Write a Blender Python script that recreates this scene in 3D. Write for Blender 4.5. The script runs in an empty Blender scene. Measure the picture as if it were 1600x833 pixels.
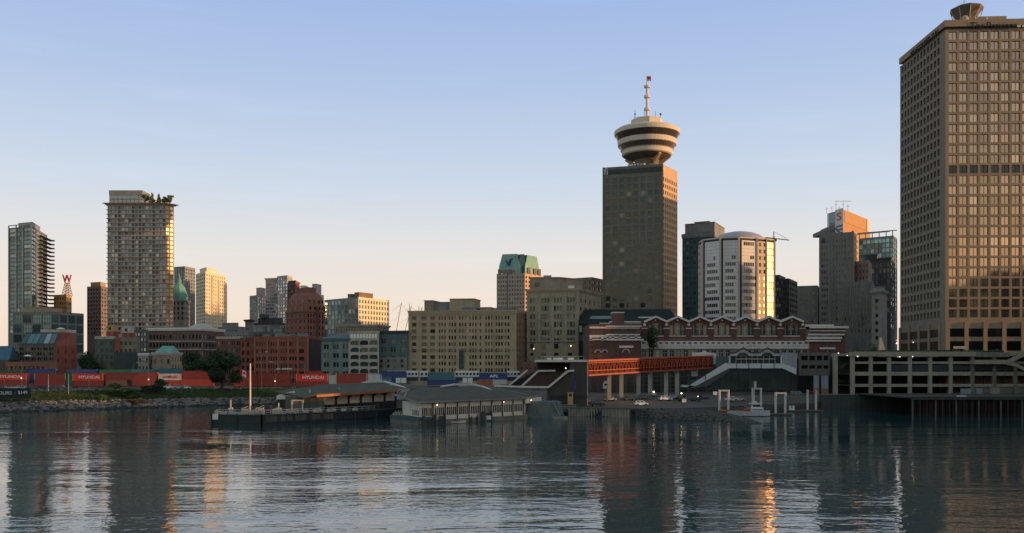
import bpy, bmesh, math, random
from mathutils import Vector, Matrix
R = math.radians
random.seed(7)
scene = bpy.context.scene
COL = scene.collection
F = 1400.0      # focal length in pixels of the 1600 px wide photograph
H = 15.0        # camera height above the water
HY = 577.0      # horizon row

def X(px, D): return (px - 800.0) * D / F
def Z(py, D): return H + (HY - py) * D / F
def W(px, D): return Vector((X(px, D), D))
def W3(px, py, D): return Vector((X(px, D), D, Z(py, D)))

# ------------------------------------------------------------------ materials
MATS = {}
def newmat(name):
    m = bpy.data.materials.new(name); m.use_nodes = True
    nt = m.node_tree; b = nt.nodes['Principled BSDF']
    MATS[name] = m
    return m, nt, b
def nd(nt, t, **kw):
    n = nt.nodes.new(t)
    for k, v in kw.items():
        if k.startswith('i_'): n.inputs[int(k[2:])].default_value = v
        else: setattr(n, k, v)
    return n
def wall(name, col, rough=.85, var=.28, scale=.22, streak=True, metal=0, spec=.3, bump=0.0, joint=0):
    """matt wall / paint with blotches, fine grain and rain streaks in its base colour"""
    if name in MATS: return MATS[name]
    m, nt, b = newmat(name); L = nt.links.new
    tc = nd(nt, 'ShaderNodeTexCoord')
    n1 = nd(nt, 'ShaderNodeTexNoise'); n1.inputs['Scale'].default_value = scale; n1.inputs['Detail'].default_value = 6
    L(tc.outputs['Object'], n1.inputs['Vector'])
    mp = nd(nt, 'ShaderNodeMapping'); mp.inputs['Scale'].default_value = (1.3, 1.3, .06)
    L(tc.outputs['Object'], mp.inputs['Vector'])
    n2 = nd(nt, 'ShaderNodeTexNoise'); n2.inputs['Scale'].default_value = 1.0; n2.inputs['Detail'].default_value = 4
    L(mp.outputs['Vector'], n2.inputs['Vector'])
    ad = nd(nt, 'ShaderNodeMath', operation='ADD'); L(n1.outputs['Fac'], ad.inputs[0])
    if streak: L(n2.outputs['Fac'], ad.inputs[1])
    else: ad.inputs[1].default_value = .5
    mr = nd(nt, 'ShaderNodeMapRange'); L(ad.outputs[0], mr.inputs['Value'])
    mr.inputs['From Min'].default_value = .6; mr.inputs['From Max'].default_value = 1.4
    mr.inputs['To Min'].default_value = 1 - var; mr.inputs['To Max'].default_value = 1 + var
    mx = nd(nt, 'ShaderNodeVectorMath', operation='SCALE'); mx.inputs[0].default_value = col
    if joint:   # panel joints
        sp = nd(nt, 'ShaderNodeSeparateXYZ'); L(tc.outputs['Object'], sp.inputs[0])
        dv = nd(nt, 'ShaderNodeMath', operation='DIVIDE'); L(sp.outputs['Z'], dv.inputs[0]); dv.inputs[1].default_value = joint
        fr = nd(nt, 'ShaderNodeMath', operation='FRACT'); L(dv.outputs[0], fr.inputs[0])
        gt = nd(nt, 'ShaderNodeMath', operation='GREATER_THAN'); L(fr.outputs[0], gt.inputs[0]); gt.inputs[1].default_value = .12
        m3 = nd(nt, 'ShaderNodeMapRange'); L(gt.outputs[0], m3.inputs['Value']); m3.inputs['To Min'].default_value = .55
        m4 = nd(nt, 'ShaderNodeMath', operation='MULTIPLY'); L(m3.outputs['Result'], m4.inputs[0]); L(mr.outputs['Result'], m4.inputs[1]); L(m4.outputs[0], mx.inputs['Scale'])
    else: L(mr.outputs['Result'], mx.inputs['Scale'])
    L(mx.outputs[0], b.inputs['Base Color'])
    b.inputs['Roughness'].default_value = rough; b.inputs['Metallic'].default_value = metal
    b.inputs['Specular IOR Level'].default_value = spec
    if bump:
        n3 = nd(nt, 'ShaderNodeTexNoise'); n3.inputs['Scale'].default_value = 2.5; n3.inputs['Detail'].default_value = 5
        L(tc.outputs['Object'], n3.inputs['Vector'])
        bp = nd(nt, 'ShaderNodeBump'); bp.inputs['Strength'].default_value = bump; bp.inputs['Distance'].default_value = .3
        L(n3.outputs['Fac'], bp.inputs['Height']); L(bp.outputs['Normal'], b.inputs['Normal'])
    return m
def glass(name, tint, blind=(.25, .22, .18), pb=.2, metal=0.0, rough=.07, tilt=.04, spec=.6, v0=.45, v1=1.5):
    """window glass: tint varies from window to window, some have blinds, panes are slightly out of true"""
    if name in MATS: return MATS[name]
    m, nt, b = newmat(name); L = nt.links.new
    oi = nd(nt, 'ShaderNodeObjectInfo'); ge = nd(nt, 'ShaderNodeNewGeometry')
    ad = nd(nt, 'ShaderNodeMath', operation='ADD'); L(oi.outputs['Random'], ad.inputs[0]); L(ge.outputs['Random Per Island'], ad.inputs[1])
    fr = nd(nt, 'ShaderNodeMath', operation='FRACT'); L(ad.outputs[0], fr.inputs[0])
    wn = nd(nt, 'ShaderNodeTexWhiteNoise', noise_dimensions='1D'); L(fr.outputs[0], wn.inputs['W'])
    gt = nd(nt, 'ShaderNodeMath', operation='GREATER_THAN'); gt.inputs[1].default_value = 1 - pb; L(fr.outputs[0], gt.inputs[0])
    v = nd(nt, 'ShaderNodeMapRange'); L(wn.outputs['Value'], v.inputs['Value']); v.inputs['To Min'].default_value = v0; v.inputs['To Max'].default_value = v1
    sc = nd(nt, 'ShaderNodeVectorMath', operation='SCALE'); sc.inputs[0].default_value = tint; L(v.outputs['Result'], sc.inputs['Scale'])
    sb = nd(nt, 'ShaderNodeVectorMath', operation='SCALE'); sb.inputs[0].default_value = blind; L(v.outputs['Result'], sb.inputs['Scale'])
    mx = nd(nt, 'ShaderNodeMix', data_type='RGBA'); L(gt.outputs[0], mx.inputs[0]); L(sc.outputs[0], mx.inputs[6]); L(sb.outputs[0], mx.inputs[7])
    L(mx.outputs[2], b.inputs['Base Color'])
    b.inputs['Roughness'].default_value = rough; b.inputs['Metallic'].default_value = metal
    b.inputs['Specular IOR Level'].default_value = spec
    s1 = nd(nt, 'ShaderNodeVectorMath', operation='SUBTRACT'); L(wn.outputs['Color'], s1.inputs[0]); s1.inputs[1].default_value = (.5, .5, .5)
    s2 = nd(nt, 'ShaderNodeVectorMath', operation='SCALE'); L(s1.outputs[0], s2.inputs[0]); s2.inputs['Scale'].default_value = tilt
    s3 = nd(nt, 'ShaderNodeVectorMath', operation='ADD'); L(s2.outputs[0], s3.inputs[0]); L(ge.outputs['Normal'], s3.inputs[1])
    s4 = nd(nt, 'ShaderNodeVectorMath', operation='NORMALIZE'); L(s3.outputs[0], s4.inputs[0]); L(s4.outputs[0], b.inputs['Normal'])
    return m
def emit(name, col, s):
    if name in MATS: return MATS[name]
    m, nt, b = newmat(name)
    b.inputs['Base Color'].default_value = (*col, 1); b.inputs['Emission Color'].default_value = (*col, 1); b.inputs['Emission Strength'].default_value = s
    return m
def leafmat(name, c1, c2):
    if name in MATS: return MATS[name]
    m, nt, b = newmat(name); L = nt.links.new
    ge = nd(nt, 'ShaderNodeNewGeometry'); tc = nd(nt, 'ShaderNodeTexCoord')
    n1 = nd(nt, 'ShaderNodeTexNoise'); n1.inputs['Scale'].default_value = .45; L(tc.outputs['Object'], n1.inputs['Vector'])
    ad = nd(nt, 'ShaderNodeMath', operation='MULTIPLY_ADD'); L(ge.outputs['Random Per Island'], ad.inputs[0]); ad.inputs[1].default_value = .5; L(n1.outputs['Fac'], ad.inputs[2])
    mr = nd(nt, 'ShaderNodeMapRange'); L(ad.outputs[0], mr.inputs['Value']); mr.inputs['From Min'].default_value = .4; mr.inputs['From Max'].default_value = 1.1
    mx = nd(nt, 'ShaderNodeMix', data_type='RGBA'); L(mr.outputs['Result'], mx.inputs[0]); mx.inputs[6].default_value = (*c1, 1); mx.inputs[7].default_value = (*c2, 1)
    L(mx.outputs[2], b.inputs['Base Color']); b.inputs['Roughness'].default_value = .8; b.inputs['Specular IOR Level'].default_value = .2
    return m

# ------------------------------------------------------------------ mesh builder
class MB:
    def __init__(s): s.v = []; s.f = []; s.m = []
    def face(s, pts, m=0):
        n = len(s.v); s.v += [tuple(p) for p in pts]; s.f.append(list(range(n, n + len(pts)))); s.m.append(m)
    def box(s, x0, x1, y0, y1, z0, z1, m=0):
        n = len(s.v)
        s.v += [(x0,y0,z0),(x1,y0,z0),(x1,y1,z0),(x0,y1,z0),(x0,y0,z1),(x1,y0,z1),(x1,y1,z1),(x0,y1,z1)]
        for q in ((0,3,2,1),(4,5,6,7),(0,1,5,4),(1,2,6,5),(2,3,7,6),(3,0,4,7)):
            s.f.append([n + i for i in q]); s.m.append(m)
    def obox(s, a, b, thick, z0, z1, m=0, off=0.0):
        """upright slab along ground segment a-b, thickness to the outside (right-hand) of a->b, starting at offset off"""
        a = Vector(a[:2]); b = Vector(b[:2]); d = (b - a).normalized(); n = Vector((d.y, -d.x))
        a1 = a + n * off; b1 = b + n * off
        s.prism([a1 + n * thick, b1 + n * thick, b1, a1], z0, z1, m)
    def prism(s, poly, z0, z1, m=0, mt=None):
        n = len(s.v); k = len(poly)
        zs0 = z0 if isinstance(z0, (list, tuple)) else [z0] * k
        zs1 = z1 if isinstance(z1, (list, tuple)) else [z1] * k
        s.v += [(p[0], p[1], z) for p, z in zip(poly, zs0)] + [(p[0], p[1], z) for p, z in zip(poly, zs1)]
        for i in range(k):
            j = (i + 1) % k
            s.f.append([n + i, n + j, n + k + j, n + k + i]); s.m.append(m)
        s.f.append([n + k + i for i in range(k)]); s.m.append(m if mt is None else mt)
        s.f.append([n + i for i in reversed(range(k))]); s.m.append(m)
    def tube(s, p, q, r0, r1=None, n=6, m=0):
        p = Vector(p); q = Vector(q); r1 = r0 if r1 is None else r1
        d = (q - p).normalized(); a = d.orthogonal().normalized(); b = d.cross(a); i0 = len(s.v)
        for c, r in ((p, r0), (q, r1)):
            for i in range(n):
                t = 2 * math.pi * i / n; s.v.append(tuple(c + a * (r * math.cos(t)) + b * (r * math.sin(t))))
        for i in range(n):
            j = (i + 1) % n; s.f.append([i0 + i, i0 + j, i0 + n + j, i0 + n + i]); s.m.append(m)
        s.f.append([i0 + i for i in reversed(range(n))]); s.m.append(m)
        s.f.append([i0 + n + i for i in range(n)]); s.m.append(m)
    def bar(s, p, q, w, h=None, m=0):
        """square beam between two points, width w (level) and height h"""
        p = Vector(p); q = Vector(q); h = w if h is None else h
        d = (q - p).normalized(); up = Vector((0, 0, 1))
        if abs(d.z) > .95: up = Vector((0, 1, 0))
        a = d.cross(up).normalized() * (w / 2); b = a.cross(d).normalized() * (h / 2); n = len(s.v)
        for c in (p, q): s.v += [tuple(c - a - b), tuple(c + a - b), tuple(c + a + b), tuple(c - a + b)]
        for qd in ((0,1,5,4),(1,2,6,5),(2,3,7,6),(3,0,4,7),(3,2,1,0),(4,5,6,7)):
            s.f.append([n + i for i in qd]); s.m.append(m)
    def lathe(s, prof, c=(0, 0, 0), n=32, m=0, rot=0.0):
        """prof: (radius, z[, material])"""
        i0 = len(s.v)
        for p in prof:
            for i in range(n):
                t = 2 * math.pi * i / n + rot; s.v.append((c[0] + p[0] * math.cos(t), c[1] + p[0] * math.sin(t), c[2] + p[1]))
        for k in range(len(prof) - 1):
            mm = prof[k][2] if len(prof[k]) > 2 else m
            for i in range(n):
                j = (i + 1) % n; s.f.append([i0 + k*n + i, i0 + k*n + j, i0 + (k+1)*n + j, i0 + (k+1)*n + i]); s.m.append(mm)
        s.f.append([i0 + i for i in range(n)]); s.m.append(m)
        s.f.append([i0 + (len(prof)-1)*n + i for i in range(n)]); s.m.append(m)
    def blob(s, c, r, jit=.25, m=0, sub=1, sq=(1, 1, 1), rnd=random):
        bm = bmesh.new(); bmesh.ops.create_icosphere(bm, subdivisions=sub, radius=1)
        n = len(s.v)
        for v in bm.verts:
            k = r * (1 + rnd.uniform(-jit, jit)); s.v.append((c[0] + v.co.x*k*sq[0], c[1] + v.co.y*k*sq[1], c[2] + v.co.z*k*sq[2]))
        for f in bm.faces: s.f.append([n + v.index for v in f.verts]); s.m.append(m)
        bm.free()
    def build(s, name, mats, parent=None, loc=(0, 0, 0), rz=0, smooth=False):
        me = bpy.data.meshes.new(name); me.from_pydata(s.v, [], s.f)
        for mm in (mats if isinstance(mats, (list, tuple)) else [mats]): me.materials.append(mm)
        me.polygons.foreach_set('material_index', s.m)
        if smooth: me.polygons.foreach_set('use_smooth', [True] * len(s.f))
        me.update()
        return link(name, me, parent, loc, rz)
def link(name, me, parent=None, loc=(0, 0, 0), rz=0):
    o = bpy.data.objects.new(name, me); COL.objects.link(o); o.location = loc; o.rotation_euler = (0, 0, rz)
    if parent: o.parent = parent
    return o
def tag(o, label=None, cat=None, group=None, kind=None):
    if label: o['label'] = label
    if cat: o['category'] = cat
    if group: o['group'] = group
    if kind: o['kind'] = kind
    return o
def thing(name, label, cat, loc=(0, 0, 0), rz=0, group=None):
    return tag(link(name, None, None, loc, rz), label, cat, group)
def dup(root, loc, rz=0, label=None, group=None):
    def cp(o, par):
        c = o.copy(); COL.objects.link(c); c.parent = par
        for ch in o.children: cp(ch, c)
        return c
    r = cp(root, None); r.location = loc; r.rotation_euler = (0, 0, rz)
    if label: r['label'] = label
    if group: r['group'] = group
    return r
TXT = {}
def text_mesh(body, size, extr=.06, mat=None, spacing=1.0, shear=0.0, bold=0.0):
    cu = bpy.data.curves.new('letters', 'FONT'); cu.body = body; cu.size = size; cu.extrude = extr
    cu.align_x = 'CENTER'; cu.align_y = 'CENTER'; cu.space_character = spacing; cu.shear = shear; cu.offset = size * bold
    o = bpy.data.objects.new('letters', cu); COL.objects.link(o)
    bpy.context.view_layer.update()
    me = bpy.data.meshes.new_from_object(o.evaluated_get(bpy.context.evaluated_depsgraph_get()))
    bpy.data.objects.remove(o); bpy.data.curves.remove(cu)
    me.materials.clear(); me.materials.append(mat)
    return me
def lettering(body, size, mat, parent, loc, rz=0, width=None, name='lettering', **kw):
    me = text_mesh(body, size, mat=mat, **kw)
    o = link(name, me, parent, loc); o.rotation_euler = (R(90), 0, rz)
    if width:
        xs = [v.co.x for v in me.vertices]; o.scale.x = width / (max(xs) - min(xs))
    return o
def offset(poly, d):
    out = []; k = len(poly)
    for i in range(k):
        p0, p1, p2 = Vector(poly[i-1][:2]), Vector(poly[i][:2]), Vector(poly[(i+1) % k][:2])
        d1 = (p1 - p0).normalized(); d2 = (p2 - p1).normalized()
        n1 = Vector((d1.y, -d1.x)); n2 = Vector((d2.y, -d2.x)); b = n1 + n2
        out.append(p1 + b * (d / max(.2, 1 + n1.dot(n2))))
    return out

# ------------------------------------------------------------------ facades with real window openings
WIN = {}
def window_mesh(kind, w, h, gm, fm):
    key = (kind, round(w, 2), round(h, 2), gm.name, fm.name if fm else '')
    if key in WIN: return WIN[key]
    mb = MB(); mb.face([(-w/2, 0, -h/2), (w/2, 0, -h/2), (w/2, 0, h/2), (-w/2, 0, h/2)], 0)
    t = max(.07, min(.16, w * .05))
    if kind in 'mxf': mb.box(-t/2, t/2, -.1, -.01, -h/2, h/2, 1)
    if kind == 't':
        for k in (-1, 1): mb.box(k*w/6 - t/2, k*w/6 + t/2, -.1, -.01, -h/2, h/2, 1)
    if kind in 'xh': mb.box(-w/2, w/2, -.12, -.01, h*.12 - t/2, h*.12 + t/2, 1)
    if kind == 'q':
        for k in range(1, 5): mb.box(-w/2 + k*w/5 - t/2, -w/2 + k*w/5 + t/2, -.1, -.01, -h/2, h/2, 1)
        mb.box(-w/2, w/2, -.12, -.01, -t/2, t/2, 1)
    me = bpy.data.meshes.new('window'); me.from_pydata(mb.v, [], mb.f)
    me.materials.append(gm); me.materials.append(fm or gm); me.polygons.foreach_set('material_index', mb.m); me.update()
    WIN[key] = me
    return me
class Bld:
    """a building: walls with openings in local coordinates round root, windows as parts"""
    def __init__(s, name, label, cat, base, group=None):
        s.base = Vector(base); s.root = thing(name, label, cat, s.base, group=group); s.mb = MB(); s.win = []; s.mats = []; s.frame = None
    def loc(s, w): return Vector((w[0] - s.base.x, w[1] - s.base.y))
    def mi(s, m):
        if m not in s.mats: s.mats.append(m)
        return s.mats.index(m)
    def facade(s, a, b, z0, z1, m, g, nx=0, ny=0, fw=.6, fh=.6, mx=0.0, zb=None, zt=None, depth=.35, kind='p', cols=None, rows=None, fm=None, skip=None, shift=0.0):
        a = Vector(a); b = Vector(b); Ln = (b - a).length; d = (b - a) / Ln; n = Vector((d.y, -d.x)); mi = s.mi(m)
        zb = z0 if zb is None else zb; zt = z1 if zt is None else zt
        if cols is None and nx: cols = [(mx + (Ln - 2*mx) * (i + .5 - fw/2) / nx, mx + (Ln - 2*mx) * (i + .5 + fw/2) / nx) for i in range(nx)]
        elif cols: cols = [(c0 * Ln, c1 * Ln) for c0, c1 in cols]
        if rows is None and ny: rows = [(zb + (zt - zb) * (i + .5 + shift - fh/2) / ny, zb + (zt - zb) * (i + .5 + shift + fh/2) / ny) for i in range(ny)]
        def P(u, z, dep=0.0): p = a + d * u - n * dep; return (p.x, p.y, z)
        if not cols or not rows:
            s.mb.face([P(0, z0), P(Ln, z0), P(Ln, z1), P(0, z1)], mi); return
        zc = z0
        ang = math.atan2(d.y, d.x)
        for ri, (r0, r1) in enumerate(rows):
            s.mb.face([P(0, zc), P(Ln, zc), P(Ln, r0), P(0, r0)], mi)
            uc = 0.0
            for ci, (c0, c1) in enumerate(cols):
                if skip and skip(ci, ri): continue
                s.mb.face([P(uc, r0), P(c0, r0), P(c0, r1), P(uc, r1)], mi)
                s.mb.face([P(c0, r0), P(c0, r0, depth), P(c0, r1, depth), P(c0, r1)], mi)
                s.mb.face([P(c1, r0, depth), P(c1, r0), P(c1, r1), P(c1, r1, depth)], mi)
                s.mb.face([P(c0, r0), P(c1, r0), P(c1, r0, depth), P(c0, r0, depth)], mi)
                s.mb.face([P(c0, r1, depth), P(c1, r1, depth), P(c1, r1), P(c0, r1)], mi)
                gg = g(ci, ri) if callable(g) else g
                s.win.append((P((c0 + c1)/2, (r0 + r1)/2, depth), ang, c1 - c0, r1 - r0, kind, gg, fm))
                uc = c1
            s.mb.face([P(uc, r0), P(Ln, r0), P(Ln, r1), P(uc, r1)], mi)
            zc = r1
        s.mb.face([P(0, zc), P(Ln, zc), P(Ln, z1), P(0, z1)], mi)
    def finish(s, vis=-1e9, limit=100, wname='wall', pxmax=1600):
        s.wallobj = s.mb.build(wname, s.mats, s.root)
        def key(w):
            x, y, z = w[0]; x += s.base.x; y += s.base.y
            hid = (z + s.base.z < vis) or (800 + x/y*F > pxmax)
            return (hid, -w[2]*w[3] / (x*x + y*y))
        ws = sorted(s.win, key=key); k = limit if len(ws) > limit else len(ws)
        for c, ang, w, h, kind, g, fm in ws[:k]:
            link('window', window_mesh(kind, w, h, g, fm), s.root, c, ang)
        if len(ws) > k:
            mb = MB(); mats = []
            for c, ang, w, h, kind, g, fm in ws[k:]:
                me = window_mesh(kind, w, h, g, fm); ca, sa = math.cos(ang), math.sin(ang); n = len(mb.v)
                for m in (g, fm or g):
                    if m not in mats: mats.append(m)
                mb.v += [(c[0] + v.co.x*ca - v.co.y*sa, c[1] + v.co.x*sa + v.co.y*ca, c[2] + v.co.z) for v in me.vertices]
                for p in me.polygons:
                    mb.f.append([n + i for i in p.vertices]); mb.m.append(mats.index(g if p.material_index == 0 else (fm or g)))
            tag(mb.build('window_rows', mats, s.root), kind='stuff')
        return s
def block(name, label, pts, top, m, g, sL=None, sR=None, vis=560, cat='building', base=5.0, back=None, cornice=None, roof=None, group=None, limit=100, para=0, cm=None):
    """two-faced building: pts = (px, D) of left end, near corner and right end; top = photo row of the roof at the corner"""
    L, C, Rr = [W(*p) for p in pts]; zt = Z(top, pts[1][1]) - base; zv = Z(vis, pts[1][1]) - base
    B = Bld(name, label, cat, (C.x, C.y, base), group)
    l, c, r = B.loc(L), B.loc(C), B.loc(Rr); bk = l + r - c
    if back: bk = l + Vector(back)
    B.poly = [l, c, r, bk]; B.zt = zt; B.l, B.c, B.r, B.bk = l, c, r, bk
    for (a, b, sp) in ((l, c, sL), (c, r, sR)):
        if sp is None: B.facade(a, b, 0, zt, m, g); continue
        sp = dict(sp); fl = sp.pop('fl', 3.5); tm = sp.pop('tm', 1.2); mm = sp.pop('m', m); gg = sp.pop('g', g)
        zr = max(1.0, zv - fl)
        ztt = zt - tm; ny = max(1, round((ztt - zr) / fl)); zr = ztt - ny * fl
        if zr < .2: ny -= 1; zr = ztt - ny * fl
        B.facade(a, b, 0, zt, mm, gg, ny=ny, zb=zr, zt=ztt, **sp)
    k = B.mi(roof or m); kw = B.mi(m)
    B.mb.face([(p[0], p[1], zt) for p in B.poly], k)
    B.mb.face([(r.x, r.y, 0), (bk.x, bk.y, 0), (bk.x, bk.y, zt), (r.x, r.y, zt)], kw)
    B.mb.face([(bk.x, bk.y, 0), (l.x, l.y, 0), (l.x, l.y, zt), (bk.x, bk.y, zt)], kw)
    B.finish(vis=zv + base - 2, limit=limit)
    if cornice:
        mb = MB(); o, z0, z1 = cornice
        mb.prism(offset(B.poly, o), zt + z0, zt + z1); mb.prism(offset(B.poly, o * .55), zt + z0 - .7, zt + z0 - .003)
        mb.build('cornice', cm or m, B.root)
    return B
def roofbox(B, x0, x1, y0, y1, h, m, name='roof_house', z=None):
    """rooftop box in fractions of the footprint: x along left face, y along right face"""
    l, c, r = B.l, B.c, B.r
    def q(u, v): return l + (c - l) * u + (r - c) * v
    z = B.zt if z is None else z
    mb = MB(); mb.prism([q(x0, y0), q(x1, y0), q(x1, y1), q(x0, y1)], z + .004, z + h)
    mb.prism(offset([q(x0, y0), q(x1, y0), q(x1, y1), q(x0, y1)], .25), z + h, z + h + .3)
    return mb.build(name, m, B.root)
# ------------------------------------------------------------------ camera, sky, sun
cam = bpy.data.objects.new('camera', bpy.data.cameras.new('camera')); COL.objects.link(cam)
cam.location = (0, 0, H); cam.rotation_euler = (R(90), 0, 0)
cam.data.sensor_width = 36; cam.data.lens = 36 * F / 1600; cam.data.shift_y = (HY - 416.5) / 1600
cam.data.clip_end = 30000; cam.data.clip_start = .5
scene.camera = cam
SUN_AZ, SUN_EL = 100.0, 5.5        # degrees clockwise from the view direction, degrees above the horizon
world = bpy.data.worlds.new('World'); scene.world = world; world.use_nodes = True
nt = world.node_tree; L = nt.links.new; bg = nt.nodes['Background']
sky = nd(nt, 'ShaderNodeTexSky', sky_type='NISHITA'); sky.sun_disc = False
sky.sun_elevation = R(SUN_EL); sky.sun_rotation = R(SUN_AZ); sky.air_density = 1.3; sky.dust_density = 2.0; sky.ozone_density = 2.5
tc = nd(nt, 'ShaderNodeTexCoord'); sx = nd(nt, 'ShaderNodeSeparateXYZ'); L(tc.outputs['Generated'], sx.inputs[0])
mr = nd(nt, 'ShaderNodeMapRange'); mr.inputs['From Min'].default_value = 0.0; mr.inputs['From Max'].default_value = .84
L(sx.outputs['Z'], mr.inputs['Value'])
cr = nd(nt, 'ShaderNodeValToRGB'); L(mr.outputs['Result'], cr.inputs[0])
els = [(0.0, (.97, .75, .56)), (.08, (.94, .81, .69)), (.15, (.84, .81, .78)), (.23, (.65, .735, .845)), (.35, (.48, .60, .83)), (.47, (.36, .50, .82)), (1.0, (.36, .42, .50))]
while len(cr.color_ramp.elements) < len(els): cr.color_ramp.elements.new(.5)
for e, (p, c) in zip(cr.color_ramp.elements, els): e.position = p; e.color = (*c, 1)
# thin high haze streaks
mpw = nd(nt, 'ShaderNodeMapping'); mpw.inputs['Scale'].default_value = (3, 3, 34); L(tc.outputs['Generated'], mpw.inputs['Vector'])
nz = nd(nt, 'ShaderNodeTexNoise'); nz.inputs['Scale'].default_value = 1.6; nz.inputs['Detail'].default_value = 6; L(mpw.outputs['Vector'], nz.inputs['Vector'])
m2 = nd(nt, 'ShaderNodeMapRange'); L(nz.outputs['Fac'], m2.inputs['Value']); m2.inputs['From Min'].default_value = .55; m2.inputs['From Max'].default_value = .8; m2.inputs['To Min'].default_value = 1.0; m2.inputs['To Max'].default_value = 1.05
vs = nd(nt, 'ShaderNodeVectorMath', operation='SCALE'); L(cr.outputs['Color'], vs.inputs[0]); L(m2.outputs['Result'], vs.inputs['Scale'])
# added warm glow on the side of the low sun, dimmer away from it
SUN = Vector((math.sin(R(SUN_AZ)) * math.cos(R(SUN_EL)), math.cos(R(SUN_AZ)) * math.cos(R(SUN_EL)), math.sin(R(SUN_EL))))
# sky behind the camera tinted for facade shade; orange glow added for reflections
bk = nd(nt, 'ShaderNodeMapRange', interpolation_type='SMOOTHSTEP'); L(sx.outputs['Y'], bk.inputs['Value'])
bk.inputs['From Min'].default_value = .35; bk.inputs['From Max'].default_value = -.45
mb_ = nd(nt, 'ShaderNodeMix', data_type='RGBA'); L(bk.outputs['Result'], mb_.inputs[0]); mb_.inputs[6].default_value = (1, 1, 1, 1); mb_.inputs[7].default_value = (.95, 1.04, .88, 1)
tod = nd(nt, 'ShaderNodeVectorMath', operation='MULTIPLY'); L(vs.outputs[0], tod.inputs[0]); L(mb_.outputs[2], tod.inputs[1])
dt = nd(nt, 'ShaderNodeVectorMath', operation='DOT_PRODUCT'); L(tc.outputs['Generated'], dt.inputs[0]); dt.inputs[1].default_value = (math.sin(R(118)), math.cos(R(118)), 0)
mx0 = nd(nt, 'ShaderNodeMath', operation='MAXIMUM'); L(dt.outputs['Value'], mx0.inputs[0]); mx0.inputs[1].default_value = 0
pw = nd(nt, 'ShaderNodeMath', operation='POWER'); L(mx0.outputs[0], pw.inputs[0]); pw.inputs[1].default_value = 3.0
ez = nd(nt, 'ShaderNodeMath', operation='MULTIPLY'); L(sx.outputs['Z'], ez.inputs[0]); ez.inputs[1].default_value = -3.6
ee = nd(nt, 'ShaderNodeMath', operation='EXPONENT'); L(ez.outputs[0], ee.inputs[0])
gw = nd(nt, 'ShaderNodeMath', operation='MULTIPLY'); L(pw.outputs[0], gw.inputs[0]); L(ee.outputs[0], gw.inputs[1])
gc = nd(nt, 'ShaderNodeVectorMath', operation='SCALE'); gc.inputs[0].default_value = (1.25, .56, .20); L(gw.outputs[0], gc.inputs['Scale'])
su = nd(nt, 'ShaderNodeVectorMath', operation='ADD'); L(tod.outputs[0], su.inputs[0]); L(gc.outputs[0], su.inputs[1])
t10 = nd(nt, 'ShaderNodeVectorMath', operation='SCALE'); L(su.outputs[0], t10.inputs[0]); t10.inputs['Scale'].default_value = 10.0
mixs = nd(nt, 'ShaderNodeMix', data_type='RGBA'); mixs.inputs[0].default_value = .95
L(sky.outputs[0], mixs.inputs[6]); L(t10.outputs[0], mixs.inputs[7]); L(mixs.outputs[2], bg.inputs['Color'])
bg.inputs['Strength'].default_value = 0.1
sl = bpy.data.lights.new('sun', 'SUN'); sl.energy = 5.0; sl.angle = R(.6); sl.color = (1, .56, .25)
so = bpy.data.objects.new('sun', sl); COL.objects.link(so); so.rotation_euler = SUN.to_track_quat('Z', 'Y').to_euler(); so.location = SUN * 900
scene.view_settings.view_transform = 'Standard'; scene.view_settings.look = 'None'; scene.view_settings.exposure = 0

# ------------------------------------------------------------------ water
m, nt, b = newmat('water'); L = nt.links.new
b.inputs['Base Color'].default_value = (.018, .052, .055, 1); b.inputs['Roughness'].default_value = .02; b.inputs['IOR'].default_value = 1.55
tc = nd(nt, 'ShaderNodeTexCoord')
def wnoise(sc, det, rot, sy=1.0, dist=0.0):
    mp = nd(nt, 'ShaderNodeMapping'); mp.inputs['Rotation'].default_value = (0, 0, R(rot)); mp.inputs['Scale'].default_value = (1, sy, 1)
    L(tc.outputs['Object'], mp.inputs['Vector'])
    n = nd(nt, 'ShaderNodeTexNoise'); n.inputs['Scale'].default_value = sc; n.inputs['Detail'].default_value = det; n.inputs['Distortion'].default_value = dist
    L(mp.outputs['Vector'], n.inputs['Vector']); return n
n1 = wnoise(.85, 2, 12, 1.6, .3); n2 = wnoise(.26, 2, -10, 2.0); n3 = wnoise(.013, 4, 8, 3.2, .7); n4 = wnoise(.06, 2, 4, 3.0)
pm = nd(nt, 'ShaderNodeMapRange'); L(n3.outputs['Fac'], pm.inputs['Value']); pm.inputs['From Min'].default_value = .38; pm.inputs['From Max'].default_value = .62; pm.inputs['To Min'].default_value = .4; pm.inputs['To Max'].default_value = 1.35
a1 = nd(nt, 'ShaderNodeMath', operation='MULTIPLY'); L(n1.outputs['Fac'], a1.inputs[0]); a1.inputs[1].default_value = .085
a2 = nd(nt, 'ShaderNodeMath', operation='MULTIPLY_ADD'); L(n2.outputs['Fac'], a2.inputs[0]); a2.inputs[1].default_value = .20; L(a1.outputs[0], a2.inputs[2])
a3 = nd(nt, 'ShaderNodeMath', operation='MULTIPLY_ADD'); L(n4.outputs['Fac'], a3.inputs[0]); a3.inputs[1].default_value = .25; L(a2.outputs[0], a3.inputs[2])
a4 = nd(nt, 'ShaderNodeMath', operation='MULTIPLY'); L(a3.outputs[0], a4.inputs[0]); L(pm.outputs['Result'], a4.inputs[1])
bp = nd(nt, 'ShaderNodeBump'); bp.inputs['Distance'].default_value = 1.0; bp.inputs['Strength'].default_value = .36
L(a4.outputs[0], bp.inputs['Height']); L(bp.outputs['Normal'], b.inputs['Normal'])
mb = MB(); mb.face([(-2500, -2500, 0), (2500, -2500, 0), (2500, 440, 0), (-2500, 440, 0)])
tag(mb.build('water', m), kind='structure')

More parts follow.
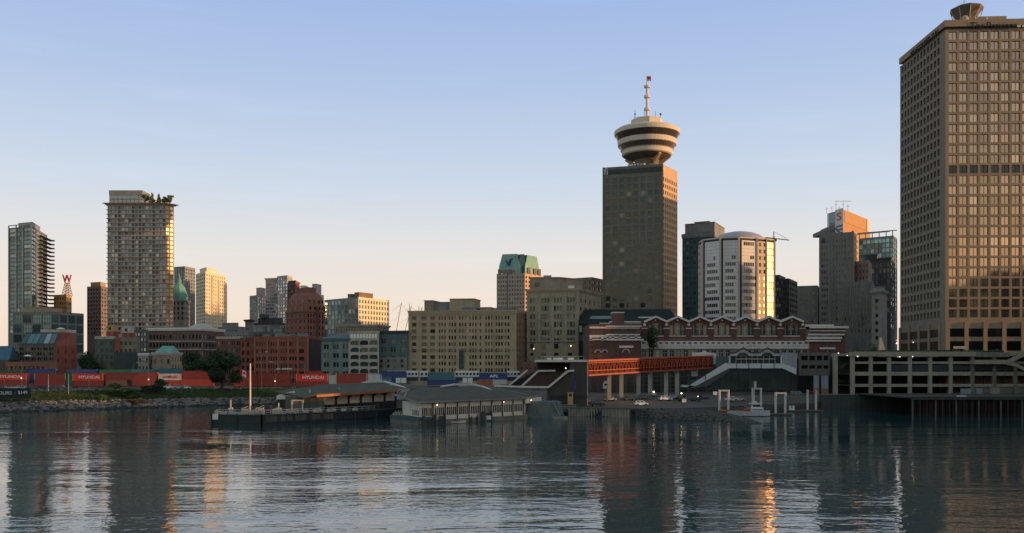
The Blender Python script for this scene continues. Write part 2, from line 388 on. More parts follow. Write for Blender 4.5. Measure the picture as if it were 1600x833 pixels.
# ------------------------------------------------------------------ ground: one sheet from the shore to the horizon
asphalt = wall('asphalt', (.085, .08, .07), var=.3, scale=.12, streak=False)
gravel = wall('gravel', (.12, .10, .08), var=.4, scale=.3, streak=False)
turf = wall('turf', (.034, .060, .020), var=.55, scale=.25, streak=False, bump=.6)
rockm = wall('rock', (.17, .15, .125), var=.6, scale=.6, streak=False)
rockw = wall('wet_rock', (.035, .035, .03), var=.5, scale=.6, streak=False)
conc = wall('concrete', (.23, .21, .18), var=.25, scale=.2)
concd = wall('dark_concrete', (.10, .098, .088), var=.3, scale=.2)
SH = [  # px, (shore D, z), (bank top D, z), (flat begins D, z), (city D, z)
    (-420, 281, 318, 341, 6.3), (-150, 292, 330, 350, 6.4), (0, 309, 337, 352, 6.4), (75, 321, 345, 358, 6.4), (150, 333, 354, 366, 6.4), (225, 346, 364, 374, 6.4), (300, 362, 376, 384, 6.4),
    (420, 380, 388, 394, 6.4), (560, 384, 389, 395, 6.4), (700, 360, 366, 385, 6.4), (800, 340, 345, 365, 6.0), (845, 296, 298, 335, 5.6), (893, 288, 288.6, 327, 5.0), (938, 284, 284.6, 326, 5.0), (985, 284, 289, 326, 5.0),
    (1060, 286, 292, 326, 5.0), (1130, 298, 305, 328, 5.0), (1180, 316, 322, 335, 5.0), (1275, 333, 335, 342, 5.2), (1285, 335, 335.4, 345, 5.3), (1430, 335, 335.4, 345, 5.4), (1800, 335, 335.4, 350, 5.4), (2300, 335, 335.4, 350, 5.4)]
mb = MB(); rows = []
for i, (px, d0, d1, d2, z2) in enumerate(SH):
    left = px < 800
    zb = (3.1 if left else 2.3) if px < 1280 else 5.0
    if 800 <= px <= 1280: ze = 2.75
    elif left: ze = z2 - .5
    else: ze = 5.1
    pts = [W(px, d0 - 6).to_3d() + Vector((0, 0, -2.5)), W(px, d0).to_3d(), W(px, d1).to_3d() + Vector((0, 0, zb)), W(px, (d1 + d2) / 2).to_3d() + Vector((0, 0, (ze + zb) / 2 if left else ze)), W(px, d2).to_3d() + Vector((0, 0, z2)),
           W(px, 470).to_3d() + Vector((0, 0, 6.4)), W(px, 700).to_3d() + Vector((0, 0, 7)), W(px, 2000).to_3d() + Vector((0, 0, 8)), W(px, 15000).to_3d() + Vector((0, 0, 9))]
    rows.append(pts)
for i in range(len(rows) - 1):
    px = (SH[i][0] + SH[i+1][0]) / 2
    for k in range(8):
        if k < 2: mm = 1
        elif k < 4 and px < 760: mm = 2
        elif px < 800 and k == 4: mm = 3
        else: mm = 0
        a, b_, c, d = rows[i][k], rows[i+1][k], rows[i+1][k+1], rows[i][k+1]
        mb.face([a, b_, c, d], mm)
ground = tag(mb.build('ground', [asphalt, rockw, turf, gravel]), kind='structure')
def shore(px):
    for i in range(len(SH) - 1):
        if SH[i][0] <= px <= SH[i+1][0]:
            t = (px - SH[i][0]) / (SH[i+1][0] - SH[i][0]); return [SH[i][k] * (1 - t) + SH[i+1][k] * t for k in range(5)]
# riprap along the water, a mass nobody could count
mb = MB(); rr = random.Random(3)
for i in range(2100):
    px = rr.uniform(-160, 440); s = shore(px); t = rr.random() ** .9
    D = s[1] + (s[2] - s[1]) * t - .8; r = rr.uniform(.3, .85) * (1.15 - .3 * t)
    mb.blob((X(px, D), D, 3.1 * t - .1), r, .3, 1 if (t < .16 or rr.random() < .2) else 0, 1, (rr.uniform(.8, 1.5), 1, rr.uniform(.55, .85)), rr)
tag(mb.build('riprap', [rockm, rockw]), kind='stuff')
# stony spit in front of the landing
mb = MB()
spit = [(985, 288, 286), (1020, 270, 288), (1060, 263, 288), (1100, 260, 286), (1140, 256, 277), (1172, 249, 262), (1188, 246.5, 248)]
prof = []
for i, (px, d0, d1) in enumerate(spit):
    h = [2.6, 2.8, 2.9, 2.6, 1.7, .8, .1][i]; dm = (d0 + d1) / 2
    prof.append([W(px, d0).to_3d() + Vector((0, 0, -.6)), W(px, d0 + (dm - d0) * .5).to_3d() + Vector((0, 0, h * .6)), W(px, dm).to_3d() + Vector((0, 0, h)), W(px, d1).to_3d() + Vector((0, 0, h * .8)), W(px, d1 + 3).to_3d() + Vector((0, 0, -.6))])
for i in range(len(prof) - 1):
    for k in range(4): mb.face([prof[i][k], prof[i+1][k], prof[i+1][k+1], prof[i][k+1]], 0 if k < 2 else 1)
tag(mb.build('stony_spit', [rockw, turf]), kind='structure')
mb = MB()
rockg = wall('mossy_rock', (.075, .075, .062), var=.55, scale=.6, streak=False)
for i in range(1300):
    t = rr.random(); k = t * 5.95; j = int(k); u = k - j
    a = spit[j]; c = spit[j+1]; px = a[0] + (c[0]-a[0]) * u; d0 = a[1] + (c[1]-a[1]) * u; d1 = a[2] + (c[2]-a[2]) * u
    h = [2.6, 2.8, 2.9, 2.6, 1.7, .8, .1]; hh = h[j] + (h[j+1] - h[j]) * u; v = rr.random() ** 1.1
    D = d0 + (d1 - d0) * .5 * v; z = hh * (1.2 * v if v < .5 else .6 + .8 * (v - .5)) - .25
    mb.blob((X(px, D), D - .3, z), rr.uniform(.22, .6), .3, 1 if v < .1 or rr.random() < .25 else 0, 1, (rr.uniform(.8, 1.4), 1, .75), rr)
tag(mb.build('spit_stones', [rockg, rockw]), kind='stuff')
# grass tufts on the bank
mb = MB()
for i in range(9000):
    px = rr.uniform(-120, 800); s = shore(px); D = s[2] + (s[3] - s[2]) * rr.uniform(-.25, 1.0)
    t = max(0, min(1, (D - s[2]) / (s[3] - s[2]))); z = 3.1 + 3.3 * min(1, t * 1.0) - .1
    if t < .5: z = 3.1 + (4.5 - 3.1) * t * 2
    else: z = 4.5 + (6.4 - 4.5) * (t - .5) * 2
    h = rr.uniform(.25, .75); w = rr.uniform(.15, .45); x = X(px, D); a = rr.uniform(-.6, .6)
    mb.face([(x - w, D - .1, z - .1), (x + w, D + a * w, z - .1), (x + w * .6 + rr.uniform(-.2, .2), D + a * w, z + h), (x - w * .7 + rr.uniform(-.2, .2), D, z + h * rr.uniform(.7, 1))], 0)
grassm = leafmat('grass_blades', (.022, .036, .014), (.062, .080, .030))
tag(mb.build('grass', grassm), kind='stuff')
# sheet pile wall in front of the car park
sheet = wall('sheet_pile', (.30, .255, .20), var=.35, scale=.5)
mb = MB(); a = W(888, 287.2); c = W(984, 282.6); n = 44
pts = []
for i in range(n * 2 + 1):
    p = a + (c - a) * (i / (2 * n)); k = (i // 1) % 4
    pts.append((p.x, p.y + (-.35 if k in (1, 2) else .15)))
for i in range(len(pts) - 1):
    p, q = pts[i], pts[i+1]; mb.face([(p[0], p[1], -1), (q[0], q[1], -1), (q[0], q[1], 2.5), (p[0], p[1], 2.5)])
o = mb.build('pile_wall', sheet); tag(o, 'ribbed sheet pile quay wall in front of the car park', 'quay wall')
mb = MB(); mb.obox(a, c, 1.3, 2.5, 2.85, 0, -.8); mb.build('coping', concd, o)
# low mountains across the inlet, behind the photographer, mirrored in the towers' glass
mb = MB(); hm = wall('far_forest', (.03, .04, .05), streak=False)
prev = None
for i in range(81):
    a = R(95 + i * 170 / 80); rad = 2400; hh = 105 + 70 * abs(math.sin(i * .37)) + 45 * math.sin(i * 1.1)
    p = (rad * math.sin(a), rad * math.cos(a))
    if prev:
        q, qh = prev; mb.face([(q[0], q[1], -3), (p[0], p[1], -3), (p[0] * 1.15, p[1] * 1.15, hh), (q[0] * 1.15, q[1] * 1.15, qh)])
    prev = (p, hh)
tag(mb.build('hills', hm), kind='structure')
# ------------------------------------------------------------------ the skyline
g_teal = glass('teal_glass', (.08, .15, .16), (.26, .28, .26), .15, spec=.9, metal=.35)
g_dark = glass('dark_glass', (.016, .017, .019), (.14, .12, .10), .14)
g_warm = glass('brown_glass', (.028, .022, .018), (.20, .15, .10), .12)
g_blue = glass('blue_glass', (.15, .175, .20), (.36, .34, .32), .25, spec=1.0, metal=.45)
g_green = glass('green_glass', (.03, .055, .05), (.12, .13, .11), .15)
g_silver = glass('silver_glass', (.34, .36, .40), (.42, .43, .45), .2, metal=.75, rough=.10, tilt=.03)
g_gold = glass('sun_gold_glass', (.55, .39, .23), (.55, .42, .28), .2, metal=.5, rough=.42, tilt=.05)  # golden sun glare is put into this glass tint
frame_d = wall('dark_frame', (.04, .038, .036), streak=False); frame_l = wall('pale_frame', (.35, .33, .30), streak=False)
white = wall('white_paint', (.62, .60, .57), var=.12)
tan = wall('tan_stone', (.38, .285, .185)); tan2 = wall('buff_stone', (.31, .25, .17)); greyst = wall('grey_stone', (.22, .20, .185))
pale = wall('pale_concrete', (.42, .38, .33)); brick = wall('red_brick', (.24, .080, .055), var=.35, scale=.4); brickd = wall('brown_brick', (.15, .075, .055), var=.35, scale=.4)
brown = wall('brown_concrete', (.30, .215, .145)); grn = wall('sage_paint', (.15, .20, .185)); grnd = wall('teal_paint', (.085, .135, .135))
slate = wall('slate_roof', (.055, .06, .062)); copper = wall('green_copper', (.13, .30, .25), var=.35); roofd = wall('tar_roof', (.05, .048, .045), streak=False)
redp = wall('red_panel', (.38, .07, .045)); metal_g = wall('grey_metal', (.20, .20, .20), rough=.5); metal_d = wall('dark_metal', (.045, .045, .05), rough=.5)
ochre = wall('ochre_paint', (.42, .26, .13))

# 1 --- glass apartment tower at the far left
B = block('apartment_tower', 'tall glass apartment tower with stacked balconies at the far left of the skyline', [(14, 622), (49, 612), (74, 655)], 353, wall('grey_mullion', (.17, .165, .16)), g_teal,
          dict(fl=2.9, fh=.72, cols=[(.03, .30), (.34, .47), (.49, .62), (.66, .97)], kind='m', fm=frame_l, depth=.2, tm=.6), dict(fl=2.9, fh=.7, nx=3, fw=.8, kind='m', fm=frame_d, depth=.3, tm=.6), vis=515, back=(-24, 62))
d = (B.r - B.c).normalized(); n = Vector((d.y, -d.x)); nfl = int(B.zt / 2.9)
cut = B.c + (B.r - B.c) * .45
for k in range(nfl - 30 if nfl > 36 else 5, nfl - 1):
    mb = MB(); z = B.zt - .6 - (nfl - k) * 2.9 + 2.9; e = B.r + n * 3.6 + d * 6
    mb.prism([cut + n * .5, cut + n * 2.0, e, B.r + d * 6], z - .25, z + .12); mb.prism([e - d * .3, e, B.r + d * 6.3, B.r + d * 6], z + .12, z + 1.05, 1)
    mb.build('balcony', [metal_d, g_teal], B.root)
roofbox(B, .35, .95, .1, .6, 3.2, metal_g)
mb = MB()
for u in (0, .33, .63, 1): p = B.l + (B.c - B.l) * u; mb.box(p.x - .35, p.x + .35, p.y - .5, p.y + .1, 0, B.zt + 1.6)
mb.obox(B.l, B.c, .4, B.zt + 1.2, B.zt + 1.8, 0, .12); mb.build('fin', pale, B.root)
# its podium
B = block('podium_block', 'low glass block with white grid frame right of the far left tower', [(20, 565), (80, 560), (131, 580)], 487, wall('grid_frame', (.17, .165, .155)), g_teal,
          dict(fl=6.2, fh=.8, nx=4, fw=.86, kind='q', fm=frame_d), dict(fl=6.2, fh=.8, nx=4, fw=.86, kind='q', fm=frame_d), vis=540)
roofbox(B, .1, .6, .2, .8, 3, tan2)
# 2 --- W sign on its lattice mast
Bw = block('brick_store', 'small sunlit pale building under the red letter mast', [(84, 650), (104, 645), (112, 655)], 460, ochre, g_dark, dict(fl=3.4, nx=5, fw=.5, fh=.5), dict(fl=3.4, nx=2, fw=.5, fh=.5), vis=500)
p = W3(105, 462, 650); t = thing('sign_mast', 'tall tapering lattice mast carrying a big red letter W', 'sign', p)
mb = MB(); hgt = Z(442, 650) - p.z
for sx_, sy_ in ((-1, -1), (1, -1), (1, 1), (-1, 1)): mb.bar((sx_ * 2.6, sy_ * 2.6, 0), (sx_ * 1.1, sy_ * 1.1, hgt), .32)
for k in range(5):
    z0, z1 = hgt * k / 5, hgt * (k + 1) / 5; w0, w1 = 2.6 - 1.5 * k / 5, 2.6 - 1.5 * (k + 1) / 5
    for q in (-1, 1):
        mb.bar((-w0, q * w0, z0), (w1, q * w1, z1), .2); mb.bar((w0, q * w0, z0), (-w1, q * w1, z1), .2); mb.bar((q * w0, -w0, z0), (q * w1, w1, z1), .2); mb.bar((-w1, q * w1, z1), (w1, q * w1, z1), .2)
mb.build('lattice', ochre, t)
lettering('W', 8.4, wall('red_letter', (.55, .05, .03), streak=False), t, (0, -.3, hgt + 2.6), width=6.6, extr=.6, name='letter')
# 4 --- small tower left of the big one
B = block('apartment_tower', 'short grey brown apartment tower just left of the tallest left tower', [(136, 690), (158, 685), (170, 700)], 447, wall('mauve_concrete', (.20, .165, .15)), g_dark, dict(fl=3, nx=5, fw=.62, fh=.5, depth=.5), dict(fl=3, nx=3, fw=.6, fh=.5), vis=515)
roofbox(B, .2, .9, .1, .8, 3, ochre)
# 5 --- tall brown gridded tower with trees on the roof
rwd = random.Random(21); wall('floor_edge', (.37, .30, .26)); wall('copper_band2', (.40, .25, .18)); wb = wall('bronze_frame', (.36, .29, .245))
B = block('apartment_tower', 'tall brown gridded apartment tower with trees growing on its roof terrace', [(168, 600), (259, 600), (271.5, 605)], 318, wb, g_blue,
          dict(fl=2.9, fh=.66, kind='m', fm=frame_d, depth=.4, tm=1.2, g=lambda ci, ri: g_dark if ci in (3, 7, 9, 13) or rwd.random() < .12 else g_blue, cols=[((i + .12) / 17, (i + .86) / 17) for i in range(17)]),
          dict(fl=2.9, fh=.66, nx=2, fw=.8, depth=.3, g=g_gold, m=wall('sun_gold_frame', (.36, .22, .12))), vis=515, cornice=(1.5, -.3, .3), cm=wall('copper_cornice', (.30, .16, .10)))  # right strip: golden sunlight put into frame and glass colours
wood = B
mb = MB()
for k in range(1, 29): mb = MB(); wd = .55 if k % 3 == 0 else .25; mb.obox(B.l, B.c, wd, B.zt - 1.2 - 2.9 * k - .28, B.zt - 1.2 - 2.9 * k + .1, 0, .01); mb.obox(B.c, B.r, wd, B.zt - 1.2 - 2.9 * k - .28, B.zt - 1.2 - 2.9 * k + .1, 0, .01); mb.build('floor_band', MATS['copper_band2'] if k % 3 == 0 else MATS['floor_edge'], B.root)
mb = MB(); mb.obox(B.l, B.c, .2, B.zt - 1.0, B.zt - .6, 0, .01); mb.build('floor_band', wall('copper_band', (.42, .29, .23)), B.root)
for k in range(29):
    z = B.zt - 1.2 - 2.9 * k; mb = MB(); dd = (B.c - B.l).normalized(); q = B.l
    mb.box(q.x - 1.1, q.x - .01, q.y + .2, q.y + 4, z - .2, z + .1); mb.build('balcony', metal_d, B.root)
ph = MB(); zt0 = B.zt + .35; x0, x1 = B.l.x + .8, B.l.x + 22.8; hp = Z(297, 600) - 5 - zt0
for k in range(8): ph.box(x0 + k * 2.75, x0 + k * 2.75 + .3, B.l.y + .9, B.l.y + 1.2, zt0, zt0 + hp - 3.2, 0)
ph.box(x0, x1, B.l.y + 1.25, B.l.y + 14, zt0, zt0 + hp - 3.2, 1); ph.box(x0, x1, B.l.y + .9, B.l.y + 1.24, zt0 + 2.6, zt0 + 3.0, 0); ph.box(x0 - .2, x1 + .2, B.l.y + .8, B.l.y + 14.2, zt0 + hp - 3.2, zt0 + hp, 0)
ph.build('penthouse', [metal_g, g_blue], B.root)
# 6 --- domed tower with copper roof
p = W(280, 660); t = Bld('domed_tower', 'slim stone tower with a green copper dome behind the tallest left tower', 'building', (p.x, p.y, 5))
hw = 5.8; zt = Z(470, 660) - 5; q = [Vector((-hw, -hw)), Vector((hw, -hw)), Vector((hw, hw)), Vector((-hw, hw))]
for i in range(4): t.facade(q[i], q[(i + 1) % 4], 0, zt, greyst, g_dark, nx=4, ny=4, fw=.5, fh=.6, zb=zt - 15, zt=zt - .5)
t.finish()
mb = MB(); mb.prism(offset(q, .6), zt - .6, zt + .3); mb.build('cornice', greyst, t.root)
mb = MB(); s_ = .4714
mb.lathe([(6.0, 0), (5.8, 2.5), (5.2, 6), (4.0, 9.5), (2.4, 12), (1.6, 12.6), (1.5, 15), (1.0, 15.6), (.5, 18.5), (.05, 20)], (0, 0, zt + .3), 8, rot=R(22.5))
for k in range(4):
    a = R(90 * k + 270); mb.box(5.2 * math.cos(a) - .8, 5.2 * math.cos(a) + .8, 5.2 * math.sin(a) - .8, 5.2 * math.sin(a) + .8, zt + 2.5, zt + 5)
mb.build('dome', copper, t.root)
# 7 --- grey towers behind it
B = block('apartment_tower', 'grey apartment tower with open roof frame behind the green dome', [(272, 760), (289, 755), (305, 770)], 416, wall('grey_render', (.24, .23, .225)), g_teal, dict(fl=2.9, nx=4, fw=.7, fh=.6), dict(fl=2.9, nx=4, fw=.6, fh=.55, kind='m', fm=frame_l), vis=505)
# 8 --- cream tower in the sun
cream = wall('cream_render', (.70, .60, .42), var=.15)
B = block('apartment_tower', 'cream apartment tower with its right side glowing in the low sun', [(306, 725), (321, 705), (353, 738)], 424, cream, g_blue, dict(fl=2.9, nx=5, fw=.55, fh=.5, depth=.5), dict(fl=2.9, nx=9, fw=.42, fh=.5, depth=.6, mx=.6), vis=505)
roofbox(B, .2, .9, .1, .6, 3.5, cream)
mb = MB()
for u in (.3, .62, .98):
    p0 = B.c + (B.r - B.c) * u; mb.box(p0.x - 1.1, p0.x + 1.1, p0.y - 1.4, p0.y + .6, 0, B.zt - 2 - 4 * u)
mb.build('bay', cream, B.root)
# 9 --- long brown brick warehouse
B = block('warehouse', 'long dark brick warehouse with a bright white cornice', [(233, 485), (315, 480), (350, 505)], 514, wall('maroon_brick', (.135, .09, .075), var=.3), g_dark, dict(fl=4.4, nx=16, fw=.62, fh=.5, tm=2), dict(fl=4.4, nx=7, fw=.6, fh=.5, tm=2), vis=572, cornice=(.7, -.1, .8), cm=white, roof=roofd)
mb = MB()
for k in (1, 2): mb.obox(B.l, B.c, .15, B.zt - 2.3 - 4.4 * k, B.zt - 1.9 - 4.4 * k); mb.obox(B.c, B.r, .15, B.zt - 2.3 - 4.4 * k, B.zt - 1.9 - 4.4 * k)
mb.build('string_course', pale, B.root)
mb = MB(); mb.lathe([(7, 0), (6.6, 1.6), (4.5, 3.0), (2, 3.7), (.1, 3.9)], (B.c.x - 6, B.c.y + 18, B.zt), 20); mb.build('rooflight', pale, B.root)
# 10 --- brick house with sloping glazed roof at the left
D0 = 470; l, c, r = W(29, 470), W(85, 466), W(120, 476); zt = Z(519, 468) - 5; zm = Z(540, 468) - 5
B = Bld('brick_building', 'red brick building with sloping glazed upper storeys beside the left trees', 'building', (c.x, c.y, 5)); l, c, r = B.loc(l), B.loc(c), B.loc(r); bk = l + r - c
B.l, B.c, B.r, B.zt = l, c, r, zt
B.facade(l, c, 0, zm, wall('brown_render', (.13, .105, .085)), g_warm, nx=6, ny=4, fw=.7, fh=.55, zt=zm - .4, zb=zm - 11, kind='m', fm=frame_l)
B.facade(c, r, 0, zm, brick, g_dark, nx=3, ny=2, fw=.14, fh=.35, zt=zm - 1, zb=zm - 10)
m_ = B.mi(brick); v1, v2 = l + (c - l) * .12 + Vector((0, 3)), c + Vector((1.2, 3)); v3 = r + Vector((-2.2, 2)); v4 = bk + Vector((3, 0))
B.mb.face([(c.x, c.y, zm), (r.x, r.y, zm), (v3.x, v3.y, zt), (v2.x, v2.y, zt)], m_)
B.mb.face([(l.x, l.y, zm), (c.x, c.y, zm), (v2.x, v2.y, zt), (v1.x, v1.y, zt)], B.mi(slate)); B.mb.face([(v1.x, v1.y, zt), (v2.x, v2.y, zt), (v3.x, v3.y, zt), (v4.x, v4.y, zt)], m_)
B.mb.face([(bk.x, bk.y, 0), (l.x, l.y, 0), (l.x, l.y, zm), (v1.x, v1.y, zt), (v4.x, v4.y, zt), (bk.x, bk.y, zm)], m_)
B.mb.face([(r.x, r.y, 0), (bk.x, bk.y, 0), (bk.x, bk.y, zm), (v4.x, v4.y, zt), (v3.x, v3.y, zt), (r.x, r.y, zm)], m_)
B.finish(vis=Z(570, 468))
for k in range(6):
    u0, u1 = .03 + k * .16, .17 + k * .16; a0 = l + (c - l) * u0; a1 = l + (c - l) * u1; b0 = v1 + (v2 - v1) * u0; b1 = v1 + (v2 - v1) * u1; o = Vector((0, -.12, .06))
    mb = MB(); mb.face([Vector((*(a0 * .85 + b0 * .15), zm + (zt - zm) * .15)) + o, Vector((*(a1 * .85 + b1 * .15), zm + (zt - zm) * .15)) + o, Vector((*(a1 * .12 + b1 * .88), zm + (zt - zm) * .88)) + o, Vector((*(a0 * .12 + b0 * .88), zm + (zt - zm) * .88)) + o])
    mb.build('skylight', g_teal, B.root)
mb = MB(); mb.box(v1.x + 6, v2.x + 2, v1.y + 3, v1.y + 10, zt + .01, zt + 1.6); mb.build('roof_wall', pale, B.root)
def parasol(px, py, D, r, label):
    p = W3(px, py, D); t = thing('parasol', label, 'parasol', p)
    mb = MB(); mb.lathe([(r, 2.2), (r * .5, 2.75), (.08, 3.1)], n=8); mb.build('canopy', white, t); mb = MB(); mb.tube((0, 0, 0), (0, 0, 2.9), .06); mb.build('pole', metal_g, t)
parasol(95, 521, 472, 2.6, 'white canopy parasol on the flat roof of the sloping brick building')
parasol(43.5, 563.5, 452, 2.2, 'white parasol over the low terrace in front of the brick building')
# low terrace and neighbours
B = block('terrace_building', 'long low red terrace building behind the left containers', [(8, 450), (70, 447), (90, 452)], 565.5, wall('terracotta', (.24, .11, .075)), g_dark, dict(fl=3.6, nx=9, fw=.6, fh=.5, kind='m', fm=frame_l), None, vis=590, roof=roofd)
B = block('shed', 'building with a steep blue roof at the left edge', [(-30, 455), (-2, 450), (14, 452)], 562, concd, g_dark, None, None)
mb = MB(); c_ = [B.l, B.c, B.r, B.bk]; zr = Z(540, 455) - 5
mb.face([(B.l.x, B.l.y, B.zt), (B.r.x, B.r.y, B.zt), (B.r.x - 3, B.r.y + 9, zr), (B.l.x, B.l.y + 9, zr)]); mb.face([(B.r.x, B.r.y, B.zt), (B.bk.x + 4, B.bk.y + 20, B.zt), (B.r.x - 3, B.r.y + 9, zr)])
mb.build('roof', wall('blue_roof', (.05, .12, .17)), B.root)
# 12 --- mixed old buildings
B = block('old_building', 'narrow sage green building with pale sills left of the red gabled one', [(149, 462), (178, 460), (182, 470)], 527, wall('dull_sage', (.10, .115, .095)), g_green, dict(fl=3.6, nx=4, fw=.5, fh=.5, kind='x', fm=frame_l), None, vis=580, cornice=(.4, -.2, .5), cm=pale, roof=roofd)
B = block('old_building', 'narrow dark building with a blank buff upper wall and red brick edge', [(179, 458), (214, 456), (218, 466)], 527, wall('dirty_buff', (.20, .165, .12)), g_dark, dict(fl=3.8, nx=5, fw=.5, fh=.5, m=wall('dirty_buff', (.20, .165, .12)), fm=frame_l, kind='m'), None, vis=580, roof=roofd)
mb = MB(); mb.obox(B.l, B.l + (B.c - B.l) * .27, .12, B.zt - 7, B.zt, 0, .004); mb.build('brick_panel', brick, B.root)
mb = MB(); mb.obox(B.l, B.c, .5, 0, B.zt - 7.5, 0, .01); mb.build('lower_front', wall('dark_teal_front', (.05, .06, .062)), B.root)
for i, (px, py, w, h, mm, lab) in enumerate([(166, 527, 11, 9, redp, 'red brick roof house on the old buildings, the left one of two'), (191, 527, 12, 7, redp, 'red brick roof house on the old buildings, the right one of two')]):
    p = W3(px + w / 2, py, 466); t = thing('roof_house', lab, 'roof house', p); s_ = 466 / F
    mb = MB(); mb.box(-w * s_ / 2, w * s_ / 2, 0, 6, 0, h * s_); mb.build('lower_storey', brick, t)
    mb = MB(); mb.box(-w * s_ / 2 + .4, w * s_ / 2 - .2, .3, 5.5, h * s_ + .003, h * s_ + 3.4); mb.box(-.7, .5, .2, .32, h * s_ + .8, h * s_ + 2.3, 1); mb.build('upper_storey', [ochre if i == 0 else pale, frame_d], t)
B = block('glass_block', 'dark glazed block with white floor edges under the tallest left tower', [(205, 530), (228, 525), (236, 540)], 515, concd, g_blue, dict(fl=3, nx=5, fw=.8, fh=.6), None, vis=560, roof=roofd)
B = block('cottage', 'tiny pale two storey house left of the green roofed house', [(216, 448), (232, 446), (236, 454)], 553, wall('cream_old', (.26, .23, .19)), g_dark, dict(fl=4, nx=3, fw=.5, fh=.5), None, vis=575, cornice=(.3, -.1, .4), cm=white, roof=roofd)
# 13 --- house with hipped copper roof
B = block('stone_house', 'pale stone house with a hipped green copper roof', [(238, 446), (268, 440), (285, 452)], 552, wall('pink_stone', (.26, .19, .145)), g_dark, dict(fl=5, nx=3, fw=.4, fh=.45, tm=1.6), dict(fl=3.6, nx=4, fw=.4, fh=.6, m=wall('lit_side_stone', (.42, .33, .23))), vis=578, cornice=(.5, -.2, .5), cm=pale, roof=roofd)  # right side is the same stone with sunlight put into its colour
mb = MB(); pl = offset(B.poly, -.8); z0 = B.zt + .51; a, b_ = (pl[0] + pl[2]) / 2 + Vector((-2.4, 0)), (pl[0] + pl[2]) / 2 + Vector((3, 0)); zr = Z(540.5, 448) - 5
mb.face([(*pl[0], z0), (*pl[1], z0), (*b_, zr), (*a, zr)]); mb.face([(*pl[1], z0), (*pl[2], z0), (*b_, zr)]); mb.face([(*pl[2], z0), (*pl[3], z0), (*a, zr), (*b_, zr)]); mb.face([(*pl[3], z0), (*pl[0], z0), (*a, zr)])
mb.build('roof', copper, B.root)
# 16 --- row of red brick buildings
B = block('brick_building', 'low dark brick building between the big trees and the red brick row', [(338, 474), (376, 472), (380, 480)], 527, wall('wine_brick', (.17, .075, .06), var=.3), g_dark, dict(fl=3.8, nx=5, fw=.6, fh=.5, kind='m', fm=frame_l), None, vis=585, cornice=(.3, -.1, .4), cm=pale, roof=roofd)
B = block('brick_building', 'narrow dark red brick building at the left end of the red row', [(376, 461), (399, 460), (402, 470)], 529, wall('dark_red_brick', (.21, .065, .045), var=.3), g_dark, dict(fl=4, nx=3, fw=.5, fh=.55, kind='m', fm=frame_d), None, vis=585, cornice=(.35, -.2, .5), cm=brickd, roof=roofd)
B = block('brick_building', 'wide red brick building with a blank shaded side wall in the old town row', [(398, 458), (482, 452), (502, 470)], 527, brick, g_dark, dict(fl=3.75, fh=.5, tm=1.4, kind='m', fm=frame_d, cols=[(.03 + .05 * i, .03 + .05 * i + .028) for i in range(4)] + [(.25 + .047 * i, .25 + .047 * i + .026) for i in range(8)] + [(.65 + .05 * i, .65 + .05 * i + .032) for i in range(3)] + [(.83, .92)]), dict(m=wall('shaded_brick', (.05, .032, .028))), vis=585, cornice=(.35, -.2, .5), cm=brick, roof=roofd)  # side wall: shade put into a darker brick colour
mb = MB()
for u in (.0, .235, .44, .625, .8, .985): p0 = B.l + (B.c - B.l) * u; mb.box(p0.x - .3, p0.x + .5, p0.y - .35, p0.y + .3, 0, B.zt + .6)
for k in range(6): mb.obox(B.l, B.c, .15, B.zt - 1.75 - 3.75 * k, B.zt - 1.45 - 3.75 * k)
mb.build('pilaster', wall('red_brick_trim', (.34, .12, .075)), B.root)
mb = MB(); p0 = B.l + (B.c - B.l) * .57
for q_, w_ in ((-4.2, .8), (-3.2, .8), (-1.4, 1.0), (-.2, 1.0), (1.0, .8), (2.0, .9), (3.1, 1.0)): mb.box(p0.x + q_, p0.x + q_ + w_, p0.y - .75, p0.y - .6, Z(577.5, 455) - 5, Z(575.2, 455) - 5)
mb.build('sign_lettering', white, B.root)
rbx = [(.1, .25, 1.5), (.32, .4, 2.4), (.5, .62, 1.4), (.75, .85, 2)]
for u0, u1, h in rbx: roofbox(B, u0, u1, .2, .6, h, metal_g, 'roof_unit')
# 17 --- background glass towers
B = block('glass_tower', 'low teal glass tower with a mauve top at the left of the distant cluster', [(390, 830), (403, 820), (416, 835)], 461, metal_g, g_teal, dict(fl=3, nx=5, fw=.8, fh=.75), dict(fl=3, nx=4, fw=.8, fh=.75, g=g_blue), vis=515)
roofbox(B, .5, 1, .3, .9, 7, wall('mauve_panel', (.30, .25, .26)))
B = block('glass_tower', 'silvery glass tower with a warm sunlit edge, tallest of the distant cluster', [(415, 800), (434, 795), (446, 800)], 435, wall('silver_frame', (.36, .34, .32)), g_silver, dict(fl=3, nx=6, fw=.86, fh=.7), dict(fl=3, nx=4, fw=.5, fh=.5, m=pale), vis=515, cornice=(.6, -.2, .5), cm=pale)
B = block('glass_tower', 'slim pale tower joined to the right of the silvery glass tower', [(433, 794), (449, 785), (457, 800)], 430, wall('silver_frame', (.36, .34, .32)), g_silver, dict(fl=3, nx=4, fw=.8, fh=.7), dict(fl=3, nx=3, fw=.3, fh=.5, m=pale), vis=515)
B = block('apartment_tower', 'red panelled tower with bright balconies behind the domed brick block', [(450, 770), (462, 765), (468, 785)], 438, redp, g_dark, dict(fl=3, nx=3, fw=.6, fh=.5, m=metal_d), dict(fl=3, nx=3, fw=.3, fh=.4), vis=500)
for k in range(10):
    mb = MB(); z = B.zt - 1 - 3 * k; mb.box(B.r.x - 2, B.r.x + 1.6, B.r.y - 8, B.r.y - 1, z - .3, z + .6); mb.build('balcony', pale, B.root)
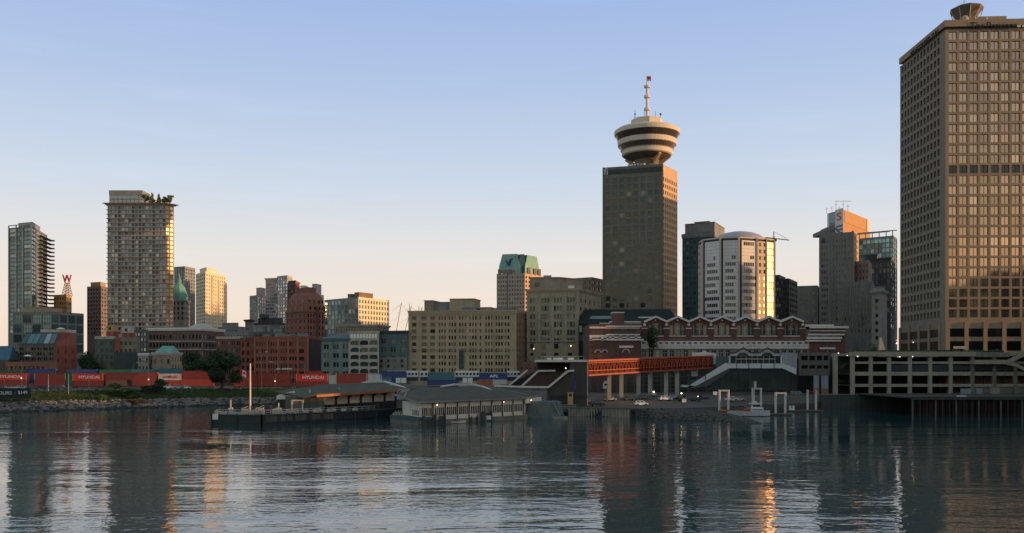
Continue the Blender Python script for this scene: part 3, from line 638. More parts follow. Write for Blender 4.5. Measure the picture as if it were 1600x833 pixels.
B = block('office_building', 'small cream block with reddish roof huts behind the red mansard block', [(466, 740), (493, 735), (506, 750)], 459, pale, g_dark, dict(fl=3.4, nx=6, fw=.5, fh=.5), dict(fl=3.4, nx=4, fw=.5, fh=.5), vis=490)
roofbox(B, .1, .3, .1, .5, 7, cream); roofbox(B, .45, .75, .1, .6, 5, redp); roofbox(B, .76, 1, .1, .7, 8, wall('lilac_panel', (.36, .33, .36)))
B = block('old_building', 'cream old building with dark mansard roof at the foot of the glass towers', [(398, 640), (430, 632), (447, 640)], 505, wall('cream_old', (.26, .23, .19)), g_dark, dict(fl=3.6, nx=10, fw=.45, fh=.55), dict(fl=3.6, nx=4, fw=.4, fh=.5), vis=527, cornice=(.6, -.2, .5), cm=slate, roof=slate)
mb = MB(); pl = offset(B.poly, -1.5); mb.prism(pl, B.zt + .51, B.zt + 4); mb.box(B.c.x - 12, B.c.x - 6, B.c.y + 3, B.c.y + 6, B.zt + 4.01, B.zt + 6.5); mb.build('mansard', slate, B.root)
B = block('old_building', 'slim old corner block with overhanging eaves left of the teal glass tower', [(383, 650), (392, 645), (396, 655)], 500, greyst, g_dark, dict(fl=3.4, nx=3, fw=.4, fh=.5), None, vis=530, cornice=(1.2, -.3, .4), cm=slate)
B = block('old_building', 'long flat grey roofline between the brick warehouse and the glass cluster', [(340, 620), (372, 610), (384, 618)], 510, wall('ash_render', (.20, .19, .18)), g_dark, dict(fl=3.4, nx=10, fw=.4, fh=.45), None, vis=530, roof=roofd)
roofbox(B, .2, .8, .1, .6, 2.4, greyst)
B = block('old_building', 'grey low block with small roof hut behind the red brick row', [(345, 545), (388, 540), (396, 550)], 518, wall('ash_render', (.20, .19, .18)), g_dark, dict(fl=3.6, nx=9, fw=.4, fh=.45), None, vis=540, roof=roofd)
B = block('old_building', 'wide shadowy low block just behind the red brick row', [(392, 560), (470, 555), (510, 570)], 518, wall('soot_render', (.09, .088, .085)), g_dark, dict(fl=3.6, nx=14, fw=.4, fh=.45), None, vis=535, roof=roofd)
for u0, u1, h in ((.05, .2, 3), (.3, .36, 4), (.42, .6, 2), (.66, .72, 5), (.8, .95, 2.6)): roofbox(B, u0, u1, .05, .4, h, metal_g, 'roof_unit')
# 18 --- red mansard block
D0 = 545; l, c, r = W(447, 556), W(479, 540), W(508, 552); B = Bld('brick_tower', 'rounded red brick tower with a curved mansard top', 'building', (c.x, c.y, 5)); l, c, r = B.loc(l), B.loc(c), B.loc(r); bk = l + r - c
zc = Z(487, 542) - 5; B.zt = zc; B.l, B.c, B.r = l, c, r
domb = wall('orange_brick', (.23, .095, .068), var=.25)
zb_ = zc - 3.7 * 9
B.facade(l, c, 0, zc, domb, g_dark, nx=5, ny=9, fw=.32, fh=.5, zb=zb_, zt=zc - .5)
B.facade(c, r, 0, zc, domb, g_dark, ny=9, fh=.55, zb=zb_, zt=zc - .5, cols=[(.06, .14), (.2, .28), (.36, .43), (.50, .57), (.66, .74), (.83, .91)])
levels = [(0, 0), (.35, 4.0), (1.0, 7.5), (2.0, 10.0), (3.4, 12.0)]
for k in range(4):
    o0, h0 = levels[k]; o1, h1 = levels[k+1]; P0 = offset([l, c, r, bk], -o0); P1 = offset([l, c, r, bk], -o1)
    for i in range(4):
        j = (i + 1) % 4; B.mb.face([(*P0[i], zc + h0), (*P0[j], zc + h0), (*P1[j], zc + h1), (*P1[i], zc + h1)], B.mi(domb))
B.mb.face([(*q_, zc + 12) for q_ in P1], B.mi(domb))
B.facade(r, bk, 0, zc, domb, g_dark); B.facade(bk, l, 0, zc, domb, g_dark); B.finish(vis=Z(527, 542))
mb = MB(); mb.prism(offset([l, c, r, bk], .5), zc - .25, zc + .25); mb.prism(offset([l, c, r, bk], .35), zc - 4.2, zc - 3.9); mb.build('cornice', brickd, B.root)
for a, e, us in ((l, c, (.25, .5, .8)), (c, r, (.2, .45, .7, .9))):
    dd = (e - a).normalized(); nn = Vector((dd.y, -dd.x))
    for lv, (off, hh) in enumerate(((-.5, 3.2), (-1.1, 7.2))):
        for u in us:
            p0 = a + (e - a) * u + nn * (off + .35); mb = MB(); mb.obox(p0 - dd * .55, p0 + dd * .55, .25, zc + hh - 1.8, zc + hh + .1); mb.build('dormer', g_dark, B.root)
mb = MB(); pp = offset([l, c, r, bk], -4.2); mb.prism(pp, zc + 12, zc + 15.3); mb.build('attic', domb, B.root)
mb = MB(); p0 = c + (r - c) * .58; dd = (r - c).normalized(); mb.obox(p0 - dd * 1.4, p0 + dd * 1.4, .15, 0, zc + 3); mb.build('light_shaft', wall('shaft_shadow', (.10, .05, .04)), B.root)  # flat dark strip, the shaft's shade put into its colour
# 20 --- teal and cream office block
B = block('office_building', 'office block with teal glass left side and sunlit white framed right side', [(507, 690), (560, 660), (608, 690)], 464, wall('teal_frame', (.20, .24, .23)), g_teal, dict(fl=3.6, fh=.82, nx=10, fw=.78, depth=.15), dict(fl=3.9, fh=.62, nx=11, fw=.52, m=cream, kind='h', fm=cream, depth=.5), vis=512)
for u0, u1, v0, h in ((.6, .7, .1, 3), (.75, .8, .2, 4), (.84, .97, .05, 3.4)): roofbox(B, u0, u1, v0, .5, h, wall('rust_hut', (.22, .13, .09)), 'roof_unit')
# 21 --- classical block
B = block('old_building', 'flat classical block with colonnaded top storey and wide cornice', [(525, 535), (590, 530), (607, 545)], 509, wall('cream_stone', (.30, .26, .205)), g_dark, dict(fl=4.2, nx=26, fw=.45, fh=.62, tm=1), dict(fl=4.2, nx=8, fw=.45, fh=.6, tm=1), vis=525, cornice=(1.1, -.2, .7), cm=wall('cream_stone', (.30, .26, .205)), roof=roofd)
roofbox(B, .1, .45, .1, .6, 2.4, greyst)
# 22 --- three waterfront blocks
B = block('old_building', 'grey green building with paired dark windows left of the arched white one', [(502, 441), (545.5, 436), (547, 450)], 530, grn, g_dark, dict(fl=4.4, fh=.52, kind='m', fm=frame_l, cols=[(.09, .27), (.43, .63), (.77, .96)], tm=1.4), None, vis=583, cornice=(.5, -.3, .6), cm=grnd, roof=grnd)
mb = MB(); mb.face([(B.l.x - .4, B.l.y - .4, B.zt + .61), (B.c.x + .2, B.c.y - .4, B.zt + .61), (B.c.x + .2, B.c.y + 6, B.zt + 2.6), (B.l.x + 5, B.l.y + 7, B.zt + 2.6)]); mb.build('roof', grnd, B.root)
aw = wall('ivory_stone', (.40, .36, .30)); s_ = 434 / F
B = block('old_building', 'ivory building with three columns of wide arched windows', [(545, 436), (592, 434), (594, 450)], 519, aw, g_green, dict(fl=3.45, fh=.62, kind='t', fm=frame_d, cols=[(.05, .33), (.365, .645), (.68, .96)], tm=3.4, depth=.7), None, vis=583, cornice=(.4, -.2, .5), cm=aw, roof=roofd)
mb = MB()
for k in range(5):
    z = B.zt - 3.4 - 3.45 * (k + 1) + 3.45 * .81
    for u0, u1 in ((.05, .33), (.365, .645), (.68, .96)):
        a0 = B.l + (B.c - B.l) * u0; a1 = B.l + (B.c - B.l) * u1; w_ = a1.x - a0.x
        for sgn, xx in ((1, a0.x), (-1, a1.x)):
            mb.face([(xx, a0.y + .02, z + .02), (xx, a0.y + .02, z - .85), (xx + sgn * w_ * .12, a0.y + .02, z - .35), (xx + sgn * w_ * .38, a0.y + .02, z + .02)])
mb.build('arch', aw, B.root)
mb = MB(); mb.obox(B.l + (B.c - B.l) * .05, B.l + (B.c - B.l) * .95, .06, B.zt - 2.9, B.zt - .7)
for k in range(10): p0 = B.l + (B.c - B.l) * (.05 + .9 * k / 9); mb.box(p0.x - .12, p0.x + .12, p0.y - .16, p0.y - .07, B.zt - 2.9, B.zt - .7, 1)
mb.build('attic_glazing', [g_silver, aw], B.root)
B = block('old_building', 'dark teal building with a paler ground storey right of the arched one', [(592, 438), (637, 434), (640, 450)], 518, grnd, g_dark, dict(fl=4.1, fh=.5, kind='x', fm=frame_l, cols=[(.08, .25), (.41, .58), (.75, .93)], tm=2.6), None, vis=558, cornice=(.5, -.3, .5), cm=slate, roof=roofd)
mb = MB(); mb.obox(B.l, B.c, .8, 0, Z(558, 436) - 5, 0, .01)
for k in range(4):
    for j in range(2):
        p0 = B.l + (B.c - B.l) * (.12 + .24 * k); zz = Z(564 + 8 * j, 436) - 5; mb.box(p0.x - .9, p0.x + .9, p0.y - .9, p0.y - .83, zz - .7, zz + .7, 1)
mb.build('ground_storey', [wall('stone_grey_green', (.18, .18, .15)), g_dark], B.root)
# 23 --- the wide tan block
cols = [(.035, .075), (.125, .17), (.205, .25)]
for c0, n_ in ((.283, 3), (.376, 3), (.473, 4 - 1), (.567, 3), (.662, 1), (.714, 3), (.808, 3)):
    cols += [(c0 + .026 * i, c0 + .026 * i + .0155) for i in range(n_)]
cols += [(.893, .909), (.919, .935)]
ct = MB()
B = block('stone_block', 'wide tan stone block with rows of small triple windows and one tall arched window', [(638, 436), (807, 430), (824, 452)], 486, tan, g_warm, dict(fl=3.15, fh=.56, kind='h', fm=frame_d, cols=cols, tm=1.6, depth=.45, skip=lambda ci, ri: ri < 3 and ci in (9, 10, 11)), dict(fl=3.15, fh=.5, nx=5, fw=.35, m=wall('pink_brick', (.25, .16, .115)), tm=1.6), vis=578, cornice=(.35, -.1, .5), cm=tan, roof=roofd)
a0 = B.l + (B.c - B.l) * .473; a1 = B.l + (B.c - B.l) * .541; mx_ = (a0.x + a1.x) / 2; rr_ = (a1.x - a0.x) / 2
pts = [(mx_ + rr_ * math.cos(R(t)), 0, Z(551.5, 433) - 5 + rr_ * math.sin(R(t))) for t in range(0, 181, 15)]
yy = (a0.y + a1.y) / 2 - .06; mb = MB(); mb.face([(x, yy, z) for x, _, z in pts] + [(mx_ - rr_, yy, Z(577, 433) - 5), (mx_ + rr_, yy, Z(577, 433) - 5)], 0)
for q in (-.45, 0, .45): mb.box(mx_ + rr_ * q - .08, mx_ + rr_ * q + .08, yy - .1, yy - .02, Z(577, 433) - 5, Z(549, 433) - 5, 1)
for pyy in (553, 559, 565, 571): mb.box(mx_ - rr_, mx_ + rr_, yy - .1, yy - .02, Z(pyy, 433) - 5.1, Z(pyy, 433) - 4.9, 1)
mb.build('arched_window', [g_green, grnd], B.root)
mb = MB(); mb.obox(B.l, B.c, .2, B.zt - 1.75, B.zt - 1.4); mb.obox(B.l, B.c, .2, Z(547, 433) - 5.2, Z(547, 433) - 4.9)
mb.build('string_course', tan2, B.root)
for u0, u1, v0, h, mm in ((.135, .215, .1, 5.4, wall('rose_hut', (.26, .19, .15))), (.2, .36, .25, 4.8, metal_g), (.365, .59, .15, 6.2, tan2), (.5, .62, .02, 1.6, metal_g), (.64, .74, .2, 2, tan2), (.78, .95, .1, 1.4, metal_g)): roofbox(B, u0, u1, v0, v0 + .5, h, mm, 'roof_house')
landing = B
mb = MB(); mb.tube((B.l.x + .5, B.l.y + 1, B.zt), (B.l.x + .5, B.l.y + 1, B.zt + 4), .12); mb.tube((B.l.x + 5, B.l.y + 1, B.zt), (B.l.x + 5, B.l.y + 1, B.zt + 3), .1); mb.build('roof_mast', metal_d, B.root)
# 24 --- stadium masts far behind
for i, (x0, y0, x1, y1) in enumerate(((620, 512, 627.5, 473), (633, 500, 643, 478), (655, 492, 659.5, 479))):
    D0 = 1250; t = thing('stadium_mast', ['tall leaning white stadium mast between the teal and tan blocks', 'shorter stadium mast nearest the left edge of the tan block', 'stadium mast tip showing above the tan block roof'][i], 'mast', W3(x0, 575, D0)); o = W3(x0, 575, D0)
    mb = MB(); mb.bar(W3(x0 - (x1 - x0) * 1.5, 575, D0) - o, W3(x1, y1, D0) - o, .9); mb.build('spar', pale, t)
    mb = MB()
    for dx, yy2 in ((-34, 505), (-28, 492), (-14, 512), (24, 500), (30, 508)): mb.tube(W3(x1, y1 + 2, D0) - o, W3(x1 + dx, yy2, D0 + 20) - o, .09, n=4)
    mb.build('cable', metal_g, t)
# 25 --- tower with faceted green roof
D0 = 770; B = block('hotel_tower', 'pale tower with many small dark windows and a faceted green copper roof', [(776, 776), (820, 770), (847, 792)], 427, wall('pinkish_stone', (.40, .31, .26), var=.15), g_dark, dict(fl=3.7, fh=.56, cols=[(.05 + .085 * i, .05 + .085 * i + .05) for i in range(4)] + [(.44 + .095 * i, .44 + .095 * i + .055) for i in range(6)], tm=1.4), dict(fl=3.7, fh=.56, nx=6, fw=.5, tm=1.4, m=wall('sunlit_stone', (.52, .33, .22))), vis=490)  # right face: orange sunlight put into the stone colour
mb = MB(); l, c, r, bk = offset(B.poly, -1.2); z0 = B.zt + .3; zt = Z(396, 770) - 5
mb.box(0, 0, 0, 0, 0, 0) if False else None
def gable(a, b_, k0, h, zlo=z0):
    d_ = (b_ - a); n_ = Vector((d_.y, -d_.x)).normalized()
    lo = a; hi = b_; e0 = a + d_ * .16; e1 = b_ - d_ * .16; inn = -n_ * 6
    mb.face([(*lo, zlo), (*hi, zlo), (*(hi), zlo + h * .35), (*e1, zlo + h), (*e0, zlo + h), (*lo, zlo + h * .35)], k0)
    mb.face([(*lo, zlo + h * .35), (*e0, zlo + h), (*(e0 + inn), zlo + h), (*(lo + inn), zlo + h * .35)], 1); mb.face([(*e1, zlo + h), (*hi, zlo + h * .35), (*(hi + inn), zlo + h * .35), (*(e1 + inn), zlo + h)], 1); mb.face([(*e0, zlo + h), (*e1, zlo + h), (*(e1 + inn), zlo + h), (*(e0 + inn), zlo + h)], 1)
hh = zt - z0
gable(l, l + (c - l) * .86, 0, hh); gable(c + (r - c) * .05, c + (r - c) * .95, 0, hh * .96); gable(l + (c - l) * .78, c + (r - c) * .1, 1, hh * .98)
core = offset(B.poly, -5); mb.prism(core, z0, zt - .4, 1)
mb.build('roof', [wall('pale_copper', (.22, .38, .33), var=.3), wall('deep_copper', (.04, .10, .115))], B.root)
for u in (.1, .28, .46, .62):
    p0 = B.l + (B.c - B.l) * u; m2_ = MB(); m2_.prism([p0 + Vector((-1.3, -.6)), p0 + Vector((1.3, -.6)), p0 + Vector((1.3, 1)), p0 + Vector((-1.3, 1))], B.zt, B.zt + 4); m2_.box(p0.x - .7, p0.x + .7, p0.y - .68, p0.y - .61, B.zt + .8, B.zt + 3, 1); m2_.build('dormer', [wall('brown_stone2', (.27, .20, .15)), g_dark], B.root)
for u in (.25, .6, .85):
    p0 = B.c + (B.r - B.c) * u; m2_ = MB(); m2_.box(p0.x - 1.2, p0.x + 1.2, p0.y - 1.2, p0.y + .6, B.zt, B.zt + 5.5); m2_.build('turret', wall('sunlit_stone', (.52, .33, .22)), B.root)
m2_ = MB(); p0 = B.l + (B.c - B.l) * .395; m2_.box(p0.x - .6, p0.x + .6, p0.y - .1, p0.y - .02, 0, B.zt); m2_.build('dark_bay', g_dark, B.root)
m2_ = MB(); p0 = l + (c - l) * .45; zz = B.zt + .3 + hh * .55; navy = wall('navy_emblem', (.02, .04, .12), streak=False); yq = p0.y - .35
for i in range(10):
    a0, a1 = R(-40 + i * 32), R(-40 + (i + 1) * 32); q_ = Vector((3.0, 0)); 
    if i < 8: m2_.bar((p0.x + 1.6 + 2.6 * math.cos(a0), yq, zz + .6 + 2.6 * math.sin(a0)), (p0.x + 1.6 + 2.6 * math.cos(a1), yq, zz + .6 + 2.6 * math.sin(a1)), .5, 1.0)
m2_.bar((p0.x - 3.8, yq, zz + 1.8), (p0.x - 1.2, yq, zz - 2.6), .5, 1.2); m2_.bar((p0.x - 1.2, yq, zz - 2.6), (p0.x + .6, yq, zz + 2), .5, 1.0); m2_.build('emblem', navy, B.root)
# 26 --- beige office with set back storey
B = block('stone_office', 'large drab stone office block with tall grouped windows and set back top storey', [(823, 446), (904, 440), (939, 470)], 452, tan2, g_green, dict(fl=4.0, fh=.62, kind='h', fm=frame_d, cols=[(.07, .11), (.125, .165), (.29, .33), (.345, .385), (.40, .44), (.53, .57), (.585, .625), (.64, .68), (.785, .825), (.84, .88), (.895, .935)], tm=3.2, depth=.5), dict(fl=4.0, fh=.5, nx=5, fw=.35, tm=3.4), vis=526, cornice=(.6, -.4, .5), cm=tan2, roof=roofd)
office = B
mb = MB()
for u in (.0, .225, .48, .735, .965): p0 = B.l + (B.c - B.l) * u; mb.box(p0.x, p0.x + .9, p0.y - .4, p0.y + .2, Z(533, 443) - 5, B.zt - 1.5)
mb.obox(B.l, B.c, .5, Z(533, 443) - 5.4, Z(533, 443) - 4.7, 0, .003); mb.build('pilaster', wall('buff_trim', (.33, .28, .21)), B.root)
for k, u in enumerate((.12, .36, .60, .86)):
    for pyy, hh in ((541, 7.5), (553.5, 4)):
        p0 = B.l + (B.c - B.l) * u; zz = Z(pyy, 443) - 5; s_ = 443 / F; mb = MB(); w_ = 1.7 if k else 1.2
        mb.box(p0.x - w_, p0.x + w_, p0.y - .08, p0.y - .02, zz - hh * s_ * .5, zz + hh * s_ * .5); mb.build('shop_window', g_dark, B.root)
mb = MB(); q0 = B.l + Vector((1.5, 2)); mb.prism([q0, q0 + Vector((15, -.3)), q0 + Vector((27, 10)), q0 + Vector((10, 14))], B.zt + .51, Z(433, 443) - 5)
for u in (.25, .75): mb.box(q0.x + 15 * u - 1.2, q0.x + 15 * u + 1.2, q0.y - .35, q0.y - .27, Z(446, 443) - 5, Z(440, 443) - 5, 1)
mb.prism([q0 + Vector((-.3, -.3)), q0 + Vector((15.2, -.7)), q0 + Vector((27.3, 10)), q0 + Vector((10, 14.3))], Z(433, 443) - 4.99, Z(433, 443) - 4.5); mb.box(q0.x + 7, q0.x + 11, q0.y + 2, q0.y + 5, Z(433, 443) - 4.49, Z(433, 443) - 3.4)
mb.build('upper_storey', [wall('upper_buff', (.27, .22, .165)), g_dark], B.root)
mb = MB(); mb.box(B.c.x - 5, B.c.x - 2, B.c.y + 1.5, B.c.y + 3, B.zt + .51, B.zt + 2.0); mb.build('roof_unit', white, B.root)
B = block('office_building', 'brown block with a glowing window between the stone office and the viewing deck tower', [(886, 580), (925, 570), (948, 590)], 433, wall('russet_concrete', (.22, .155, .11)), g_warm, dict(fl=4, nx=6, fw=.4, fh=.5), dict(fl=4, nx=4, fw=.5, fh=.5), vis=470)
B = block('office_building', 'low grey block with pale roof between the green roofed tower and the stone office', [(795, 560), (830, 555), (838, 565)], 486, greyst, g_dark, dict(fl=3.6, nx=8, fw=.4, fh=.5), None, vis=500, roof=pale)
# 28 --- tower with the round viewing deck
hw_l = wall('shade_tone_concrete', (.17, .142, .105), var=.2); hw_r = wall('sun_tone_concrete', (.50, .33, .20), var=.12); g_hc = glass('olive_glass', (.020, .026, .024), (.14, .12, .09), .04, tilt=.06, spec=.6)  # one concrete in two tones: shade painted left, warm sun painted right
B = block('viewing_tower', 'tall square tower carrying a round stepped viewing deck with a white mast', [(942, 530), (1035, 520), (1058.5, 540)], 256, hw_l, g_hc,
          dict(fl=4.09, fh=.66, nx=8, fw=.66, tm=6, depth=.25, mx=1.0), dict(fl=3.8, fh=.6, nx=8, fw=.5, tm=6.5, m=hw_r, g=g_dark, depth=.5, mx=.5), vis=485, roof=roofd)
tower = B
mb = MB(); mb.obox(B.l, B.c, .3, B.zt - 4.2, B.zt - 1.6, 0, .003); mb.build('louvre_band', metal_d, B.root)
dl = (B.c - B.l).normalized(); nl = Vector((dl.y, -dl.x)); dr = (B.r - B.c).normalized(); nr = Vector((dr.y, -dr.x))
p0 = B.l + dl * 2.0 + nl * .35; lettering('fi', 6.0, white, B.root, (p0.x, p0.y, B.zt - 2.8), math.atan2(dl.y, dl.x), name='emblem')
p0 = B.c + dr * 1.6 + nr * .15; lettering('f', 5.4, white, B.root, (p0.x, p0.y, B.zt - 3), math.atan2(dr.y, dr.x), name='emblem')
mb = MB()
for u in (0, 1): p0 = B.l + (B.c - B.l) * u; mb.box(p0.x - .2, p0.x + .5, p0.y - .5, p0.y + .2, 0, B.zt)
mb.build('corner_pier', hw_l, B.root)
Dc = 533.0; k_ = Dc / F; cx, cy = X(1011, Dc) - B.base.x, Dc - B.base.y
def zz(py): return Z(py, Dc) - 5
deckw = wall('deck_white', (.60, .50, .40), var=.08); under = wall('deck_under', (.15, .12, .095))
def lth(name, prof, m, n=48): mb = MB(); mb.lathe([(r * k_, zz(y)) for r, y in prof], (cx, cy, 0), n); return mb.build(name, m, B.root)
lth('deck_shaft', [(19, 262), (19, 251.5), (24, 248)], hw_l, 24)
lth('deck_underside', [(19, 251), (30, 247.5), (37, 244.5)], under)
lth('deck_ring', [(37, 244.5), (39, 243), (39.5, 237), (41, 236)], deckw); g_deck = wall('deck_window_band', (.06, .045, .04), rough=.25); lth('deck_glazing', [(40.5, 236), (43, 229)], g_deck)
lth('deck_ring', [(43, 229.2), (45.2, 228.5), (45.8, 221.5), (46, 221)], deckw); lth('deck_glazing', [(45, 221), (49.4, 212)], g_deck)
lth('deck_ring', [(49, 212.2), (50.6, 211.5), (51, 206), (46, 202.5), (25, 200)], deckw); lth('deck_cap', [(25, 200.2), (25, 188.5), (24, 187.5)], deckw, 8)
mb = MB(); mb.lathe([(.9, 0), (.75, 19), (.35, 22)], (cx, cy, zz(187.5)), 10); mb.lathe([(.3, 22), (.25, 25)], (cx, cy, zz(187.5)), 6)
for y in (170.5, 151, 135): mb.lathe([(1.8, -.8), (1.9, .1), (1.7, .6)], (cx, cy, zz(y)), 14)
mb.build('mast', wall('mast_white', (.62, .57, .52), var=.05), B.root)
for sx_ in (1,):
    for a in (25, 75, 120, 240):
        mb = MB(); aa = R(-90 + a); e = Vector((math.cos(aa), math.sin(aa)))
        mb.bar((cx + e.x * 19.5 * k_, cy + e.y * 19.5 * k_, zz(257)), (cx + e.x * 35 * k_, cy + e.y * 35 * k_, zz(245.5)), 1.6, 2.2); mb.build('strut', hw_r, B.root)
mb = MB()
for a, h in ((150, 3), (200, 5), (250, 3), (300, 3), (340, 2.5)): mb.tube((cx + 8 * math.cos(R(a)), cy + 8 * math.sin(R(a)), zz(187)), (cx + 8 * math.cos(R(a)), cy + 8 * math.sin(R(a)), zz(187) + h), .15, n=4)
for a in (200, 340): mb.blob((cx + 8 * math.cos(R(a)), cy + 8 * math.sin(R(a)), zz(187) + 2.5), .7)
mb.build('aerial', metal_d, B.root)
mb = MB()
for i in range(6):
    p0 = B.l + (B.c - B.l) * (.45 + .05 * i) + Vector((0, 1)); mb.lathe([(.5, 0), (.9, .9), (.4, 1.3)], (p0.x, p0.y, B.zt), 8)
mb.build('roof_dish', white, B.root)
def flag(px, py, D, w, h, label, pole=0.0, tilt=0.0):
    t = thing('flag', label, 'flag', W3(px, py, D)); red = wall('flag_red', (.55, .02, .02), streak=False, var=.1); wh = wall('flag_white', (.75, .72, .7), streak=False, var=.05)
    mb = MB(); N = 12
    def q(u, v): return (u * w * math.cos(tilt) + .0, .25 * h * math.sin(u * 5), v * h - u * w * math.sin(tilt) + .12 * h * math.sin(u * 4))
    for i in range(N):
        u0, u1 = i / N, (i + 1) / N; mb.face([q(u0, 0), q(u1, 0), q(u1, 1), q(u0, 1)], 0 if (i < 3 or i >= 9) else 1)
    lf = [(0, -.38), (.03, -.12), (.25, -.16), (.2, -.06), (.38, .1), (.28, .14), (.22, .25), (.12, .18), (.13, .34), (.06, .3), (0, .42), (-.06, .3), (-.13, .34), (-.12, .18), (-.22, .25), (-.28, .14), (-.38, .1), (-.2, -.06), (-.25, -.16), (-.03, -.12)]
    for yo in (-.05, .05): mb.face([(q(.5 + a * h / w * 1.0, .5 + b * .9)[0], q(.5 + a * h / w, .5 + b * .9)[1] + yo, q(.5 + a * h / w, .5 + b * .9)[2]) for a, b in lf], 0)
    mb.build('cloth', [red, wh], t)
    if pole: mb = MB(); mb.tube((-.05, 0, -pole), (-.05, 0, h * 1.1), .08); mb.build('pole', white, t)
flag(1010.5, 127, Dc, 2.4, 3.0, 'small red and white maple leaf flag at the tip of the viewing tower mast', pole=2.5)
# podium
B = Bld('podium_hall', 'dark glazed hall with a sloping green roof at the foot of the viewing tower', 'building', (*W(975, 430), 5)); l, c, r = B.loc(W(905, 432)), B.loc(W(1062, 430)), B.loc(W(1066, 470)); z0 = Z(505, 430) - 5; z1 = Z(480, 430) - 5
darkg = wall('dark_green_metal', (.016, .026, .025), rough=.75, spec=.1)
B.facade(l, c, 0, z0, darkg, g_teal, nx=34, ny=2, fw=.8, fh=.7, zb=z0 - 9, zt=z0 - .5)
bl, bc = l + Vector((4, 14)), c + Vector((-2, 14))
B.mb.face([(*l, z0), (*c, z0), (*bc, z1), (*bl, z1)], 0); B.mb.face([(*bl, z1), (*bc, z1), (bc.x, bc.y + 26, z1), (bl.x, bl.y + 26, z1)], 0); B.mb.face([(*l, 0), (*l, z0), (*bl, z1), (bl.x, bl.y + 26, z1), (bl.x, bl.y + 26, 0)], 0)
B.mb.face([(*c, 0), (*c, z0), (*bc, z1), (bc.x, bc.y + 26, z1), (bc.x, bc.y + 26, 0)], 0); B.finish(limit=60)
for k in range(9):
    a0 = l + (c - l) * (.08 + .036 * k); mb = MB(); o = Vector((0, -.15)); p0 = a0 + (bl - l) * .3 + o; p1 = a0 + (bl - l) * .5 + o; h0, h1 = z0 + (z1 - z0) * .3 + .1, z0 + (z1 - z0) * .5 + .1
    mb.face([(p0.x, p0.y, h0), (p0.x + 2.4, p0.y, h0), (p1.x + 3.0, p1.y, h1), (p1.x + .6, p1.y, h1)]); mb.build('skylight', wall('skylight_grey', (.16, .19, .20), rough=.6), B.root)
# 29 --- teal tower
B = block('glass_tower', 'dark teal tower with grey stepped top between the viewing tower and silver tower', [(1066, 570), (1116, 560), (1134, 590)], 362, wall('teal_panel', (.06, .095, .095)), g_teal, dict(fl=3.2, fh=.55, nx=9, fw=.6, kind='m', fm=frame_d), dict(fl=3.2, fh=.55, nx=4, fw=.6), vis=495, cornice=(.4, -2.2, -.3), cm=metal_g)
roofbox(B, .08, 1.0, .02, .9, Z(349, 565) - 5 - B.zt, wall('grey_concrete', (.21, .20, .19)))
roofbox(B, .35, .8, .1, .7, Z(346, 565) - 5 - B.zt, wall('grey_concrete', (.21, .20, .19)), 'lift_house')
# 30 --- silver tower with shallow dome
Bs = Bld('silver_tower', 'bulging silver panelled office tower with a shallow dome and flame bright right flank', 'building', (*W(1127, 464), 5)); B = Bs
sil = wall('silver_panel', (.54, .51, .50), rough=.35, var=.12, metal=.2, joint=1.76); spd = wall('dark_slot', (.05, .045, .045)); pier = wall('pinkish_pier', (.52, .42, .36), var=.06)
fp = [(1091, 482), (1099, 472), (1127, 464), (1156, 462), (1184, 466), (1198, 468.5), (1210, 472)]; P = [B.loc(W(*p)) for p in fp]; zt = Z(372, 466) - 5; B.zt = zt
pat = {0: [3, 5], 1: [1], 2: [2], 3: [5], 4: [3]}
rs = random.Random(11); npan = 7
def skip_s(ci, ri): return None
rows_n = 13; fl = 3.52; zb = zt - 1.5 - fl * rows_n
for i in range(6):
    a, b_ = P[i], P[i+1]
    if 1 <= i <= 3:
        d_ = (b_ - a).normalized(); a2, b2 = a + d_ * .9, b_ - d_ * .9
        pt = [(rs.choice((0, 1, 1)), rs.choice((5, 6, 6, 7))) for _ in range(rows_n)]
        full = lambda ci, ri, pt=pt: (ri >= rows_n - 2 and not (i == 3 and ri == rows_n - 1)) or ci < pt[ri][0] or ci >= pt[ri][1] or (ri == rows_n - 3 and ci not in (4, 5))
        B.facade(a2, b2, 0, zt - 1.6, sil, g_dark, nx=npan, ny=rows_n, fw=.88, fh=.48, zb=zb, zt=zt - 1.5, depth=.15, skip=full)
    elif i == 0: B.facade(a, b_, 0, zt - 1.6, pier, g_dark, nx=2, ny=rows_n, fw=.35, fh=.45, zb=zb, zt=zt - 1.5)
    elif i == 4: B.facade(a, b_, 0, zt - 1.6, wall('sun_gold_panel', (.55, .42, .29), rough=.6, metal=0, var=.1, joint=1.76), lambda ci, ri: g_gold if ri < 8 else g_dark, nx=2, ny=rows_n, fw=.42, fh=.5, zb=zb, zt=zt - 1.5, depth=.15)  # right flank: golden sun glare put into panel and glass colours
    else: B.facade(a, b_, 0, zt - 1.6, wall('sun_gold_panel', (.55, .42, .29), rough=.6, metal=0, var=.1, joint=1.76), g_gold, nx=3, ny=rows_n, fw=.8, fh=.85, zb=zb, zt=zt - 1.5, depth=.06)
bkp = [P[6] + Vector((-4, 22)), P[0] + Vector((6, 24))]
B.facade(P[6], bkp[0], 0, zt - 1.6, pier, g_dark); B.facade(bkp[0], bkp[1], 0, zt - 1.6, pier, g_dark); B.facade(bkp[1], P[0], 0, zt - 1.6, pier, g_dark)
full_poly = P + bkp
B.mb.face([(p.x, p.y, zt - 1.6) for p in full_poly], B.mi(pier)); B.finish(vis=Z(500, 466))
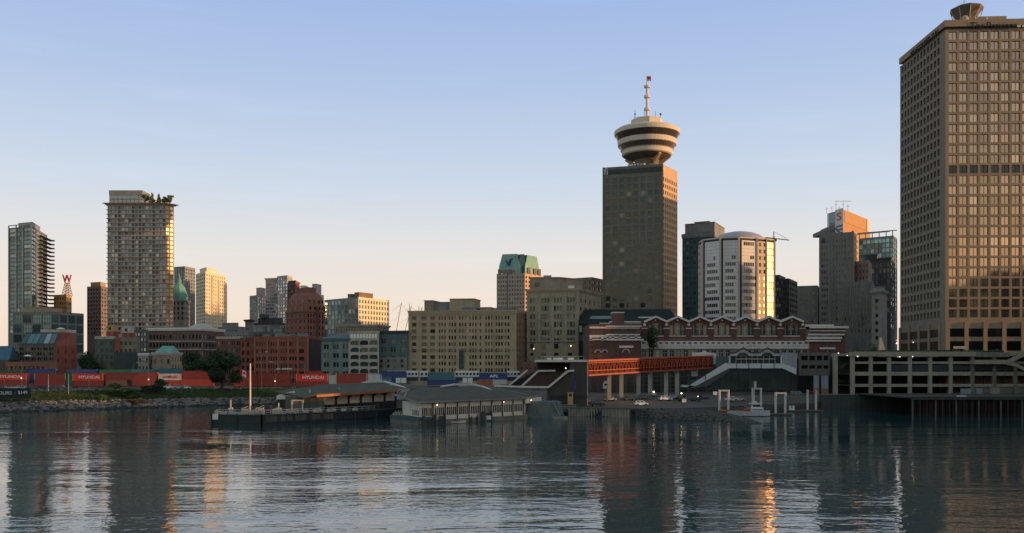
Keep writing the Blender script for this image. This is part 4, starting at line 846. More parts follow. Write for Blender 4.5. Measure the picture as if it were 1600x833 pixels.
for i in range(1, 5):
    mb = MB(); p0 = P[i]; mb.box(p0.x - .95, p0.x - .2, p0.y - .75, p0.y + .8, 0, zt - .1); mb.build('pier', pier, B.root)
    if i < 4: mb = MB(); mb.box(p0.x - .19, p0.x + 1.0, p0.y - .02, p0.y + 1.2, 0, zt - 1.5); mb.build('dark_slot', spd, B.root)
for i in (5, 6): mb = MB(); p0 = P[i]; mb.box(p0.x - .45, p0.x + .2, p0.y - .5, p0.y + .8, 0, zt - .1); mb.build('pier', pier, B.root)
mb = MB(); mb.prism(offset(full_poly, -.5), zt - 1.59, zt - .5, 1); mb.prism(offset(full_poly, -.2), zt - .5, zt + .25, 0); mb.build('attic', [pier, spd], B.root)
mb = MB(); cc = B.loc(W(1154, 480)); mb.lathe([(14, 0), (13.6, 1.0), (11, 2.9), (8, 4.1), (4, 4.9), (.1, 5.1)], (cc.x, cc.y, zt + .25), 40); mb.build('dome', wall('mauve_roof', (.36, .33, .35), rough=.4, var=.08), B.root, smooth=False)
# 31 --- construction crane behind
t = thing('construction_crane', 'yellow construction crane rising behind the bright right edge of the silver tower', 'crane', (*W(1209, 660), 5)); hgt = Z(362, 660) - 5
mb = MB()
for sx_, sy_ in ((-1, -1), (1, -1), (1, 1), (-1, 1)): mb.bar((sx_ * .8, sy_ * .8, 0), (sx_ * .8, sy_ * .8, hgt - 6), .3)
for k in range(int(hgt / 4)):
    z_ = k * 4; mb.bar((-.8, -.8, z_), (.8, -.8, z_ + 4), .15); mb.bar((.8, .8, z_), (-.8, .8, z_ + 4), .15)
mb.bar((0, 0, hgt - 6), (0, 0, hgt), .5); mb.build('mast', metal_d, t)
mb = MB(); mb.bar((-6, 0, hgt - 4.5), (0, 0, hgt - 5), .8); mb.bar((0, 0, hgt - 5), (3.2, -26, hgt - 10), .7); mb.bar((0, 0, hgt), (3, -22, hgt - 8.4), .2); mb.build('jib', wall('crane_yellow', (.42, .25, .06)), t)
mb = MB(); mb.box(-7, -4.5, -1, 1, hgt - 7, hgt - 4.4); mb.build('counterweight', concd, t); mb = MB(); mb.box(.4, 1.8, -1.4, 0, hgt - 7.2, hgt - 5.2); mb.build('cab', metal_d, t)
# 32 --- dark block and grey block
B = block('office_building', 'black glass office block right of the silver tower', [(1207, 590), (1233, 585), (1246, 610)], 435, wall('black_panel', (.03, .031, .033), rough=.5), g_dark, dict(fl=3.6, nx=8, fw=.86, fh=.5), dict(fl=3.6, nx=4, fw=.86, fh=.5), vis=498)
roofbox(B, 0, .35, .1, .8, 2.6, metal_d)
B = block('stone_building', 'plain grey stone building with grouped windows between black block and stepped skyscraper', [(1246, 540), (1278, 536), (1281, 560)], 446, greyst, g_dark, dict(fl=5.6, fh=.36, cols=[(.12, .18), (.2, .26), (.42, .48), (.5, .56), (.72, .78), (.8, .86)], tm=1.4), None, vis=495)
# 33 --- stepped stone skyscraper
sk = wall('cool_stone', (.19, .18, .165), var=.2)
B = block('stone_skyscraper', 'stepped grey stone skyscraper in shade with narrow window columns', [(1280, 525), (1334, 515), (1341, 540)], 362, sk, g_dark, dict(fl=3.5, fh=.5, cols=[(.08 + .07 * i, .08 + .07 * i + .035) for i in range(3)] + [(.4, .43), (.5, .535), (.58, .615), (.66, .695), (.74, .775), (.86, .89)], kind='h', fm=frame_d, tm=3), dict(fl=3.5, nx=2, fw=.3, fh=.5, m=wall('sunny_stone', (.52, .34, .19))), vis=510)  # right face: sunlight put into a warmer stone copy
r0 = B
mb = MB()
for u in (.0, .33, .45, .95): p0 = B.l + (B.c - B.l) * u; mb.box(p0.x, p0.x + .8, p0.y - .5, p0.y + .3, 0, B.zt + .6)
mb.build('pilaster', sk, B.root)
mb = MB(); p0 = B.l + (B.c - B.l) * .0; mb.box(p0.x + 1, p0.x + 9, p0.y + 2, p0.y + 14, B.zt, B.zt + 2.2); mb.box(p0.x + 5.5, p0.x + 10.5, p0.y + 3, p0.y + 14, B.zt + 2.2, B.zt + 4.6)
for k in range(8):
    a0, a1 = R(180 - k * 22.5), R(180 - (k + 1) * 22.5); mb.bar((p0.x + 9 + 3.2 * math.cos(a0), p0.y + 1, B.zt + .5 + 3.2 * math.sin(a0)), (p0.x + 9 + 3.2 * math.cos(a1), p0.y + 1, B.zt + .5 + 3.2 * math.sin(a1)), .9)
mb.build('crown', sk, B.root)
m2_ = MB(); p0 = B.l + (B.c - B.l) * .13; m2_.box(p0.x - 1.1, p0.x + 1.1, p0.y - .3, p0.y - .02, B.zt - 5, B.zt - 2.6); m2_.build('plaque', metal_d, B.root)
B = block('stone_building', 'lower shoulder of the stepped skyscraper with warm upper wall', [(1336, 520), (1357, 512), (1362, 530)], 406, wall('rose_stone', (.23, .17, .14)), g_dark, dict(fl=3.5, nx=4, fw=.3, fh=.45), None, vis=470)
B = block('stone_building', 'front wing of the stepped skyscraper with pale vertical piers', [(1329, 505), (1362, 500), (1366, 515)], 440, wall('blue_grey_stone', (.18, .18, .17)), g_dark, dict(fl=3.5, nx=6, fw=.4, fh=.5), None, vis=515)
mb = MB()
for k in range(7): p0 = B.l + (B.c - B.l) * (k / 6); mb.box(p0.x - .3, p0.x + .3, p0.y - .4, p0.y + .2, 0, B.zt + .4)
mb.build('pilaster', wall('blue_grey_stone', (.18, .18, .17)), B.root)
B = block('stone_building', 'small ornate pale corner building with bracketed cornice near the right tower', [(1362, 485), (1378, 480), (1386, 490)], 455, wall('light_grey_stone', (.27, .255, .225)), g_dark, dict(fl=4, nx=1, fw=.3, fh=.5, tm=3), None, vis=520, cornice=(1.0, -.4, .6), cm=wall('light_grey_stone', (.27, .255, .225)))
roofbox(B, .1, .9, .1, .8, 2.5, wall('light_grey_stone', (.27, .255, .225)))
# 34 --- sunlit tower top with red S emblem
og = wall('sunlit_granite', (.46, .25, .11), var=.1)  # granite of the right side with orange sunlight in its colour
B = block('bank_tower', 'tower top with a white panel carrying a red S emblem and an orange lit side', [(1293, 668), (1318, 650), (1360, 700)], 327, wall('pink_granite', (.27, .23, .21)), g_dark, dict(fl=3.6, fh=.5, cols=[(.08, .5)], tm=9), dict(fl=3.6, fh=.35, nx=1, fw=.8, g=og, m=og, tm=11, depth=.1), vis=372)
dl = (B.c - B.l).normalized(); nl = Vector((dl.y, -dl.x)); dr = (B.r - B.c).normalized(); nr = Vector((dr.y, -dr.x)); wsig = wall('sign_white', (.62, .58, .56), var=.05)
mb = MB(); a0 = B.l + (B.c - B.l) * .5; mb.obox(a0, B.c, .25, B.zt - 18, B.zt + 1, 0, .003); mb.obox(a0 + dl * 1, B.c - dl * .6, .3, B.zt - 12.3, B.zt - 10.9, 1, .01)
for k in (1, 2): mb.obox(a0 + dl * 1, B.c - dl * .6, .3, B.zt - 12.3 - 2.6 * k, B.zt - 10.9 - 2.6 * k, 1, .01)
mb.obox(B.l, B.l + (B.c - B.l) * .12, .25, B.zt - 18, B.zt - .4, 0, .003); mb.build('sign_panel', [wsig, g_dark], B.root)
mb = MB(); mb.obox(B.l + (B.c - B.l) * .13, B.l + (B.c - B.l) * .49, .2, B.zt - 8, B.zt - .8, 0, .003); mb.build('glazed_top', g_teal, B.root)
mb = MB(); mb.obox(B.c + dr * 1, B.c + (B.r - B.c) * .82, .3, B.zt - 9.2, B.zt - 1.2, 0, .003); mb.obox(B.c + (B.r - B.c) * .85, B.r, .5, B.zt - 9.5, B.zt + .2, 1, .01); mb.build('side_panel', [og, wsig], B.root)
redl = wall('red_letter', (.55, .05, .03), streak=False); p0 = a0 + (B.c - a0) * .5 + nl * .3
lettering('S', 8.0, redl, B.root, (p0.x, p0.y, B.zt - 4.8), math.atan2(dl.y, dl.x), name='emblem', width=5.2, extr=.2)
mb = MB()
for k, (u, h) in enumerate(((.3, 5), (.5, 5), (.62, 8), (.7, 4), (.8, 7), (.95, 5))):
    p0 = B.l + (B.c - B.l) * u + Vector((k * 1.6 - 2, 6)); mb.tube((p0.x, p0.y, B.zt), (p0.x, p0.y, B.zt + h), .14, n=4)
    mb.tube((p0.x - 1.2, p0.y, B.zt + h * .7), (p0.x + 1.2, p0.y, B.zt + h * .7), .12, n=4)
mb.bar((B.c.x - 4, B.c.y + 6, B.zt + 7), (B.c.x + 8, B.c.y + 6, B.zt + 7), .25); mb.build('aerial', wall('rust_red_metal', (.30, .13, .10)), B.root)
# 35 --- teal glass tower left of the large right tower
B = block('glass_tower', 'pale teal glass tower with open roof frame beside the big concrete tower', [(1342, 640), (1396, 625), (1402, 640)], 368, wall('aqua_frame', (.17, .22, .22)), g_teal, dict(fl=3.4, fh=.78, nx=9, fw=.86, g=glass('aqua_glass', (.22, .31, .31), (.28, .33, .33), .3, metal=.45, rough=.12)), dict(fl=3.4, fh=.8, nx=2, fw=.8), vis=480)
mb = MB(); l, c, r = B.l, B.c, B.r; zt = B.zt
for u in (.02, .2, .4, .6, .8, .98): p0 = l + (c - l) * u; mb.bar((p0.x, p0.y + .3, zt), (p0.x, p0.y + .3, zt + 3.6), .5)
mb.bar((l.x - 1, l.y + .3, zt + 3.7), (c.x + 2.5, c.y + .3, zt + 3.7), .6); mb.bar((l.x, l.y + 6, zt + 3.7), (c.x, c.y + 6, zt + 3.7), .5); mb.build('roof_frame', metal_g, B.root)
B = block('glass_tower', 'dark glass tower with pale window columns in front of the pale teal glass tower', [(1352, 575), (1392, 565), (1398, 590)], 403, wall('charcoal_panel', (.06, .065, .068)), g_blue, dict(fl=3.6, fh=.8, cols=[(.1 + .15 * i, .1 + .15 * i + .09) for i in range(6)], tm=2.2), dict(fl=3.6, nx=2, fw=.7, fh=.7), vis=500, cornice=(.4, -.3, .4), cm=metal_d)
roofbox(B, 0, .45, .1, .6, 3, metal_d)
# 36 --- the big concrete tower at the right
gsl = wall('shade_concrete', (.20, .17, .13), var=.18); gsr = wall('front_concrete', (.29, .20, .135), var=.18)  # same concrete: shade put into the left tone, warm light into the front
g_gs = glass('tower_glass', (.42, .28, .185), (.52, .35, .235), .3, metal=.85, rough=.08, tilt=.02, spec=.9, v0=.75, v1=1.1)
C = W(1477, 352); A = W(1406.5, 395); zt = Z(47, 352) - 5; zr0 = Z(498, 352) - 5
B = Bld('office_tower', 'huge brown concrete grid tower at the right edge of the view', 'building', (C.x, C.y, 5)); c = Vector((0, 0)); l = B.loc(A); dd = Vector((1, -.055)).normalized(); r = c + dd * 53.0; bk = l + r - c
nrow = 28; ridge = 28
gdk = glass('vent_glass', (.006, .006, .007), pb=0)
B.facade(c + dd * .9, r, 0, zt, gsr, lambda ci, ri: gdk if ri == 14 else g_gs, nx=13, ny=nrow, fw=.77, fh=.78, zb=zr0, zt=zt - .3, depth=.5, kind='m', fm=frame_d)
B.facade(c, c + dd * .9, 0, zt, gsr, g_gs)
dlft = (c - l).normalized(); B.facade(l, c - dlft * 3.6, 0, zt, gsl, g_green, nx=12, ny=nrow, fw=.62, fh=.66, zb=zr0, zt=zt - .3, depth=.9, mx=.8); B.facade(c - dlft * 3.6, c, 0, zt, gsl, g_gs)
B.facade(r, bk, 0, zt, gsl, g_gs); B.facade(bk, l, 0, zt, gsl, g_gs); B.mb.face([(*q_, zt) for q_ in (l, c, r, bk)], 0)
B.finish(vis=Z(498, 352), limit=100)
big = B
pol = [l, c, r, bk]; mb = MB(); mb.prism(offset(pol, -.8), zt + .003, zt + 1.2, 1); mb.prism(offset(pol, .35), zt + 1.2, zt + 3.8, 0); mb.prism(offset(pol, .15), zt - .3, zt - .004, 0); mb.build('parapet', [gsr, metal_d], B.root)
for k in range(8):   # tall openings of the base
    p0 = c + dd * (1.5 + 7.2 * k)
    for z_0, z_1 in ((Z(526, 350) - 5, Z(513, 350) - 5), (Z(548, 350) - 5, Z(533, 350) - 5)): mb = MB(); mb.obox(p0, p0 + dd * 5.9, .06, z_0, z_1, 0, .002); mb.build('base_window', gdk, B.root)
for k in range(4):
    p0 = l + dlft * (1.2 + 9.6 * k)
    for z_0, z_1 in ((Z(528, 365) - 5, Z(516, 365) - 5), (Z(548, 365) - 5, Z(534, 365) - 5)): mb = MB(); mb.obox(p0, p0 + dlft * 7.4, .06, z_0, z_1, 0, .002); mb.build('base_window', gdk, B.root)
for k in range(8): p0 = c + dd * (7.2 * k); mb = MB(); mb.obox(p0, p0 + dd * 1.5, .6, 0, Z(503, 350) - 5, 0, .004); mb.build('base_pier', gsr, B.root)
for k in range(5): p0 = l + dlft * (9.6 * k - .2); mb = MB(); mb.obox(p0, p0 + dlft * 1.3, .6, 0, Z(507, 365) - 5, 0, .004); mb.build('base_pier', gsr, B.root)
let = wall('dark_letter', (.03, .028, .026), streak=False); nrm = Vector((dd.y, -dd.x)); p0 = c + dd * 18.3 + nrm * .55
lettering('The Province', 4.2, let, B.root, (p0.x, p0.y, zt + 1.1), math.atan2(dd.y, dd.x), name='sign_lettering', width=17.5)
nrm2 = Vector((dlft.y, -dlft.x)); p0 = l + dlft * 25 + nrm2 * .55
lettering('VANCOUVER SUN', 4.0, let, B.root, (p0.x, p0.y, zt + .9), math.atan2(dlft.y, dlft.x), name='sign_lettering', width=26)
mb = MB()
for k in range(3): p0 = c + dd * (27.2 + 1.9 * k) + nrm * .4; mb.obox(p0, p0 + dd * 1.3, .1, zt + .4, zt + 1.1)
mb.build('lit_sign', white, B.root)
# roof pod
q0 = c + dd * 11.6 + Vector((0, 7)); mb = MB(); zp = zt + 6.2
mb.lathe([(3.0, -3.0), (3.2, 0), (3.6, .5), (4.9, 2.5), (6.1, 4.0), (6.25, 4.5), (4.4, 5.4), (.2, 5.8)], (q0.x, q0.y, zp), 9, rot=.3); mb.build('roof_pod', wall('pod_brown', (.16, .12, .085)), B.root)
mb = MB()
for k in range(9): a = .3 + k * 2 * math.pi / 9; mb.tube((q0.x + 4.4 * math.cos(a), q0.y + 4.4 * math.sin(a), zp - 1), (q0.x + 6.0 * math.cos(a), q0.y + 6.0 * math.sin(a), zp + 4.2), .16, n=5)
mb.build('pod_strut', pale, B.root)
mb = MB(); mb.blob((q0.x - 3, q0.y - 5, zt + 5.0), 1.4, .02, sub=2, sq=(1, .4, 1)); mb.blob((q0.x + .6, q0.y - 5, zt + 5.2), .6, .02, sub=2); mb.blob((q0.x + 5, q0.y - 5, zt + 4.8), .8, .02, sub=2); mb.build('roof_dish', wall('dish_pink', (.42, .33, .28)), B.root)
mb = MB(); p1 = c + dd * 8 + Vector((0, 3)); mb.prism([p1, p1 + dd * 17, p1 + dd * 17 + Vector((0, 12)), p1 + Vector((0, 12))], zt + 3.81, zt + 6.2); mb.build('roof_house', brown, B.root)
mb = MB(); mb.tube((q0.x - 1, q0.y, zp + 5), (q0.x - 1, q0.y, zp + 11), .1); mb.build('aerial', metal_d, B.root)

# 37 --- the station with its row of gables
bw = wall('station_brick', (.12, .056, .044), var=.3, scale=.5); st = wall('station_stone', (.56, .51, .47), var=.18)
Ds = 378; s_ = Ds / F; B = Bld('railway_station', 'long dark brick railway station with a row of pale edged gables and white bands', 'building', (X(1120, Ds), Ds, 5))
def sx2(px): return (px - 1120) * s_
def sz(py): return Z(py, Ds) - 5
peaks = [1024, 1058.6, 1093, 1128, 1164, 1201, 1237]; val = [1007] + [(peaks[i] + peaks[i+1]) / 2 for i in range(6)] + [1254]
for i in range(7):
    x0, x1, xp = sx2(val[i]), sx2(val[i+1]), sx2(peaks[i]); u0, u1 = .16, .84
    B.facade((x0, 0), (x1, 0), sz(530), sz(503.6), bw, g_green, cols=[(.15, .34), (.36, .64), (.66, .85)], rows=[(sz(524), sz(508))], depth=.6, kind='x', fm=st)
    B.mb.face([(x0, 0, sz(503.6)), (x1, 0, sz(503.6)), (xp, 0, sz(495.6))], 0)
    B.mb.face([(x0, 0, sz(503.6)), (xp, 0, sz(495.6)), (xp, 30, sz(495.6)), (x0, 30, sz(503.6))], B.mi(slate)); B.mb.face([(xp, 0, sz(495.6)), (x1, 0, sz(503.6)), (x1, 30, sz(503.6)), (xp, 30, sz(495.6))], B.mi(slate))
ax0, ax1 = sx2(1000), sx2(1262)
B.facade((ax0, -1.2), (ax1, -1.2), sz(560), sz(545), wall('station_arcade', (.21, .20, .17)), g_green, nx=24, ny=1, fw=.6, fh=.7, depth=.6, kind='x', fm=st)
B.facade((ax0, 0), (ax1, 0), 0, sz(560), wall('deep_shadow_wall', (.035, .035, .033)), g_dark)  # deep shade below the station is put into this wall's colour
B.facade((ax0, -1.2), (ax1, -1.2), sz(545), sz(530), bw, g_dark)
B.facade((sx2(920), -3), (sx2(1000), -3), 0, sz(507), bw, g_dark, cols=[(.1, .16), (.42, .47), (.62, .75)], rows=[(sz(574), sz(560))], depth=.5)
B.facade((sx2(1000), -3), (sx2(1000), 30), 0, sz(507), bw, g_dark); B.facade((sx2(920), 30), (sx2(920), -3), 0, sz(507), bw, g_dark)
B.mb.face([(sx2(920), -3, sz(507)), (sx2(1000), -3, sz(507)), (sx2(1000), 30, sz(507)), (sx2(920), 30, sz(507))], B.mi(slate))
B.facade((sx2(1262), -2), (sx2(1318), -2), 0, sz(510), bw, g_dark, nx=6, fw=.4, rows=[(sz(527), sz(523.5))]); B.facade((sx2(1318), -2), (sx2(1318), 24), 0, sz(510), bw, g_dark)
B.mb.face([(sx2(1262), -2, sz(510)), (sx2(1318), -2, sz(510)), (sx2(1318), 30, sz(510)), (sx2(1262), 30, sz(510))], B.mi(slate))
B.finish()
for i in range(7):
    xp, x0, x1 = sx2(peaks[i]), sx2(val[i]), sx2(val[i+1]); mb = MB()
    mb.bar((x0 - .2, -.5, sz(503)), (xp + .05, -.5, sz(495)), 1.6, .8); mb.bar((xp, -.504, sz(495)), (x1 + .2, -.504, sz(503)), 1.6, .8); mb.build('gable_coping', st, B.root)
    mb = MB(); mb.blob((xp, -.25, sz(500.5)), .35, 0, sub=1, sq=(1, .6, 1.4)); mb.build('keystone', st, B.root)
    mb = MB(); n_ = 10; xa, xb = x0 + (x1 - x0) * .34, x0 + (x1 - x0) * .66
    for k in range(n_):
        a0, a1 = R(180 * k / n_), R(180 * (k + 1) / n_); rr_ = (xb - xa) / 2; xm = (xa + xb) / 2
        mb.face([(xm + rr_ * math.cos(a0), .02 - .05, sz(508) + rr_ * .55 * math.sin(a0)), (xm + rr_ * math.cos(a1), -.03, sz(508) + rr_ * .55 * math.sin(a1)), (xm, -.03, sz(508))])
    mb.build('fanlight', g_green, B.root)
    mb = MB(); mb.box(x0 + (x1 - x0) * .13, x1 - (x1 - x0) * .13, -.3, -.004, sz(526), sz(524.6)); mb.box(x0 + (x1 - x0) * .1, x1 - (x1 - x0) * .1, -.3, -.004, sz(531), sz(529.6)); mb.build('sill', st, B.root)
for i, v in enumerate(val):
    mb = MB(); mb.tube((sx2(v), -.55, sz(507.2)), (sx2(v), -.2, sz(507.2)), .62, n=14); mb.build('roundel', st, B.root)
    mb = MB(); mb.box(sx2(v) - 1.25, sx2(v) + 1.25, -.19, -.005, sz(530), sz(503)); mb.box(sx2(v) - 1.3, sx2(v) + 1.3, -.35, -.2, sz(513.8), sz(512.4), 1); mb.build('pier', [bw, st], B.root)
mb = MB(); yb = -1.6
mb.box(ax0, ax1, yb, yb + .38, sz(535), sz(533)); mb.box(ax0, ax1, yb, yb + .38, sz(540), sz(537.4)); mb.box(ax0, ax1, yb - .15, yb + .38, sz(545), sz(543)); mb.box(ax0, ax1, yb + .2, yb + .38, sz(543), sz(540))
for k in range(30): x_ = ax0 + (ax1 - ax0) * k / 29; mb.box(x_ - .55, x_ + .55, yb - .1, yb + .3, sz(541.5), sz(533))
mb.build('balustrade', st, B.root)
mb = MB()
for (xa, xb, ya, yb_, o) in ((920, 946, 514, 511, .5), (945, 1001, 511.5, 509.5, .6), (945, 998, 514, 512.4, .3), (920, 946, 528, 524, .5), (945, 998, 524.5, 522.5, .6), (945, 1000, 528.6, 526.5, .4), (920, 946, 532, 530, .4), (945, 1004, 532.6, 530, .7), (966, 988, 544, 540.5, .5)): mb.box(sx2(xa), sx2(xb), -3 - o, -3.004, sz(ya), sz(yb_))
for px in (922, 940, 948, 956, 968, 980, 992): mb.box(sx2(px) - .4, sx2(px) + .4, -3.4, -3.004, sz(533), sz(524))
mb.build('stone_band', st, B.root)
for cxp, r_, yb2 in ((933, 1.25, 551.5), (943.5, 1.2, 551.5), (976.7, 1.5, 551.5)):
    mb = MB(); pv = None
    for k in range(11):
        a = R(18 * k); q_ = (sx2(cxp) + r_ * math.cos(a), -3.1, sz(yb2) + r_ * math.sin(a))
        if pv: mb.bar(pv, q_, .22, .28)
        pv = q_
    mb.build('arch', st, B.root)
mb = MB(); mb.box(sx2(958), sx2(976), 2, 8, sz(507), sz(489)); mb.box(sx2(957.5), sx2(976.5), 1.8, 8.2, sz(489), sz(487), 1); mb.build('chimney', [brickd, st], B.root)
mb = MB()
for (xa, xb, ya, yb_) in ((938, 955, 505.5, 504), (953, 1003, 503.5, 501.5), (999, 1022, 496.5, 494.5)): mb.box(sx2(xa), sx2(xb), 2.2, 3.2, sz(ya), sz(yb_))
mb.box(sx2(953), sx2(1003), 3.2, 12, sz(507), sz(503.5)); mb.build('roof_edge', st, B.root)
mb = MB()
for (xa, xb, ya, yb_, o) in ((1255, 1300, 511, 507.5, .4), (1262, 1322, 513.5, 510, .9), (1262, 1318, 518, 516.6, .3), (1260, 1316, 524.5, 522, .6), (1258, 1312, 530, 526.5, .7), (1256, 1310, 534, 531.5, .9), (1278, 1302, 546, 543, .6)): mb.box(sx2(xa), sx2(xb), -2 - o, -2.004, sz(ya), sz(yb_))
mb.build('stone_band', st, B.root)
# ------------------------------------------------------------------ the waterfront
def gz(px, D):
    for i in range(len(SH) - 1):
        if SH[i][0] <= px <= SH[i+1][0]:
            t = (px - SH[i][0]) / (SH[i+1][0] - SH[i][0])
            def prof(j):
                r = rows[j]; 
                for k in range(len(r) - 1):
                    if r[k].y <= D <= r[k+1].y: u = (D - r[k].y) / (r[k+1].y - r[k].y); return r[k].z * (1 - u) + r[k+1].z * u
                return 6.4
            return prof(i) * (1 - t) + prof(i + 1) * t
    return 6.4
lampw = emit('lamp_glow', (1, .66, .32), 5); lampc = emit('white_lamp_glow', (1, .88, .7), 3.5)
# --- trees
bark = wall('bark', (.06, .045, .035)); leafd = leafmat('dark_leaves', (.016, .034, .018), (.046, .080, .034)); leafm = leafmat('leaves', (.02, .042, .014), (.06, .095, .03)); leafb = leafmat('brown_leaves', (.030, .026, .014), (.070, .060, .030))
def tree(name, label, px, D, h, w, mat, z=None, group=None, n=1500, leaf=.55, seed=1, cone=False, trunk=.25, cat='tree'):
    rn = random.Random(seed); z = gz(px, D) if z is None else z
    t = thing(name, label, cat, (X(px, D), D, z - .1), group=group); mb = MB(); ht = h * trunk
    mb.tube((0, 0, 0), (0, 0, ht), w * .035 + .06, w * .025 + .04, 7)
    lobes = []
    if cone:
        mb.tube((0, 0, ht), (0, 0, h * .95), w * .025 + .03, .03, 6)
        for k in range(9): u = k / 8; lobes.append((Vector((rn.uniform(-.1, .1) * w, rn.uniform(-.1, .1) * w, ht + (h - ht) * u)), w * .5 * (1 - u) + .15, (h - ht) * .09 + .1))
    else:
        for k in range(14):
            a = rn.uniform(0, 6.28); rad = w * .5 * rn.uniform(.15, .78); zz_ = ht + (h - ht) * rn.uniform(.12, .86); sh = math.sin(math.pi * min(1, max(.12, (zz_ - ht * .6) / (h - ht * .6)))) ** .6
            c = Vector((rad * math.cos(a) * sh, rad * math.sin(a) * sh, zz_)); lobes.append((c, w * rn.uniform(.13, .24), h * rn.uniform(.09, .15)))
            mb.tube((0, 0, ht * rn.uniform(.75, 1.0)), c, w * .014 + .03, .02, 5)
    mb.build('trunk', bark, t); mb = MB()
    for i in range(n):
        c, rx, rz_ = lobes[rn.randrange(len(lobes))]
        v = Vector((rn.gauss(0, 1), rn.gauss(0, 1), rn.gauss(0, 1))).normalized() * (rn.random() ** .35) * rn.uniform(.8, 1.12)
        p = c + Vector((v.x * rx, v.y * rx, v.z * rz_)); a = Vector((rn.gauss(0, 1), rn.gauss(0, 1), rn.gauss(0, 1))).normalized(); b_ = a.orthogonal().normalized(); l_ = leaf * rn.uniform(.6, 1.4)
        mb.face([p - a * l_, p + b_ * l_ * .55, p + a * l_, p - b_ * l_ * .55])
    mb.build('crown', mat, t); return t
tree('broadleaf_tree', 'big dark green tree on the shore in front of the red containers', 347, 386, 18.5, 22, leafd, n=8500, leaf=.55, seed=2)
tree('broadleaf_tree', 'dark tree left of the big shore tree, below the brick warehouse', 306, 432, 18, 13, leafd, n=3000, leaf=.55, seed=3)
for i, (px, D, h, w, lab) in enumerate([(135, 455, 20, 11, 'bushy dark tree right of the sloping brick building'), (150, 458, 12, 8, 'smaller dark tree beside the narrow sage green building'), (4, 500, 21, 14, 'dark tree at the left frame edge under the far left tower'), (24, 505, 20, 12, 'dark tree left of the sloping brick building roof'), (105, 446, 9, 9, 'low brownish tree in front of the blank brick wall'), (63, 444, 5, 5, 'small round green tree on the red terrace building')]):
    tree('broadleaf_tree', lab, px, D, h, w, leafb if i == 4 else leafd, z=6.2, n=1500, seed=10 + i, trunk=.2)
for i, (px, D, h, w, m_, lab) in enumerate([(185, 362, 5.4, 11, leafm, 'broad green bush on the bank before the low red container'), (203, 360, 4.2, 8, leafm, 'green bush right next to the broadest bank bush'), (248, 372, 7.0, 7, leafd, 'upright bush on the bank left of the parked white cars'), (232, 371, 3.6, 8, leafd, 'low dark bush left of the upright bank bush'), (160, 352, 2.6, 6, leafm, 'small low bush at the left end of the bank bushes'), (215, 352, 2.2, 9, leafb, 'brownish scrub right above the riprap stones')]):
    tree('bush', lab, px, D, h, w, m_, n=1300, leaf=.36, seed=30 + i, trunk=.05, cat='bush')
for i, (px, D, h, w, lab) in enumerate([(1020, 373, 26, 5.5, 'dark green tree in front of the left end of the station gables'), (1302, 400, 18, 13, 'dark tree right of the station end'), (1330, 405, 16, 13, 'rounded dark tree above the left end of the parking deck'), (1352, 400, 13, 11, 'low dark tree left of the slim pale pylon on the deck'), (1395, 420, 15, 11, 'dark tree against the foot of the big concrete tower'), (1370, 440, 24, 10, 'tall dark tree below the ornate pale corner building')]):
    tree('broadleaf_tree', lab, px, D, h, w, leafd, z=6, n=1300, seed=50 + i, trunk=.1 if i else .72)
leafroof = leafmat('roof_leaves', (.07, .10, .035), (.17, .18, .07))
for i, (px, h, w, cone, lab) in enumerate([(226, 6.5, 6.5, False, 'leftmost roof tree beside the penthouse of the tall gridded tower'), (238, 6.8, 4.4, True, 'first conifer on the roof of the tall gridded tower'), (248, 6.2, 3.8, True, 'second slimmer conifer on the roof of the tall gridded tower'), (257.5, 5.2, 4.6, False, 'round tree between the conifers and the corner of the roof terrace'), (265.5, 6.2, 5.2, False, 'bushy tree at the right corner of the roof terrace')]):
    tree('roof_tree', lab, px, 603, h, w, leafroof, z=wood.zt + 5.4, n=1300, leaf=.42, seed=70 + i, cone=cone, trunk=.15)

